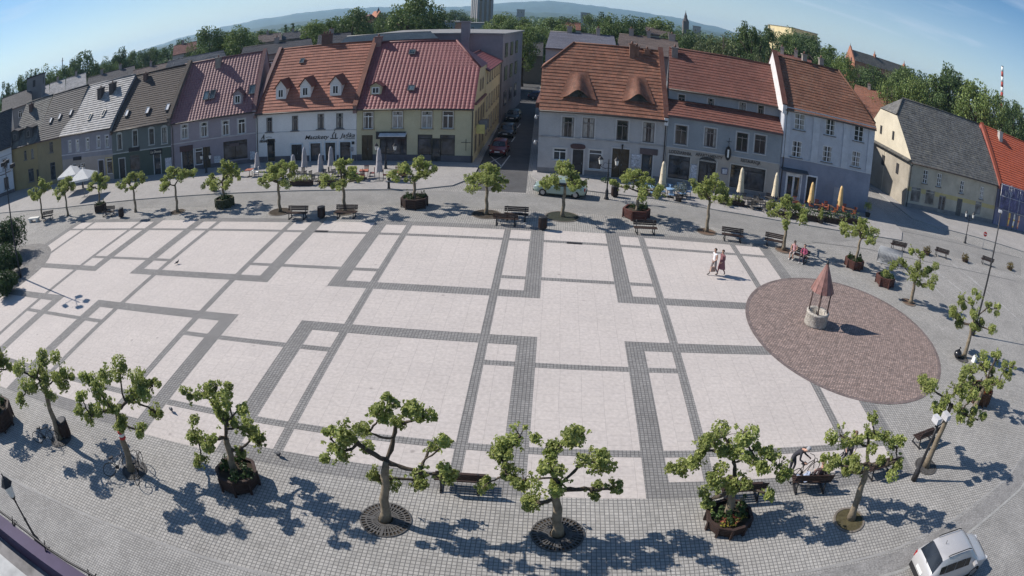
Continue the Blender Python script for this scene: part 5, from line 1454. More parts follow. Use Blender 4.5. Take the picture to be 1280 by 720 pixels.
def flowerbox(x, y, L, rz, label, hgt=.5, seed=0, lm=None, up=.35, group='green plant boxes of the terraces', wood=None):
    p = gnd(x, y); t = thing('plant_box', label, 'plant box', p, rz, group); rnd = random.Random(seed)
    mb = MB(); mb.box((0, 0, hgt/2), (L, .45, hgt)); mb.box((0, 0, hgt), (L+.08, .53, .05)); mb.build('box', wood or WOODD, t)
    mb = MB(); n = int(L/.32)
    for k in range(n): mb.leaves((-L/2+.16+.32*k, rnd.uniform(-.08, .08), hgt+up*.6), up*rnd.uniform(.8, 1.15), 60, .12, rnd, 0, (.8, .8, 1))
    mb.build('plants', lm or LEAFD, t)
flowerbox(377, 233, 2.2, 0, 'long green plant box at the road edge left of the middle tree', seed=1, lm=LEAF); flowerbox(411, 233, 1.8, 0, 'green plant box at the road edge under the middle tree', seed=2, lm=LEAF)
flowerbox(922, 258, 1.2, -.1, 'plant box before the middle cream parasol', seed=3, lm=LEAF)
for i, (x, y) in enumerate(((982, 273), (1008, 276), (1036, 279), (1062, 280))):
    flowerbox(x, y, 2.4, -.12, ['dark hedge box at the left end before the blue house', 'second dark hedge box before the blue house', 'third dark hedge box before the blue house', 'dark hedge box at the right end before the blue house'][i], seed=5+i, up=.5)
def potted(x, y, H, r, label, lm, seed, conic=False):
    p = gnd(x, y); t = thing('potted_shrub', label, 'potted shrub', p, 0, 'potted shrubs'); rnd = random.Random(seed)
    mb = MB(); mb.lathe([(.22, 0), (.32, .48), (.35, .5), (.3, .5), (.27, .4)], n=12); mb.build('pot', mat('dark_pot', (.05, .045, .045)), t)
    mb = MB(); mb.tube([(0, 0, .4), (0, 0, H*.7)], .03, 5)
    mb.build('stem', BARK, t); mb = MB()
    if conic:
        for k in range(6): mb.leaves((0, 0, .6+(H-.6)*k/6), r*(1-k/7), 60, .10, rnd)
    else:
        for k in range(7): mb.leaves((rnd.uniform(-1, 1)*r*.7, rnd.uniform(-1, 1)*r*.7, H*.55+rnd.uniform(-.2, .45)*H*.6), r*.55, 60, .11, rnd)
    mb.build('foliage', lm, t)
potted(268, 240, 1.7, .8, 'broad potted shrub behind the second tub tree on the far left', LEAF, 1); potted(296, 222, 1.6, .38, 'small conical potted conifer before the purple house', leafmat('lime_leaves', (.08, .12, .02), (.22, .30, .06)), 2, True)
potted(848, 253, 2.1, .55, 'grey green potted olive at the right end of the blue tables', leafmat('olive_leaves', (.10, .13, .11), (.22, .26, .24)), 3)
potted(505, 222, 1.5, .5, 'potted shrub before the yellow house shop window', LEAF, 4); potted(1025, 280, 1.6, .3, 'slim potted conifer at the road edge before the blue house', LEAF, 5, True); potted(1084, 272, 2.2, .5, 'leafy potted shrub at the right end of the blue house terrace', LEAF, 6)
# dark bollard on the pavement before the yellow house
p = gnd(486, 237); t = thing('bollard', 'dark bollard at the pavement edge before the yellow corner house', 'bollard', p)
mb = MB(); mb.lathe([(.16, 0), (.15, .1), (.11, .2), (.10, .85), (.14, .9), (.13, 1.0), (.05, 1.1), (0, 1.12)], n=10); mb.build('shaft', IRON, t)
mb = MB(); mb.lathe([(.145, .72), (.145, .78)], n=10); mb.build('ring', STEEL, t)

# ------------------------------------------------------------------ ledge of the building the camera looks from
zL = 13.7
e0, e1, e2 = gnd(-6, 641, zL), gnd(60, 684, zL), gnd(140, 742, zL)
dirL = (e2-e0); dirL.z = 0; dirL.normalize(); nL = Vector((dirL.y, -dirL.x, 0))
if nL.y > 0: nL = -nL
t = thing('building_ledge', 'pale stone parapet ledge with a dark metal edge at the lower left corner', 'ledge', (e0.x, e0.y, 0), math.atan2(dirL.y, dirL.x))
# local: x along, -y towards the camera building
mb = MB(); mb.box((.8, -.028, zL-.05), (4.2, .056, .14)); mb.build('metal_edge', mat('violet_flashing', (.075, .06, .11), rough=.7, spec=.15), t)
mb = MB(); mb.box((.8, -.101, zL-.16), (4.2, .09, .2)); mb.build('gutter_channel', mat('lead_gutter', (.17, .17, .18), var=.3, scale=9, rough=.8), t)
mb = MB(); mb.box((.8, -.596, zL-.12), (4.2, .9, .24)); mb.build('ledge_slab', mat('pale_ledge', (.40, .405, .40), var=.18, scale=7, fine=.15), t)
mb = MB(); mb.box((.8, -.6, (zL-.3)/2), (4.0, .6, zL-.3)); mb.build('wall', wallm('ledge_wall', (.45, .42, .38)), t)
mb = MB(); mb.tube([(-1.3+.1*k, .008+.004*math.sin(k), zL+.026+.003*math.sin(k*1.7)) for k in range(42)], .005, 5); mb.build('cable', BLACK, t)
for k, x in enumerate((.16, .38, .62)):
    mb = MB(); rv = random.Random(k)
    for j in range(7): mb.tube([(x, -.01, zL+.01), (x+rv.uniform(-.02, .02), rv.uniform(-.01, .025), zL+rv.uniform(.015, .04))], .003, 4)
    mb.build('bird_spikes', BLACK, t)

# two slot drains on the square and two pigeons
for x, y, l in ((402, 289, 'dark slot drain before the bench left of the white house trees'), (718, 304, 'dark slot drain at the far side of the square, right of the centre')):
    t = thing('drain', l, 'drain', gnd(x, y, .010), 0, 'slot drains'); mb = MB()
    for k in range(9): mb.box((-.4+.1*k, 0, .006), (.05, .26, .012))
    mb.build('grating', IRON, t); mb = MB(); mb.poly([(-.5, -.17, .002), (.5, -.17, .002), (.5, .17, .002), (-.5, .17, .002)]); mb.build('pit', BLACK, t)
for x, y, rz, l in ((215, 515, -.6, 'pigeon on the pale slabs left of the octagonal tub'), (349, 571, -.5, 'pigeon on the grey setts between the octagonal tub and the wide limbed tree'), (214+8, 330, 1.0, 'pigeon on the slabs at the left of the square')):
    t = thing('pigeon', l, 'bird', gnd(x, y, .01), rz, 'pigeons on the square'); pm = mat('pigeon_grey', (.07, .075, .085), var=.3, scale=20)
    mb = MB(); mb.tube([(-.20, 0, .10), (-.12, 0, .12), (-.02, 0, .14), (.07, 0, .17), (.11, 0, .22), (.125, 0, .245)], [.012, .045, .072, .058, .032, .008], 8); mb.ball((.125, 0, .25), .032, 8); mb.build('body', pm, t)
    mb = MB(); mb.extrude([(-.12, -.03, .115), (-.12, .03, .115), (-.27, .045, .09), (-.27, -.045, .09)], (0, 0, .012)); mb.build('tail', pm, t)
    mb = MB(); mb.tube([(.15, 0, .248), (.18, 0, .24)], [.008, .002], 5); mb.build('beak', BLACK, t)
    for s_ in (-1, 1):
        mb = MB(); mb.tube([(.0, s_*.03, .08), (.005, s_*.03, 0), (.035, s_*.03, 0)], .006, 4); mb.build('leg', mat('pigeon_leg', (.3, .1, .09)), t)
        mb = MB(); mb.ball((-.04, s_*.06, .145), .09, 8, 0, (1.2, .25, .5)); mb.build('wing', mat('pigeon_wing', (.05, .052, .06)), t)
# ------------------------------------------------------------------ pollarded plane trees of the square
def pollard(base, clusters, label, seed, top=None, r_tr=.155, leaf=.10, dens=1.0, group='pollarded plane trees round the square', lean=None, leafm=None, sign=False):
    """clusters: (offset vector, radius) relative to the foot; knotty limbs run from the trunk head to every cluster"""
    rnd = random.Random(seed); t = thing('plane_tree', label, 'tree', base, 0, group)
    zs = sorted(c[0].z for c in clusters); H = top or (zs[0]*.45+zs[len(zs)//2]*.55)
    cen = sum((c[0] for c in clusters), Vector())/len(clusters)
    head = Vector((cen.x*.55, cen.y*.55, H)) if lean is None else Vector((lean[0], lean[1], H))
    mb = MB(); pts = []; rs = []
    for k in range(9):
        f = k/8; pts.append(Vector((head.x*f**1.3+.03*math.sin(k*1.9+seed), head.y*f**1.3+.03*math.cos(k*1.3+seed), H*f))); rs.append(r_tr*(1.45 if k == 0 else 1.1-.38*f+.05*math.sin(k*2.3)))
    mb.tube(pts, rs, 10, 0)
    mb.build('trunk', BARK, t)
    nodes = [(head, r_tr*.78), (pts[6].copy(), r_tr*.7), (pts[7].copy(), r_tr*.75)]
    lb = MB(); lf = MB()
    for c, r in sorted(clusters, key=lambda q: (q[0]-head).length):
        best = min(nodes, key=lambda nd_: (nd_[0]-c).length+.25*(nd_[0]-head).length)
        a, ra = best; d = c-a; L = d.length
        if L > .12:
            up = Vector((0, 0, 1)); side = Vector((rnd.uniform(-1, 1), rnd.uniform(-1, 1), 0))*.16*L
            m1 = a+d*.35+side-up*.10*L; m2 = a+d*.7+side*.4+up*.04*L; e = a+d*.96
            re = max(.028, min(.06, ra*.55)); r0 = max(re*1.15, min(ra*.66, .10))
            n = 7; P = []; Rr = []
            for k in range(n+1):
                f = k/n; P.append(a*(1-f)**3+m1*3*f*(1-f)**2+m2*3*f*f*(1-f)+e*f**3+Vector((rnd.uniform(-1, 1), rnd.uniform(-1, 1), rnd.uniform(-1, 1)))*.02)
                Rr.append((r0+(re-r0)*f)*(1+.22*rnd.uniform(-1, 1)))
            lb.tube(P, Rr, 7, 0); lb.ball(e, re*1.75, 7)
            nodes.append((e, re*1.2)); nodes.append((P[4], Rr[4]))
        nl = int(dens*640*(r/.42)**2)+30
        k_ = max(3, int(r/.14))
        for q in range(k_):      # a bunch of shoots, not one ball
            off = Vector((rnd.gauss(0, .50), rnd.gauss(0, .50), rnd.gauss(.10, .46)))*r
            lf.leaves(tuple(c+off), r*rnd.uniform(.42, .75), int(nl/k_), leaf, rnd, 0, (1, 1, .85), .6)
        for q in range(4):       # fine twigs carrying a few leaves past the bunch
            dr = Vector((rnd.gauss(0, 1), rnd.gauss(0, 1), rnd.gauss(.4, .8))).normalized(); tp = c+dr*r*rnd.uniform(.9, 1.25)
            lb.tube([c, c+dr*r*.6+Vector((0, 0, .03)), tp], [.016, .011, .006], 4, cap=False)
            for w_ in (.7, .9, 1.0): lf.leaves(tuple(c+(tp-c)*w_), .07, 4, leaf, rnd, 0)
        for q in range(3):       # stray shoots
            off = Vector((rnd.gauss(0, 1), rnd.gauss(0, 1), rnd.gauss(.5, .8))).normalized()*r*1.15
            lf.leaves(tuple(c+off), r*.25, 7, leaf, rnd, 0)
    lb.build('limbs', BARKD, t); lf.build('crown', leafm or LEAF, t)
    if sign:
        f = .62; q = pts[5]; sb = MB()
        for k, (dz, m_) in enumerate(((-.13, 0), (0, 1), (.13, 0))): sb.lathe([(r_tr*1.0, q.z+dz-.065), (r_tr*1.0, q.z+dz+.064)], (q.x, q.y, 0), 12, m_)
        sb.build('painted_band', [mat('trail_red', (.45, .05, .05)), WHITE], t)
    return t

def px_clusters(bx, by, lst, seed, spread=.55):
    b = gnd(bx, by); rnd = random.Random(seed); out = []
    dist = math.hypot(b.x, b.y)
    for x, y, r in lst:
        d = dist+rnd.uniform(-1, 1)*spread
        p = at_dist(x, y, d); out.append((p-b, r*(p-CAM).length/FPX*1.30))
    return b, out
near = [
 (75, 548, [(30, 465, 12), (50, 455, 13), (75, 465, 11), (90, 470, 7), (33, 485, 11), (60, 480, 11), (82, 485, 8), (28, 500, 8), (62, 497, 8), (45, 470, 10)], 'pollarded plane tree second from the left in the near row, bicycles at its foot', {}),
 (165, 587, [(113, 478, 10), (130, 468, 11), (150, 463, 11), (175, 475, 12), (191, 482, 7), (103, 500, 7), (113, 520, 12), (138, 508, 12), (150, 530, 12), (165, 498, 10), (180, 493, 11), (195, 516, 9), (178, 540, 9), (100, 514, 7), (125, 490, 9)], 'near row plane tree with a red and white painted band on its trunk', {'sign': True}),
 (297, 602, [(238, 494, 8), (256, 492, 9), (270, 487, 10), (285, 494, 10), (270, 510, 9), (300, 512, 9), (242, 540, 10), (247, 551, 8), (263, 552, 9), (283, 528, 10), (298, 534, 10), (312, 533, 9), (320, 545, 9), (325, 556, 7), (302, 561, 6), (252, 576, 8)], 'near row plane tree in an octagonal tub, third of the left group', {}),
 (482, 650, [(413, 548, 10), (428, 540, 12), (445, 553, 12), (425, 566, 11), (458, 540, 10), (478, 520, 12), (496, 528, 8), (510, 515, 11), (530, 520, 10), (476, 598, 12), (520, 601, 10), (526, 591, 8), (558, 590, 11), (553, 557, 9), (538, 559, 5), (486, 508, 9)], 'near row plane tree on a round iron grate, wide limbs reaching right', {}),
 (697, 668, [(650, 545, 12), (638, 560, 11), (690, 560, 12), (722, 540, 11), (714, 553, 11), (735, 574, 12), (753, 582, 12), (690, 590, 13), (700, 606, 11), (668, 622, 12), (655, 600, 11), (626, 574, 10), (632, 592, 10), (606, 607, 9), (742, 612, 9), (768, 611, 8), (661, 633, 8)], 'near row plane tree in a dark round bed, the middle one of the row', {}),
 (908, 652, [(856, 585, 11), (868, 578, 7), (880, 564, 12), (905, 545, 14), (930, 540, 12), (914, 563, 11), (940, 564, 11), (950, 578, 12), (974, 584, 12), (964, 570, 9), (890, 604, 13), (886, 626, 11), (922, 604, 12), (960, 618, 7), (892, 552, 9)], 'near row plane tree in a low dark tub with yellow and red flowers', {}),
 (1063, 648, [(1050, 545, 11), (1066, 550, 10), (1090, 523, 7), (1086, 545, 10), (1104, 545, 9), (1040, 580, 9), (1034, 573, 7), (1060, 590, 11), (1075, 582, 10), (1120, 558, 9), (1126, 551, 6), (1110, 580, 10), (1121, 576, 7)], 'leaning near row plane tree in a round soil bed right of the seated person', {}),
 (1157, 583, [(1160, 485, 11), (1172, 514, 8), (1153, 478, 7), (1195, 488, 11), (1205, 478, 9), (1184, 497, 9), (1215, 500, 9), (1210, 520, 11), (1222, 525, 8), (1199, 514, 8)], 'plane tree behind the low floodlight post at the near right corner', {}),
 (1219, 509, [(1210, 465, 9), (1225, 455, 9), (1240, 470, 9), (1245, 448, 8), (1255, 463, 8), (1266, 458, 5), (1250, 476, 7), (1216, 482, 7), (1236, 483, 8), (1232, 462, 8)], 'plane tree at the right edge with an orange flowered tub behind it', {}),
 (1205, 447, [(1203, 373, 6), (1215, 379, 5), (1222, 371, 6), (1220, 395, 8), (1196, 392, 9), (1199, 402, 8), (1190, 388, 6), (1235, 384, 5), (1247, 386, 6), (1225, 407, 7), (1240, 414, 6), (1218, 410, 5)], 'thin crowned plane tree right of the round paving, black bag at its foot', {}),
 (1138, 379, [(1140, 313, 5), (1150, 322, 6), (1167, 337, 7), (1115, 332, 7), (1129, 332, 6), (1141, 345, 8), (1154, 343, 7), (1164, 354, 7), (1148, 334, 6), (1152, 356, 5)], 'plane tree above the round paving, in a small round bed by the lone tub', {}),
]
for i, (bx, by, cl, lb, kw) in enumerate(near):
    b, c = px_clusters(bx, by, cl, 100+i)
    q = sorted(k[0].z for k in c); top = q[0]*.35+q[len(q)//2]*.65
    pollard(b, c, lb, 40+i, top=min(top, q[-1]-.5), **kw)
# tree at the left edge, mostly out of the frame, its tub in view
b, c = px_clusters(-2, 528, [(3, 446, 9), (8, 462, 9), (-12, 452, 11), (-20, 470, 10), (-8, 485, 9), (-30, 460, 11), (-5, 440, 9)], 77)
pollard(b, c, 'plane tree cut by the left edge of the frame in the near row', 77)

far_ = [(1068, 334, 1073, 272, 'plane tree in a reddish tub between the seated pair and the steel barriers'), (979, 313, 985, 246, 'plane tree beside the seated pair at the end of the far row'), (883, 290, 887, 221, 'far row plane tree above the walking couple'),
        (795, 272, 797, 216, 'far row plane tree in a hexagonal tub before the blue tables'), (703, 271, 707, 205, 'far row plane tree in a dark round bed before the pale green car'), (608, 268, 611, 205, 'far row plane tree at the mouth of the side street'),
        (518, 258, 517, 200, 'far row plane tree in a large tub before the yellow corner house'), (431, 265, 428, 201, 'far row plane tree before the black shop lettering'), (350, 265, 346, 202, 'far row plane tree before the left door of the white house'),
        (281, 258, 275, 207, 'far row plane tree in an ivy covered tub before the purple house'), (222, 265, 217, 209, 'far row plane tree between the two tub trees on the left'), (170, 265, 163, 215, 'far row plane tree beside the leftmost litter bin'),
        (126, 264, 119, 218, 'far row plane tree in a dark tub before the white parasols'), (85, 270, 80, 222, 'far row plane tree left of the white parasols'), (53, 273, 46, 226, 'last plane tree of the far row at the far left corner')]
FB = {}
for i, (bx, by, tx, ty, lb) in enumerate(far_):
    b = gnd(bx, by); H = height_at(b, tx, ty); rnd = random.Random(200+i); FB[i] = b
    tub = i in (0, 3, 6, 9, 12)
    cl = []; n = rnd.choice((6, 7, 7)); a0 = rnd.uniform(0, 6)
    R0 = (1.45 if tx < 150 else 1.75)*(1.0 if not i % 3 else .92)
    for k in range(n):
        a = a0+2*PI*k/n+rnd.uniform(-.35, .35); q = R0*rnd.uniform(.62, 1.05); z = H*rnd.uniform(.56, .80)
        cl.append((Vector((math.cos(a)*q, math.sin(a)*q, z)), rnd.uniform(.32, .48)))
        if rnd.random() < .75: cl.append((Vector((math.cos(a+.3)*q*.55, math.sin(a+.3)*q*.55, z+rnd.uniform(.0, .5))), rnd.uniform(.32, .48)))
    for k in range(3): cl.append((Vector((rnd.uniform(-.45, .45), rnd.uniform(-.45, .45), H-rnd.uniform(.15, .6))), rnd.uniform(.30, .42)))
    pollard(b, cl, lb, 300+i, top=H*.60, r_tr=.13, leaf=.115, dens=.58, lean=(rnd.uniform(-.1, .1), 0))

# tubs, grates and beds at the feet of the trees
def gp(i): return gnd(near[i][0], near[i][1])
planter(gp(2)+Vector((.12, -.05, 0)), .86, .62, 'large octagonal dark tub round the third near row tree', n=8, rz=.2, seed=11)
planter(gp(5)+Vector((.0, -.1, 0)), .88, .42, 'low dark tub with yellow and red flowers at a near row tree', n=10, flowers=[(.34, .30, .05), (.28, .08, .05)], seed=12)
planter(FB[0]+Vector((-.1, 0, 0)), .85, .62, 'reddish tub round the tree beside the seated pair', m=WOODR, n=8, seed=13)
planter(FB[3], 1.08, .7, 'hexagonal reddish tub round the tree before the blue tables', m=mat('brown_tub', (.085, .035, .03), var=.3), rz=.1, seed=14)
planter(FB[6], 1.05, .72, 'large dark octagonal tub round the tree before the yellow house', n=8, seed=15)
planter(FB[9], .95, .72, 'ivy green tub round the tree before the purple house', m=mat('mossy_wood', (.05, .055, .03), var=.4, scale=6), n=8, seed=16)
planter(FB[12], .8, .72, 'dark tub round the tree before the white parasols', n=6, seed=17)
planter(gnd(2, 530), 1.1, .95, 'dark tub cut by the left edge of the frame', n=8, seed=18)
planter(gnd(1223, 500), .85, .75, 'round tub with orange flowers behind the tree at the right edge', n=12, flowers=[(.5, .16, .05), (.45, .1, .05)], seed=19, m=mat('orange_tub', (.10, .055, .035), var=.3))
def grate(p, r, label):
    t = thing('tree_grate', label, 'tree grate', p+Vector((0, 0, .006)), 0, 'round iron tree grates')
    mb = MB(); n = 48
    for r0 in (r, r*.78, r*.55, r*.36): 
        for k in range(n):
            a, b_ = 2*PI*k/n, 2*PI*(k+1)/n
            q = [(math.cos(x)*y, math.sin(x)*y, 0) for x, y in ((a, r0), (b_, r0), (b_, r0-.05), (a, r0-.05))]; mb.extrude(q, (0, 0, .03))
    for k in range(36):
        a = 2*PI*k/36; c, s_ = math.cos(a), math.sin(a); w = .022 if k % 9 else .05
        mb.obox((c*.34*r-s_*w, s_*.34*r+c*w, 0), (c*.62*r, s_*.62*r, 0), (s_*2*w, -c*2*w, 0), (0, 0, .034))
    mb.build('iron_ring', mat('grate_iron', (.085, .082, .08), rough=.7), t)
    mb = MB(); mb.poly([(math.cos(2*PI*k/32)*r*.99, math.sin(2*PI*k/32)*r*.99, .004) for k in range(32)]); mb.build('soil', SOIL, t)
grate(gp(3), .86, 'round iron grate under the wide limbed near row tree'); grate(gp(1)+Vector((.15, 0, 0)), .62, 'round iron grate under the tree with the painted band'); grate(gp(4), .86, 'dark round grate under the middle near row tree'); grate(gp(7), .66, 'round grate behind the low floodlight post')
grate(gp(0)+Vector((.1, .0, 0)), .66, 'round iron grate under the tree with the bicycles'); grate(gp(9)+Vector((-.35, -.1, 0)), .6, 'small round grate with a black bag on it')
def bed(p, r, label, m=SOIL):
    t = thing('tree_bed', label, 'tree bed', p, 0, 'round tree beds'); mb = MB(); n = 32
    for k in range(n):
        a, b_ = 2*PI*k/n, 2*PI*(k+1)/n
        mb.extrude([(math.cos(x)*y, math.sin(x)*y, -.01) for x, y in ((a, r-.09), (b_, r-.09), (b_, r), (a, r))][::-1], (0, 0, .05))
    mb.build('edging', mat('bed_edging', (.16, .14, .12), var=.2), t)
    mb = MB(); mb.poly([(math.cos(2*PI*k/n)*(r-.08), math.sin(2*PI*k/n)*(r-.08), .02) for k in range(n)]); mb.build('soil', m, t)
bed(gp(6)+Vector((-.1, -.1, 0)), .72, 'round soil bed under the leaning near row tree', mat('mossy_soil', (.07, .06, .03), var=.4, scale=4))
bed(gp(10)+Vector((-.15, .1, 0)), .66, 'round rusty soil bed by the round paving', mat('rusty_soil', (.13, .085, .06), var=.35, scale=4)); bed(FB[4], 1.25, 'dark raised round bed under the tree before the pale green car', mat('dark_plants_bed', (.03, .035, .025), var=.4, scale=5))
bed(FB[5], 1.1, 'round bed under the tree at the side street'); bed(FB[2], .8, 'reddish round bed above the walking couple', mat('rusty_soil', (.13, .085, .06))); bed(FB[1], .7, 'round bed beside the seated pair', mat('rusty_soil', (.13, .085, .06)))
bed(FB[8], 1.0, 'round bed before the left door of the white house'); bed(FB[7], .9, 'round bed before the black shop lettering'); bed(FB[10], .8, 'round bed between the two tub trees on the left')
# black bag and white box by the thin tree
t = thing('bag', 'black plastic bag on the small grate by the thin tree', 'bag', gnd(1196, 447)); mb = MB(); mb.ball((0, 0, .26), .34, 12, 0, (1, .9, .78)); mb.tube([(0, 0, .5), (.03, 0, .62), (.1, .02, .68)], [.09, .05, .08], 8); mb.build('sack', mat('black_plastic', (.015, .015, .018), rough=.25, spec=.6), t)
t = thing('paper_bag', 'small white bag behind the leaves right of the black bag', 'bag', gnd(1217, 452)); mb = MB(); mb.box((0, 0, .2), (.42, .3, .4), .4, 0, .85); mb.tube([(-.1, 0, .4), (-.05, 0, .52), (.06, 0, .52), (.1, 0, .4)], .012, 5); mb.build('sack', WHITE, t)

# round bed on the left: big dark clipped trees and shrubs
def shrub(x, y, r, H, label, seed, n=9, lm=None):
    p = gnd(x, y); t = thing('shrub', label, 'shrub', p, 0, 'dark shrubs of the left round bed'); rnd = random.Random(seed)
    mb = MB(); mb.tube([(0, 0, 0), (0, 0, H*.6)], [.08, .04], 6)
    for k in range(4): a = k*1.6; mb.tube([(0, 0, H*.25), (math.cos(a)*r*.4, math.sin(a)*r*.4, H*.6)], [.04, .015], 5)
    mb.build('stems', BARKD, t)
    mb = MB()
    for k in range(n):
        a = rnd.uniform(0, 2*PI); q = r*rnd.uniform(.1, .68); mb.leaves((math.cos(a)*q, math.sin(a)*q, H*rnd.uniform(.35, .78)), r*rnd.uniform(.42, .6), 480, .17, rnd)
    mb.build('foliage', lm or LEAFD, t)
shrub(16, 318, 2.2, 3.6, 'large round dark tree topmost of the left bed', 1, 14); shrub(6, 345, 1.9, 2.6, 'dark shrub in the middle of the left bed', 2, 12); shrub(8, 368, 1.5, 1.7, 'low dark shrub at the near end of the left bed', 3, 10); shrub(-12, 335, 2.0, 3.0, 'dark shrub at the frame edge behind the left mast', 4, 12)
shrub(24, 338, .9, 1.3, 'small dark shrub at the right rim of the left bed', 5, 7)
# ------------------------------------------------------------------ vehicles
def car(loc, rz, label, L=4.2, Wd=1.78, H=1.5, paint=(.5, .5, .5), suv=False, group='parked cars', metal=.3):
    t = thing('car', label, 'car', loc, rz, group); w = Wd/2; k = L/4.3
    P = mat('car_paint_%d_%d_%d' % tuple(int(c*99) for c in paint), paint, rough=.28, var=.03, fine=.02, spec=.55, metal=metal)
    hood = .98 if suv else .90; roof = H; belt = .98 if suv else .90; rb = .95 if suv else .85
    # x, half width, bottom, belt height, top height, top half width
    st = [(-2.15, .80, .42, .70, .78, .72), (-2.10, .90, .36, .90, .98, .80), (-2.00, .95, .30, rb+.06, rb+.14, .80), (-1.62 if suv else -1.45, .985, .26, belt+.05, roof-.10, .66), (-1.25, 1.0, .24, belt+.03, roof-.02, .68), (-.6, 1.0, .22, belt+.02, roof, .70),
          (.05, 1.0, .22, belt, roof-.01, .70), (.42, 1.0, .22, belt, roof-.09, .69), (1.08, .99, .22, belt, hood+.07, .78), (1.25, .985, .24, belt-.02, hood+.03, .80), (1.75, .95, .28, .84, hood-.06, .76), (2.02, .86, .34, .74, .80, .66), (2.13, .74, .40, .62, .68, .58)]
    mb = MB(); rows = []
    for x, hw, zb, zbelt, zt, tw in st:
        zm = zb+(zbelt-zb)*.5; row = []
        half = [(0, zb), (hw*w*.86, zb), (hw*w*.985, zb+.10), (hw*w, zm), (hw*w*.985, zbelt), (hw*w*.5+tw*w*.5 if zt-zbelt > .25 else hw*w*.93, zbelt+(zt-zbelt)*(.55)), (tw*w*1.02, zt-.035 if zt-zbelt > .2 else zt-.01), (tw*w*.82, zt), (0, zt+.012)]
        pts = half+[(-y, z) for y, z in half[-2:0:-1]]
        for y, z in pts: row.append(len(mb.v)); mb.v.append((x*k, y, z))
        rows.append(row)
    n = len(rows[0])
    for i in range(len(rows)-1):
        for j in range(n): mb.face((rows[i][j], rows[i+1][j], rows[i+1][(j+1) % n], rows[i][(j+1) % n]), 0, None, True)
    mb.face(rows[0][::1], 0); mb.face(rows[-1][::-1], 0)
    body = mb.build('body', P, t, sharp=rad(38))
    V = [Vector(p) for p in mb.v]
    cen = Vector((0, 0, .9))
    def patch(name, quads, m, ins=.05, out=.012, parent=None):
        pb = MB()
        for q in quads:
            a = [V[i] for i in q]; c = sum(a, Vector())/4; nn = (a[1]-a[0]).cross(a[2]-a[0])
            if nn.length < 1e-6: nn = (a[2]-a[0]).cross(a[3]-a[0])
            nn.normalize()
            if nn.dot(c-cen) < 0: nn = -nn; a = a[::-1]
            pb.poly([c+(p-c)*(1-ins)+nn*out for p in a])
        return pb.build(name, m, t if parent is None else parent)
    CG_ = glassmat('car_glass', (.012, .014, .017), .04)
    def quad(i, j): return (rows[i][j], rows[i+1][j], rows[i+1][(j+1) % n], rows[i][(j+1) % n])
    # windscreen (stations 7-8) and rear window (2-3): upper columns; side glass: columns 4 and its mirror
    top = [6, 7, 8, 9]
    patch('windscreen', [quad(7, j) for j in top], CG_, 0.0); patch('rear_window', [quad(2, j) for j in top], CG_, 0.0)
    for side, j0 in (('l', (4, 5)), ('r', (n-5, n-6))):
        for i in (3, 4, 5, 6, 7):
            if i in (7,): continue
            patch('side_window', [quad(i, j0[0])], CG_, .06)
    # lamps, bumpers, plates
    LM = mat('head_lamp', (.55, .56, .58), rough=.15, spec=.8, var=.05); RM = mat('tail_lamp', (.32, .02, .02), rough=.25, var=.1); BKP = mat('black_trim', (.02, .02, .022), rough=.6, var=.2)
    for s_ in (-1, 1):
        b = MB(); b.box((2.00*k, s_*w*.66, .70), (.16, .34, .13), -s_*.35); b.build('headlight', LM, t)
        b = MB(); b.box((-2.06*k, s_*w*.86, .84 if suv else .80), (.10, .12, .24), s_*.25); b.build('tail_light', RM, t)
        b = MB(); b.box((.78*k, s_*(w+.09), belt+.06), (.14, .20, .13)); b.build('wing_mirror', P, t)
        if suv: b = MB(); b.tube([(-1.35*k, s_*w*.66, roof+.01), (-1.2*k, s_*w*.66, roof+.05), (.0, s_*w*.67, roof+.06), (.2*k, s_*w*.67, roof)], .022, 6); b.build('roof_rail', BKP, t)
    b = MB(); b.box((2.08*k, 0, .42), (.16, Wd*.70, .16)); b.build('bumper', BKP, t); b = MB(); b.box((-2.12*k, 0, .44), (.14, Wd*.80, .20)); b.build('bumper', BKP, t)
    b = MB(); b.box((2.135*k, 0, .60), (.03, .52, .11)); b.build('number_plate', WHITE, t); b = MB(); b.box((-2.165*k, 0, .70), (.03, .52, .11)); b.build('number_plate', WHITE, t)
    b = MB(); b.box((2.09*k, 0, .72), (.06, .75, .07)); b.build('grille', BKP, t)
    if suv:
        b = MB(); b.tube([(-1.0, .1, roof+.0), (-1.06, .1, roof+.18)], .012, 5); b.build('aerial', BKP, t)
        b = MB(); b.tube([(-2.02*k, -.1, rb+.12), (-1.95*k, .32, rb+.22)], .012, 5); b.build('wiper', BKP, t)
    for x in (-1.32*k, 1.33*k):
        for s_ in (-1, 1):
            wb = MB(); y = s_*(w-.11)
            wb.lathe([(.18, -.10), (.30, -.10), (.325, -.06), (.325, .06), (.30, .10), (.18, .10)], (x, y, .325), 20, axis='y'); wl = wb.build('wheel', mat('tyre', (.02, .02, .02), rough=.9, var=.1), t)
            rbm = MB(); ys = y+s_*.085
            for q in range(5):
                a = 2*PI*q/5; rbm.obox((x+math.cos(a+.25)*.03, ys-.02, .325+math.sin(a+.25)*.03), (math.cos(a)*.19, 0, math.sin(a)*.19), (-math.sin(a)*.07, 0, math.cos(a)*.07), (0, .03, 0))
            rbm.lathe([(.17, -.02), (.20, 0), (.17, .02)], (x, ys, .325), 18, axis='y'); rbm.build('rim', mat('alloy', (.40, .40, .41), rough=.35, metal=.6), wl)
    return t
r0, r1 = gnd(1159.5, 696, 1.35), gnd(1211, 678, 1.35)
dd = (r1-r0); hz_ = math.atan2(dd.y, dd.x); cc = gnd(1196, 678.5, 1.6)
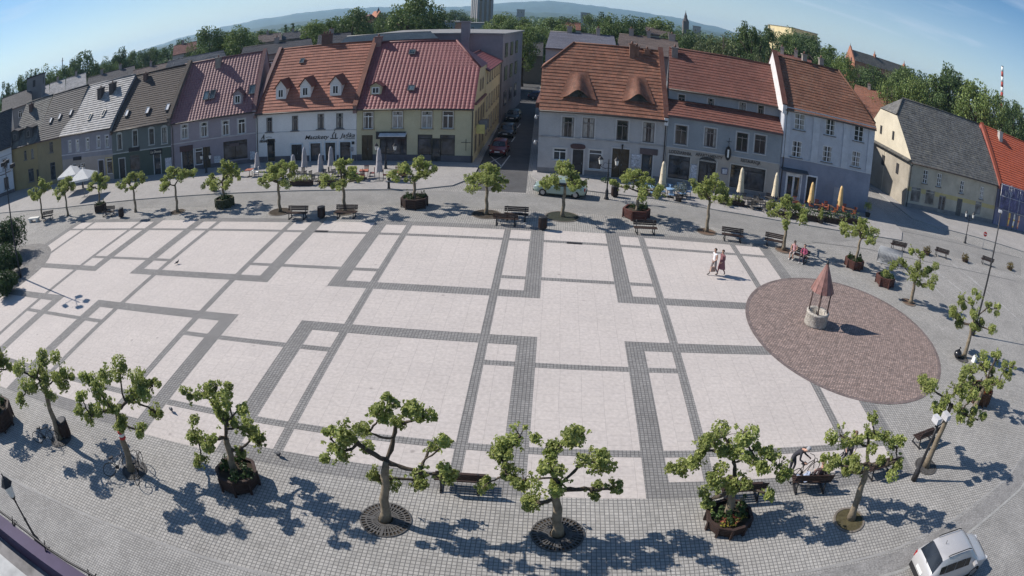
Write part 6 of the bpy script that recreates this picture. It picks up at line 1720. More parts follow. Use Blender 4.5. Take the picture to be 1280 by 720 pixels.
car(Vector((cc.x, cc.y, 0))+Vector((math.cos(hz_), math.sin(hz_), 0))*.40, hz_, 'white compact off-road car with dark roof rails at the lower right corner', 3.75, 1.72, 1.64, (.47, .465, .47), True, None, .25)
p = gnd(700, 246); car(p+Vector((0, .6, 0)), PI-.12, 'pale green grey car half hidden by a tree before the pale grey house', 4.2, 1.74, 1.48, (.33, .42, .38))
p = gnd(622, 195); car(p+Vector((.1, 1.2, 0)), -PI/2-.05, 'dark red car parked nearest in the side street', 4.1, 1.74, 1.46, (.16, .018, .022))
p = gnd(633, 172); car(p+Vector((0, 1.2, 0)), -PI/2-.05, 'dark grey car parked second in the side street', 4.3, 1.76, 1.45, (.03, .032, .036))
p = gnd(641, 152); car(p+Vector((0, 1.2, 0)), -PI/2-.05, 'dark blue green car parked third in the side street', 4.3, 1.76, 1.45, (.025, .04, .045))
p = gnd(668, 124); car(p+Vector((1.0, 0, 0)), .1, 'dark blue car at the far end of the side street', 4.2, 1.76, 1.5, (.03, .04, .08))

# ------------------------------------------------------------------ bicycles and people
def bicycle(loc, rz, label, col=(.03, .03, .03), lean=.06):
    t = thing('bicycle', label, 'bicycle', loc, rz, 'bicycles on the near side'); t.rotation_euler = (lean, 0, rz)
    for x in (-.52, .52):
        mb = MB(); mb.tube([(x+math.cos(2*PI*k/24)*.33, 0, .34+math.sin(2*PI*k/24)*.33) for k in range(25)], .018, 6, cap=False); w_ = mb.build('wheel', mat('tyre', (.02, .02, .02), rough=.9, var=.1), t)
        mb = MB()
        for k in range(12): a = 2*PI*k/12; mb.tube([(x, .01*(-1)**k, .34), (x+math.cos(a)*.32, 0, .34+math.sin(a)*.32)], .003, 3, cap=False)
        mb.build('spokes', STEEL, w_)
    c = mat('bike_%d' % int(col[0]*999+col[2]*99), col, rough=.35, var=.1)
    mb = MB()
    for a, b in (((-.1, 0, .28), (-.22, 0, .80)), ((-.1, 0, .28), (.36, 0, .78)), ((-.19, 0, .72), (.34, 0, .84)), ((-.52, 0, .34), (-.1, 0, .28)), ((-.52, 0, .34), (-.2, 0, .74)), ((.32, 0, .92), (.40, 0, .68)), ((.40, 0, .68), (.52, 0, .34))): mb.tube([a, b], .018, 6)
    mb.build('frame', c, t)
    mb = MB(); mb.box((-.24, 0, .86), (.26, .15, .05), 0, 0, .75); mb.build('saddle', BLACK, t)
    mb = MB(); mb.tube([(.22, -.28, .98), (.34, -.12, .98), (.33, 0, .93), (.34, .12, .98), (.22, .28, .98)], .014, 6); mb.build('handlebar', IRON, t)
    mb = MB(); mb.lathe([(.09, -.012), (.09, .012)], (-.1, .03, .28), 14, axis='y'); mb.tube([(-.1, -.08, .28), (-.02, -.08, .14), (-.02, -.14, .14)], .012, 5); mb.tube([(-.1, .08, .28), (-.18, .08, .42), (-.18, .14, .42)], .012, 5); mb.build('pedals', IRON, t)
    return t

POSES = {
 'walk': dict(pel=(0, 0, .95), sp=(0, -.01, 1.14), ch=(0, -.02, 1.34), nk=(0, -.02, 1.50), hb=(0, -.04, 1.57), hd=(0, -.05, 1.66), ht=(0, -.03, 1.75),
     L=((-.19, -.01, 1.42), (-.25, .10, 1.16), (-.25, .04, .92)), R=((.19, -.02, 1.42), (.25, -.04, 1.15), (.22, -.24, 1.02)),
     l=((-.10, 0, .91), (-.11, -.16, .51), (-.11, -.26, .09), (-.12, -.42, .06)), r=((.10, 0, .91), (.11, .04, .50), (.11, .30, .14), (.12, .20, .04))),
 'stand': dict(pel=(0, 0, .95), sp=(0, 0, 1.14), ch=(0, -.01, 1.34), nk=(0, 0, 1.50), hb=(0, -.02, 1.57), hd=(0, -.03, 1.66), ht=(0, -.02, 1.75),
     L=((-.19, 0, 1.42), (-.26, -.04, 1.15), (-.20, -.26, 1.02)), R=((.19, 0, 1.42), (.26, .02, 1.15), (.24, -.10, .93)),
     l=((-.10, 0, .91), (-.12, -.03, .50), (-.12, .03, .09), (-.14, -.13, .04)), r=((.10, 0, .91), (.12, -.02, .50), (.12, .05, .09), (.15, -.11, .04))),
 'bend': dict(pel=(0, .12, .92), sp=(0, .02, 1.09), ch=(0, -.13, 1.24), nk=(0, -.26, 1.33), hb=(0, -.33, 1.36), hd=(0, -.40, 1.42), ht=(0, -.43, 1.51),
     L=((-.19, -.19, 1.29), (-.26, -.24, 1.02), (-.24, -.46, .96)), R=((.19, -.19, 1.29), (.26, -.26, 1.02), (.24, -.46, .96)),
     l=((-.10, .12, .88), (-.12, .06, .48), (-.12, .14, .09), (-.13, -.02, .04)), r=((.10, .12, .88), (.12, -.04, .49), (.12, -.02, .09), (.13, -.18, .04))),
 'sit': dict(pel=(0, .06, .56), sp=(0, .09, .75), ch=(0, .08, .95), nk=(0, .05, 1.11), hb=(0, .02, 1.18), hd=(0, -.01, 1.27), ht=(0, .01, 1.36),
     L=((-.19, .07, 1.03), (-.26, .03, .78), (-.16, -.22, .70)), R=((.19, .07, 1.03), (.26, .02, .78), (.15, -.24, .69)),
     l=((-.10, .03, .54), (-.13, -.40, .53), (-.13, -.40, .09), (-.14, -.56, .05)), r=((.10, .03, .54), (.13, -.40, .52), (.14, -.33, .09), (.15, -.49, .05))),
}
SKIN = mat('skin', (.50, .30, .22), rough=.6, var=.08)
def person(loc, rz, pose, label, top, legs, hair, shoes=(.04, .035, .03), sleeves=True, shorts=False, skirt=None, s=1.0, hat=False, group=None, build=1.0):
    q = POSES[pose]; V = []; Rr = []; E_ = []; kind = []
    def add(p, r, par=None, k=None):
        V.append(Vector(p)); Rr.append(r); i = len(V)-1
        if par is not None: E_.append((par, i)); kind.append(k)
        return i
    pel = add(q['pel'], .135*build); sp = add(q['sp'], .125*build, pel, 'top'); ch = add(q['ch'], .145*build, sp, 'top'); nk = add(q['nk'], .058, ch, 'skin'); hb = add(q['hb'], .066, nk, 'skin'); hd = add(q['hd'], .088, hb, 'skin'); ht = add(q['ht'], .062, hd, 'skin')
    for side in ('L', 'R'):
        sh, el, wr = [Vector(v) for v in q[side]]
        a = add(sh, .062*build, ch, 'top'); b = add(el, .044*build, a, 'top' if sleeves else 'skin'); c = add(wr, .028, b, 'top' if sleeves else 'skin')
        d = (wr-el).normalized(); sd = Vector((1 if side == 'L' else -1, 0, 0)); sd = (sd-d*sd.dot(d)).normalized(); nn = d.cross(sd)
        pm = add(wr+d*.07, .030, c, 'skin')
        for j, (o, l) in enumerate(((-.030, .062), (-.010, .076), (.010, .070), (.028, .055))):
            f1 = add(wr+d*(.10+l*.45)+nn*o*1.1+sd*.004, .0095, pm, 'skin'); add(wr+d*(.10+l*.85)+nn*o*1.15+sd*.028, .008, f1, 'skin')
        f1 = add(wr+d*.075+nn*-.045+sd*.02, .0105, c, 'skin'); add(wr+d*.115+nn*-.058+sd*.03, .009, f1, 'skin')
    for side in ('l', 'r'):
        hp, kn, an, to = q[side]
        a = add(hp, .095*build, pel, 'legs'); b = add(kn, .060, a, 'legs'); c = add(an, .040, b, 'skin' if shorts else 'legs'); d = add(to, .034, c, 'shoe')
    me = D.meshes.new('body'); me.from_pydata([tuple(v) for v in V], E_, [])
    o = D.objects.new('body', me); COL.objects.link(o)
    md = o.modifiers.new('skin', 'SKIN'); md.use_smooth_shade = True
    sk = me.skin_vertices[0].data
    for i, r in enumerate(Rr): sk[i].radius = (r, r*(.78 if i in (0, 1, 2) else 1.0)); sk[i].use_root = (i == 0)
    sb = o.modifiers.new('sub', 'SUBSURF'); sb.levels = 2; sb.render_levels = 2
    bpy.context.view_layer.update()
    m2 = D.meshes.new_from_object(o.evaluated_get(bpy.context.evaluated_depsgraph_get())); D.objects.remove(o)
    m2.materials.clear()
    mk = {'top': 0, 'legs': 1, 'skin': 2, 'shoe': 3}
    for m_ in (mat('cloth_%02d%02d%02d' % tuple(int(c*99) for c in top), top, rough=.9, var=.12, scale=6), mat('cloth_%02d%02d%02d' % tuple(int(c*99) for c in legs), legs, rough=.9, var=.12, scale=6), SKIN, mat('shoe_%02d' % int(shoes[0]*99), shoes, rough=.6)): m2.materials.append(m_)
    segs = [(V[a], V[b], mk[k]) for (a, b), k in zip(E_, kind)]
    for f in m2.polygons:
        c = f.center; best = 9; bi = 0
        for a, b, k in segs:
            ab = b-a; tt = max(0, min(1, (c-a).dot(ab)/max(ab.length_squared, 1e-9))); dd_ = (c-(a+ab*tt)).length
            if dd_ < best: best = dd_; bi = k
        if bi == 2 and c.z < V[nk].z and (c-V[ch]).length < .16: bi = 0
        f.material_index = bi; f.use_smooth = True
    t = thing('person', label, 'person', loc, rz, group); t.scale = (s, s, s)
    b = D.objects.new('body', m2); COL.objects.link(b); b.parent = t
    H_ = V[hd]; up = (V[ht]-V[hb]).normalized(); fw = Vector((0, -1, 0)); fw = (fw-up*fw.dot(up)).normalized(); rt = fw.cross(up)
    def hp_(r_, u_, f_): return H_+rt*r_+up*u_+fw*f_
    mb = MB(); mb.ball(tuple(hp_(0, .028, -.016)), .101, 14, 0, (1, 1.02, 1.0))
    cut = MB(); cut.v = mb.v; 
    for f, sm in zip(mb.f, mb.sm):
        c = sum((Vector(mb.v[i]) for i in f), Vector())/len(f)-H_
        if c.dot(fw) < .035 and c.dot(up) > -.05 or c.dot(up) > .075: cut.face(f, 0, None, True)
    cut.build('cap' if hat else 'hair', mat('hair_%02d%02d' % (int(hair[0]*99), int(hair[2]*99)), hair, rough=.8, var=.2, scale=20), t)
    mb = MB()
    for sg in (-1, 1): mb.ball(tuple(hp_(sg*.032, .005, .082)), .012, 6, 0); mb.ball(tuple(hp_(sg*.090, -.005, -.005)), .022, 6, 1, (.5, 1, 1.3))
    mb.tube([hp_(0, .01, .085), hp_(0, -.022, .108), hp_(0, -.03, .088)], [.008, .014, .01], 6, 1); mb.box(tuple(hp_(0, -.052, .078)), (.04, .012, .009), 0, 2)
    mb.build('face', [BLACK, SKIN, mat('lips', (.35, .12, .10))], t)
    if skirt:
        mb = MB(); z1, z0 = q['sp'][2]-.03, .48; n = 18; i0 = 0
        for f in (0, .4, 1):
            for k in range(n):
                a = 2*PI*k/n; r_ = (.155+.13*f)*(1+.06*math.sin(k*2.1)*f); mb.v.append((math.cos(a)*r_, math.sin(a)*r_*.9+q['pel'][1], z1+(z0-z1)*f))
        for j in range(2):
            for k in range(n): d = (k+1) % n; mb.face((j*n+d, j*n+k, (j+1)*n+k, (j+1)*n+d), 0, None, True)
        mb.build('skirt', mat('cloth_%02d%02d%02d' % tuple(int(c*99) for c in skirt), skirt, rough=.9, var=.15, scale=6), t)
    return t
pw = gnd(891, 344); person(pw, -1.1, 'walk', 'person in a white shirt walking across the square', (.66, .66, .68), (.22, .20, .20), (.05, .035, .025), sleeves=False, s=1.0)
pw2 = gnd(900.5, 344); person(pw2, -1.0, 'walk', 'person in a dark rose dress walking beside the one in a white shirt', (.24, .11, .12), (.20, .10, .11), (.04, .025, .02), sleeves=True, skirt=(.24, .11, .12), s=.95)
t = thing('handbag', 'pale brown bag carried low beside the walking pair', 'bag', pw+Vector((-.18, -.42, .42)), .3); mb = MB(); mb.box((0, 0, .15), (.36, .16, .3), 0, 0, .8); mb.build('pouch', mat('tan_bag', (.32, .22, .18)), t)
mb = MB(); mb.tube([(-.12, 0, .3), (-.08, 0, .46), (.08, 0, .46), (.12, 0, .3)], .012, 5); mb.build('strap', mat('tan_bag', (.32, .22, .18)), t)
def on_bench(B_, u, **k):
    a = B_.rotation_euler.z; return Vector((B_.location.x+math.cos(a)*u, B_.location.y+math.sin(a)*u, 0)), a
l, a = on_bench(SB1, -.45); person(l, a, 'sit', 'person in a pale pink top seated on the left of the bench by the well', (.50, .28, .30), (.45, .40, .40), (.35, .25, .16), sleeves=False, shorts=True, shoes=(.6, .6, .6))
l, a = on_bench(SB1, .42); person(l, a, 'sit', 'person in a magenta top seated on the right of the bench by the well', (.40, .10, .17), (.06, .05, .07), (.06, .04, .03), shoes=(.6, .6, .6))
l, a = on_bench(SB2, -.25); person(l, a, 'sit', 'person in a dark brown jacket seated on the near bench seen from behind', (.07, .045, .045), (.05, .05, .06), (.22, .14, .10))
t = thing('folded_jacket', 'pale blue jacket laid over the near bench beside the seated person', 'jacket', on_bench(SB2, .38)[0]+Vector((0, 0, .49)), a+.2)
mb = MB(); rv = random.Random(6); n = 9
for j in range(n):
    for i in range(n): mb.v.append((-.28+.07*i, -.22+.055*j, .05+.05*math.sin(i*1.1)*math.cos(j*.8)+rv.uniform(0, .02)))
for j in range(n-1):
    for i in range(n-1): q_ = j*n+i; mb.face((q_, q_+1, q_+n+1, q_+n), 0, None, True)
mb.build('cloth', mat('pale_blue_cloth', (.36, .42, .56), var=.12, scale=8), t); mb = MB(); mb.tube([(-.25, -.1, .06), (-.38, -.25, .06), (-.3, -.36, .03)], .05, 7); mb.build('sleeve', _mats['pale_blue_cloth'], t)
pb_ = gnd(987, 594); person(pb_, .9, 'bend', 'person in a dark jacket and grey cap leaning over a bicycle', (.035, .035, .045), (.045, .045, .055), (.32, .33, .36), hat=True)
bicycle(gnd(997, 596)+Vector((.15, -.1, 0)), .35, 'bicycle held by the person in the grey cap')
pc_ = gnd(1054, 583); person(pc_, -.5, 'stand', 'person in grey standing behind the leaves with a bicycle', (.20, .17, .17), (.05, .05, .06), (.16, .10, .07))
bicycle(gnd(1040, 588), .5, 'bicycle between the bench and the person standing behind the leaves')
bicycle(gnd(60, 553), .5, 'bicycle leaning by the second tree from the left'); bicycle(gnd(152, 590), .9, 'bicycle leaning by the tree with the painted band', (.12, .12, .14))
bicycle(gnd(176, 594), 1.9, 'second bicycle right of the tree with the painted band', (.05, .05, .06))
t = dup(BIN, gnd(84, 546), 0, 'dark litter bin right of the second tree from the left')
# ------------------------------------------------------------------ behind the square
def block(name, label, A, B, H, depth, wallc, roofc, flat=True, slope=30, wins=(), cat='building', winsize=(1.1, 1.5), group=None):
    h = House(name, label, A, B, H, slope, depth/2, [wallc], group=group, cat=cat)
    for u, z in wins: h.window(u, z, *winsize)
    if flat:
        h.build_walls(D_=depth, gable=False)
        mb = MB(); mb.box((h.L/2, depth/2, H+.06), (h.L+.5, depth+.5, .22)); mb.build('roof', roofc, h.root)
    else:
        h.build_walls(D_=depth); h.roof('slate', [roofc, mat('fascia', (.12, .08, .08))], step=.03)
    return h
def xy(px, py, d): p = at_dist(px, py, d); return (p.x, p.y), p.z
BLK = wallm('grey_block_wall', (.235, .225, .245)); FLATR = mat('felt_roof', (.22, .22, .22), var=.25, scale=.6)
H6b = H6.A+H6.U*H6.L
Cn = H6b+H6.V*23.2
dS = Vector((H6.V.x, H6.V.y, 0))
zt = height_at(Cn, 623, 43)
h = block('grey_block', 'tall grey flat roofed block behind the yellow corner house', (Cn.x-19, Cn.y+1.4), (Cn.x+.3, Cn.y), zt, 20, BLK, FLATR)
mb = MB(); u, _ = h.px(582, 60); mb.box((u, -.3, zt/2+.9), (1.1, .6, zt+1.6)); mb.box((u, -.3, zt+1.75), (1.3, .8, .15)); mb.build('chimney', BLK, h.root)
for v in (3, 8, 13):
    for z in (3, 6.5, 9.8): mb = MB(); mb.box((h.L+.03, v, z), (.08, 2.2, 2.0)); mb.build('window', mat('dark_window', (.05, .052, .06), rough=.2, spec=.6), h.root)
# more houses down the street
p = Vector((-7.3, 112, 0)); q = Vector((-7.3, 112, 0)); block('street_house', 'narrow house with an orange roof farther down the side street', (p.x-9, p.y), (q.x, q.y), 7.2, 12, wallm('olive_wall', (.22, .20, .16)), T_ORANGE, False, 33, cat='house')
p = Vector((-8.5, 134, 0)); q = Vector((-2.5, 134, 0)); h = block('street_house', 'low dark grey house closing the end of the side street', (p.x, p.y), (q.x, q.y), 6.2, 9, wallm('end_wall', (.20, .18, .16)), T_DARK, False, 30, cat='house', wins=[(1.2, 1.4)])
h.door
# gable roofed house behind the pale grey corner house
def roofhouse(label, xl, xr, ye, yr, de, dr, wallc, roofc, name='roofed_house', slope=None, style='slate', chim=()):
    """eave seen at rows ye (left, right) at distance de, ridge at rows yr at distance dr"""
    A, B = at_dist(xl, ye[0], de), at_dist(xr, ye[1], de); ze = (A.z+B.z)/2
    m_ = at_dist((xl+xr)/2, (yr[0]+yr[1])/2, dr); dep = max(2.5, dr-de); sl = math.degrees(math.atan2(max(.4, m_.z-ze), dep))
    h = House(name, label, (A.x, A.y), (B.x, B.y), ze, sl, dep, [wallc], group='houses behind the square')
    for k in range(int(h.L/3.2)): h.window(1.6+k*3.2, max(1.5, ze-1.6), 1.0, 1.4)
    h.build_walls(); h.roof(style, [roofc, mat('fascia', (.12, .08, .08))], step=.03)
    for f, w_ in chim:
        h.chimney(0, 0, w_, .7, 1.3, uvz=(h.L*f, dep-.4, h.zr-.4), m=mat('chimney_pale3', (.30, .26, .24)))
    return h
VG_ = tilemat('violet_grey_roof', (.17, .165, .19), (.155, .15, .175), cell=(.6, .5), rough=.6, var=.1); GB = tilemat('grey_brown_roof', (.15, .115, .10), (.12, .095, .085), var=.2)
roofhouse('house with a wide violet grey roof behind the pale grey corner house', 682, 772, (62, 64), (42, 43), 76, 86, wallm('pale_back_wall', (.40, .38, .38)), VG_, chim=((.3, .6), (.75, .5)))
roofhouse('brown roofed house behind the chimneys of the pale grey corner house', 770, 850, (66, 70), (44, 50), 80, 88, wallm('brown_back_wall', (.25, .2, .18)), GB, chim=((.2, .6), (.5, .5), (.9, .9)))
roofhouse('red roofed house behind the white gable of the pale blue house', 962, 1016, (84, 97), (63, 77), 76, 84, wallm('pale_back_wall', (.40, .38, .38)), T_RED, chim=((.25, .5), (.6, .5)))
roofhouse('long orange roofed house behind the cream slate roofed house', 1060, 1185, (142, 178), (104, 142), 104, 116, wallm('cream_back_wall', (.48, .44, .36)), T_OLD, style='course', chim=((.15, .6), (.4, .5), (.85, .8)))
roofhouse('grey flat looking roof behind the brown roofed green house', 205, 284, (90, 74), (78, 62), 98, 112, wallm('dull_wall', (.2, .19, .19)), tilemat('mid_grey_roof', (.16, .16, .165), (.14, .14, .145), var=.15))
roofhouse('long dark roofed house behind the rose roofed house', 300, 392, (72, 62), (58, 50), 92, 100, wallm('dull_wall', (.2, .19, .19)), T_DARK, chim=((.5, .8),))
roofhouse('grey metal roofed house behind the orange and wine red roofs', 424, 548, (52, 52), (44, 43), 76, 90, wallm('dull_wall', (.2, .19, .19)), tilemat('zinc_roof', (.25, .255, .25), (.22, .225, .22), cell=(.7, 4), rough=.5, var=.12))
roofhouse('dark hipped house with a chimney behind the orange roof', 396, 440, (56, 52), (44, 42), 95, 103, wallm('dull_wall', (.2, .19, .19)), T_DARK, chim=((.4, .8),))
for k, (xl, xr, y0, y1) in enumerate(((42, 62, 121, 113), (62, 82, 113, 107), (82, 108, 107, 99))):
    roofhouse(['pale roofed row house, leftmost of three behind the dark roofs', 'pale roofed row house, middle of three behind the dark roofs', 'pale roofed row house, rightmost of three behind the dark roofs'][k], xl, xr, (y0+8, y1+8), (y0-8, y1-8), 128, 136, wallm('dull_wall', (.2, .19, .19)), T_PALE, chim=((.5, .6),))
roofhouse('low dark roof at the left edge behind the slate roofed house', 2, 40, (140, 128), (122, 112), 122, 130, wallm('dull_wall', (.2, .19, .19)), T_DARK)
roofhouse('dark roofed house behind the violet grey house', 108, 170, (112, 100), (96, 84), 112, 120, wallm('dull_wall', (.2, .19, .19)), T_DARK, chim=((.3, .6), (.7, .6)))
roofhouse('dark roofed house behind the dark green house', 165, 212, (100, 92), (88, 79), 106, 114, wallm('dull_wall', (.2, .19, .19)), GB, chim=((.5, .5),))

for xl, xr, y0, y1, d, rf, lb in ((216, 246, 66, 55, 150, T_RED, 'small red roof among the trees behind the green house'), (322, 352, 52, 43, 160, GB, 'brown roof among the trees left of the brick villa'), (352, 386, 48, 40, 165, T_DARK, 'dark roof with a chimney left of the brick villa'), (700, 726, 37, 28, 190, T_OLD, 'small orange roof among trees over the violet grey roof'), (806, 838, 44, 36, 150, GB, 'brown roof among the trees left of the spire'), (566, 600, 36, 30, 230, VG_, 'low grey roof between the brick villa and the tower')):
    roofhouse(lb, xl, xr, (y0, y0), (y1, y1), d, d+9, wallm('pale_back_wall', (.40, .38, .38)), rf, chim=((.4, .7),))
# landmarks farther off
def at_z(px, py, d): p = at_dist(px, py, d); return p
p = at_z(602, 25, 360); w_ = 4.6
t = thing('tower', 'grey concrete tower block cut by the top of the frame', 'tower', (p.x, p.y, 0), .5)
mb = MB(); mb.box((0, 0, 18), (w_*2, w_*2, 36)); mb.build('shaft', mat('concrete', (.27, .265, .28), var=.12), t)
for k in (-1, 0, 1):
    for a in (0, PI/2, PI, -PI/2):
        mb = MB(); c, s_ = math.cos(a), math.sin(a); x, y = k*2.6, -w_-.02; mb.box((x*c-y*s_, x*s_+y*c, 17), (1.2, .2, 26), a); mb.build('window_band', mat('dark_window', (.05, .052, .06)), t)
mb = MB(); mb.box((0, 0, 36.4), (w_*2+.6, w_*2+.6, .8)); mb.build('roof', FLATR, t)
BRK = wallm('brick_wall', (.36, .165, .11), .2)
p = at_z(466, 38, 210); d_ = math.atan2(-p.x, p.y)
t = thing('brick_villa', 'pink brick villa with a stepped gable and a thin spire among the trees', 'villa', (p.x, p.y, 0), d_+.35)
zt_ = at_z(466, 24, 210).z; zs = at_z(468, 9, 210).z
mb = MB(); mb.box((-1.2, 2, zt_/2), (4.4, 6, zt_)); mb.box((1.6, 1.2, zt_/2+.3), (2.6, 6, zt_+.6)); mb.extrude([(.3, -1.8, zt_+.6), (2.9, -1.8, zt_+.6), (1.6, -1.8, zt_+2.8)], (0, 6, 0)); mb.build('wall', BRK, t)
mb = MB(); mb.extrude([(-3.5, -1.2, zt_), (1.0, -1.2, zt_), (-1.2, -1.2, zt_+1.8)], (0, 6.2, 0)); mb.build('roof', T_RED, t)
mb = MB(); mb.lathe([(.55, zt_-1), (.55, zt_+2.4), (.62, zt_+2.4), (0, zs)], (1.6, 0, 0), 8, smooth=False); mb.lathe([(.4, zt_-1), (.4, zt_+1.0), (0, zt_+3)], (-3.3, -.8, 0), 8, smooth=False); mb.build('turret', mat('dark_turret', (.08, .07, .075)), t)
for x, z in ((-2.2, zt_-1.6), (-.8, zt_-1.6), (1.3, zt_-1.5), (2.0, zt_-1.5), (1.6, zt_+.6)): mb = MB(); mb.box((x, -1.03 if x < 0 else -1.82, z), (.6, .1, 1.1)); mb.build('window', DOORD, t)
# church on the rise
p = at_z(1062, 80, 215); zg = at_z(1064, 57, 215).z; ze_ = at_z(1062, 74, 215).z; q = at_z(1132, 84, 232)
dv = Vector((q.x-p.x, q.y-p.y, 0)); az_ = math.atan2(dv.y, dv.x)
t = thing('church', 'brick gabled church with a long dark roof on the wooded rise', 'church', (p.x, p.y, 0), az_)
Lc = dv.length; wv = 3.2
mb = MB(); mb.box((Lc/2, 0, ze_/2), (Lc, wv*2, ze_)); mb.extrude([(-.05, -wv, ze_-.1), (-.05, wv, ze_-.1), (-.05, .25, zg-.3), (-.05, 0, zg), (-.05, -.25, zg-.3)], (.6, 0, 0)); mb.build('wall', BRK, t)
zr_ = zg-1.3; mb = MB(); mb.extrude([(.4, -wv-.3, ze_), (.4, wv+.3, ze_), (.4, 0, zr_)], (Lc-.4, 0, 0)); mb.build('roof', T_SLATE, t)
for x in (Lc*.42, Lc*.97): mb = MB(); mb.box((x, 0, zr_), (.8, 1.0, 1.6)); mb.lathe([(.35, zr_+.8), (0, zr_+2.4)], (x, 0, 0), 4, smooth=False); mb.build('ridge_turret', BRK, t)
for y in (-1.1, 1.1): mb = MB(); mb.box((-.08, y, ze_-.3), (.1, .7, 2.2)); mb.build('window', DOORD, t)
mb = MB(); mb.lathe([(.12, zg-.2), (.02, zg+.9)], (0.2, 0, 0), 6); mb.build('finial', IRON, t)
# yellow building on the rise
p = at_z(960, 42, 268); q = at_z(989, 46, 244); zt_ = at_z(962, 30, 250).z
h = block('flat_building', 'pale yellow flat roofed building on the wooded rise', (p.x, p.y), (q.x, q.y), (zt_+at_z(990, 34.5, 250).z)/2, 12, wallm('pale_yellow_wall', (.60, .50, .30)), FLATR, wins=[(k*1.9+1.0, zt_-1.7) for k in range(4)]+[(k*1.9+1.0, zt_-4.5) for k in range(4)], winsize=(.9, 1.2))
mb = MB(); mb.box((h.L+1.5, 5, h.H/2-1), (3.2, 11, h.H-2)); mb.build('wing', h.walls[0], h.root)
# chimney stack, spire, masts
p = at_z(1252, 128, 420); zt_ = at_z(1257, 85, 420).z
t = thing('chimney_stack', 'tall red and white banded chimney at the right edge of the skyline', 'chimney', (p.x, p.y, 0))
mb = MB(); n = 14
for k in range(n):
    z0, z1 = zt_*k/n, zt_*(k+1)/n; mb.lathe([(1.5-.55*k/n, z0), (1.5-.55*(k+1)/n, z1)], n=14, m=k % 2)
mb.build('stack', [mat('stack_red', (.38, .07, .05)), WHITE], t); mb = MB(); mb.lathe([(1.05, zt_), (1.05, zt_+.5)], n=14); mb.build('rim', IRON, t)
p = at_z(857, 30, 380); zt_ = at_z(857, 14, 380).z
t = thing('church_spire', 'dark slim church spire rising from the trees', 'spire', (p.x, p.y, 0)); mb = MB(); mb.box((0, 0, zt_*.38), (3.4, 3.4, zt_*.76)); mb.build('tower', wallm('dark_tower', (.14, .12, .12)), t)
mb = MB(); mb.lathe([(1.9, zt_*.76), (.9, zt_*.85), (1.0, zt_*.87), (.25, zt_*.96), (0, zt_+1)], n=8, smooth=False); mb.build('spire', mat('dark_turret', (.08, .07, .075)), t)
p = at_z(78, 78, 300); zt_ = at_z(78, 76, 300).z
t = thing('aerial_mast', 'thin aerial mast above the trees on the left', 'mast', (p.x, p.y, 0)); mb = MB(); mb.tube([(0, 0, 0), (0, 0, zt_+1.5)], .25, 6); mb.build('mast', IRON, t); mb = MB(); mb.tube([(-.8, 0, zt_), (.8, 0, zt_)], .12, 5); mb.build('crossbar', IRON, t)
p = at_z(45, 118, 130); zt_ = at_z(46, 95, 130).z
t = thing('square_tower', 'squat grey tower half hidden by trees at the far left', 'tower', (p.x, p.y, 0), .6); mb = MB(); mb.box((0, 0, zt_/2), (4, 4, zt_)); mb.build('shaft', wallm('tower_grey', (.17, .17, .18)), t)
mb = MB(); mb.box((0, 0, zt_+.1), (4.3, 4.3, .3)); mb.build('roof', T_DARK, t)
for a in (0, PI/2, PI, -PI/2): mb = MB(); mb.box((2.02*math.sin(a), -2.02*math.cos(a), zt_-1.4), (.7, .1, 1.4), a); mb.build('window', DOORD, t)
for (xl, xr, yt, d, lb) in ((553, 574, 27, 190, 'bluish flat roofed hall behind the grey block'), (586, 605, 29, 190, 'low grey hall right of the small salmon house'), (646, 656, 12, 480, 'grey tower block far off above the trees'), (726, 738, 16, 480, 'pale block far off left of the tall trees'), (866, 876, 33, 300, 'white gabled building beside the spire')):
    p, q = at_z(xl, yt, d), at_z(xr, yt, d); block('flat_block', lb, (p.x, p.y), (q.x, q.y), (p.z+q.z)/2, 10, wallm('far_wall_%d' % xl, (.25, .28, .30) if xl < 640 else (.33, .32, .34)), FLATR, wins=[(k*2.2+1.2, (p.z+q.z)/2-2) for k in range(int((q-p).length/2.4))], group='buildings far behind the square')
p, q = at_z(569, 28, 175), at_z(577, 28, 175); block('small_house', 'small salmon house behind the grey block', (p.x, p.y), (q.x, q.y), p.z, 6, wallm('salmon_wall', (.50, .24, .17)), FLATR, group='buildings far behind the square')

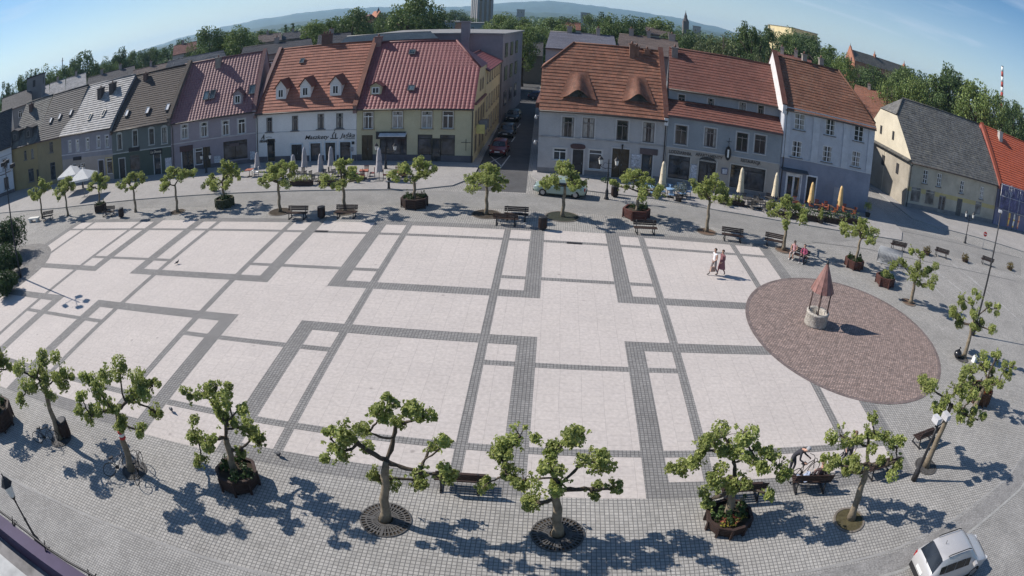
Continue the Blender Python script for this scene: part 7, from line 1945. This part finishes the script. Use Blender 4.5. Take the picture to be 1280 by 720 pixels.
# ------------------------------------------------------------------ trees behind the roofs
LG = leafmat('leaves_mid', (.06, .105, .03), (.18, .24, .075), .25); LG2 = leafmat('leaves_fresh', (.085, .14, .035), (.24, .30, .095), .28); LG3 = leafmat('leaves_deep', (.04, .078, .026), (.12, .175, .058), .22); LG4 = leafmat('leaves_willow', (.07, .095, .036), (.18, .21, .09), .28)
def species(kind, seed, lm):
    """a tree ten metres tall; crown of leaf clumps through an uneven volume"""
    rnd = random.Random(seed); t = thing('broadleaf_tree', 'x', 'tree')
    mb = MB(); mb.tube([(0, 0, 0), (.1, .05, 2), (-.05, .1, 4.2), (.05, 0, 6.5), (0, 0, 8)], [.32, .25, .2, .13, .05], 7)
    for k in range(6):
        a = k*1.1+rnd.random(); z = 2.5+.75*k; mb.tube([(0, 0, z), (math.cos(a)*1.0, math.sin(a)*1.0, z+1.0), (math.cos(a)*2.0, math.sin(a)*2.0, z+1.7)], [.13, .08, .03], 5)
    mb.build('trunk', BARKD, t)
    cb = MB()
    def clump(c, r, n, sz=.30): cb.leaves(c, r, int(n*1.5), sz*.78, rnd, 0, (1, 1, .85), .45)
    if kind == 'round':
        for k in range(34):
            th = math.acos(rnd.uniform(-.75, 1)); ph = rnd.uniform(0, 2*PI); q = rnd.uniform(.72, 1.05)
            clump((2.7*q*math.sin(th)*math.cos(ph), 2.7*q*math.sin(th)*math.sin(ph), 6.1+3.1*q*math.cos(th)), rnd.uniform(.75, 1.2), 110)
        for k in range(8): clump((rnd.gauss(0, .9), rnd.gauss(0, .9), rnd.uniform(4, 8)), 1.3, 40)
    elif kind == 'wide':
        for k in range(36):
            ph = rnd.uniform(0, 2*PI); q = rnd.uniform(.2, 1)**.6; z = 4.0+rnd.uniform(0, 5.0)*(1.05-.55*q*q)
            clump((3.6*q*math.cos(ph), 3.6*q*math.sin(ph), z), rnd.uniform(.8, 1.25), 110)
    elif kind == 'oval':
        for k in range(34):
            z = rnd.uniform(2.2, 9.3); q = math.sin(PI*(z-1.2)/9.2)**.7; ph = rnd.uniform(0, 2*PI); q *= rnd.uniform(.55, 1.05)
            clump((1.9*q*math.cos(ph), 1.9*q*math.sin(ph), z), rnd.uniform(.65, 1.05), 100)
    elif kind == 'ragged':
        for k in range(30):
            z = rnd.uniform(3, 9.2); ph = rnd.uniform(0, 2*PI); q = rnd.uniform(.4, 1.25)*(1.15-abs(z-6)/6)
            clump((2.4*q*math.cos(ph), 2.4*q*math.sin(ph), z), rnd.uniform(.5, 1.0), 95, .28)
    elif kind == 'conifer':
        for k in range(16):
            z = 1.6+8.2*k/16; r = 2.0*(1-k/16.5)
            for j in range(max(2, int(5*(1-k/18)))): a = rnd.uniform(0, 2*PI); clump((math.cos(a)*r*.6, math.sin(a)*r*.6, z), max(.3, r*.5), 34, .24)
    elif kind == 'willow':
        for k in range(40):
            ph = rnd.uniform(0, 2*PI); q = rnd.uniform(.3, 1)**.6; z = 8.8-5.2*q*q+rnd.uniform(-1.6, .3)
            cb.leaves((3.3*q*math.cos(ph), 3.3*q*math.sin(ph), z), rnd.uniform(.6, .95), 100, .26, rnd, 0, (.8, .8, 1.5), .55)
    cb.build('crown', lm, t)
    return t
SP = [species('round', 1, LG), species('wide', 2, LG), species('oval', 3, LG3), species('ragged', 4, LG3), species('round', 5, LG2), species('conifer', 6, LG3), species('willow', 7, LG4), species('wide', 8, LG2), species('round', 9, LG3), species('ragged', 10, LG2)]
KN = ['mid green round crowned tree', 'mid green spreading tree', 'dark narrow crowned tree', 'dark ragged tree', 'fresh green round tree', 'dark pointed conifer', 'grey green willow like tree', 'fresh green spreading tree', 'deep green round tree', 'fresh green ragged tree']
KW = [6.8, 8.4, 4.8, 6.0, 6.8, 4.4, 7.8, 8.4, 6.8, 6.0]
BT = [(8, 99, 150, 3, 22), (28, 96, 150, 0, 26), (40, 89, 150, 8, 30), (58, 76, 165, 1, 42), (80, 84, 175, 0, 28), (90, 78, 190, 2, 18), (104, 66, 185, 8, 40), (122, 74, 170, 3, 26), (137, 66, 185, 1, 30), (150, 63, 200, 2, 22), (163, 66, 200, 0, 28), (180, 63, 215, 8, 26), (194, 60, 220, 0, 24),
      (212, 54, 190, 3, 26), (228, 50, 180, 8, 28), (246, 48, 150, 1, 30), (263, 35, 135, 0, 44), (282, 42, 150, 8, 32), (302, 37, 128, 4, 40), (318, 50, 150, 3, 26), (330, 38, 230, 0, 26), (344, 42, 190, 9, 24), (357, 32, 200, 5, 18), (366, 30, 200, 5, 18), (378, 26, 180, 1, 34), (396, 30, 135, 4, 40), (412, 27, 140, 0, 40),
      (428, 22, 150, 8, 36), (442, 13, 140, 0, 46), (455, 24, 170, 3, 26), (480, 17, 190, 8, 30), (490, 6, 135, 1, 40), (513, -3, 118, 0, 62), (537, 8, 125, 8, 48), (527, 18, 120, 1, 50), (556, 16, 330, 0, 22), (570, 13, 320, 8, 24), (586, 16, 330, 1, 22), (615, 22, 170, 7, 26), (630, 20, 160, 4, 34), (648, 24, 150, 0, 36),
      (668, 26, 160, 7, 40), (655, 34, 128, 4, 34), (668, 42, 150, 0, 36), (655, 50, 160, 9, 28), (676, 56, 150, 3, 28), (690, 24, 170, 0, 36), (708, 22, 200, 8, 30), (722, 22, 210, 1, 32), (742, 20, 210, 0, 30), (706, 32, 130, 9, 34), (760, 14, 150, 3, 26), (772, 14, 145, 1, 46), (793, 22, 150, 8, 38), (812, 24, 165, 0, 34), (830, 27, 160, 4, 34),
      (848, 30, 150, 1, 36), (838, 42, 110, 7, 34), (868, 40, 140, 8, 34), (884, 38, 125, 6, 44), (905, 30, 118, 6, 56), (926, 36, 125, 0, 40), (940, 26, 122, 3, 34), (950, 28, 150, 3, 32), (952, 50, 90, 6, 30), (966, 40, 170, 8, 36), (1002, 34, 215, 1, 44), (988, 46, 160, 0, 38), (1012, 44, 180, 8, 40), (1026, 52, 150, 3, 36), (1040, 60, 140, 0, 38),
      (1052, 72, 120, 4, 34), (1030, 72, 105, 8, 36), (1075, 84, 170, 0, 30), (1092, 84, 160, 8, 36), (1110, 80, 165, 1, 40), (1128, 84, 150, 0, 40), (1148, 90, 140, 8, 42), (1140, 100, 112, 4, 46), (1168, 96, 130, 0, 44), (1186, 85, 128, 2, 36), (1196, 92, 130, 8, 40), (1206, 108, 112, 6, 40), (1222, 108, 110, 4, 60), (1242, 116, 118, 0, 44), (1252, 122, 125, 3, 26), (1268, 130, 135, 8, 40), (1280, 128, 140, 3, 36), (1110, 92, 112, 7, 40), (1166, 110, 112, 3, 44), (1090, 94, 120, 8, 40)]
seen = {}; placed = []; firstk = {}
BTN = [(x, 'the yellow villa') for x in ()]
MARK = [(20, 'at the left edge of the skyline'), (75, 'by the squat tower on the left'), (120, 'behind the pale row houses'), (172, 'behind the violet house'), (222, 'behind the green house roof'), (290, 'behind the rose roof, left'), (335, 'behind the rose roof, right'), (385, 'left of the brick villa, farther'), (452, 'just left of the brick villa'), (500, 'just right of the brick villa'), (545, 'behind the wine red roof'), (595, 'beside the concrete tower'), (645, 'over the street mouth, left'), (680, 'over the end of the side street'), (750, 'behind the violet grey roof'), (800, 'behind the grey house chimneys'), (862, 'left of the spire'), (915, 'behind the blue grey house'), (960, 'left of the yellow hill building'), (1030, 'below the yellow hill building'), (1060, 'left of the church'), (1120, 'before the church'), (1160, 'right of the church'), (1210, 'behind the slate roof'), (1290, 'near the banded chimney')]
for i, (x, yt, d, k, wpx) in enumerate(BT):
    p = at_dist(x, yt, d); gz = rise(p.x, p.y)-.7; H = (p.z-gz)*1.07; ws = wpx/FPX*d/KW[k]*1.4
    sc = (ws, ws, H/10)
    where = next(m_[1] for m_ in MARK if x <= m_[0])
    key = (k, where); seen[key] = seen.get(key, 0)+1
    lb = KN[k]+' '+where+('' if seen[key] == 1 else ', %s one' % ('lower' if yt > 40 else 'farther'))
    if k not in firstk: o = SP[k]; o.location = (p.x, p.y, gz); o.rotation_euler = (0, 0, i*1.7); o['label'] = lb; o['group'] = 'trees behind the roofs'; firstk[k] = 1
    else: o = dup(SP[k], (p.x, p.y, gz), i*1.7, lb, 'trees behind the roofs')
    o.scale = sc
# far woods reading as one mass
rnd = random.Random(21); mb = MB()
for k in range(2300):
    az = rad(rnd.uniform(-62, 56)); d = 330+rnd.random()**1.5*1900
    x, y = math.sin(az)*d, math.cos(az)*d
    if y < 60: continue
    hh = rnd.uniform(8, 12) if d > 500 else rnd.uniform(5, 8.5)
    for j in range(3):
        mb.leaves((x+rnd.uniform(-3, 3), y+rnd.uniform(-3, 3), hh*rnd.uniform(.45, .85)), hh*.34, 11, 1.9+d*.0012, rnd, 0, (1.2, 1.2, .8))
o = mb.build('woodland', LG); o['kind'] = 'stuff'
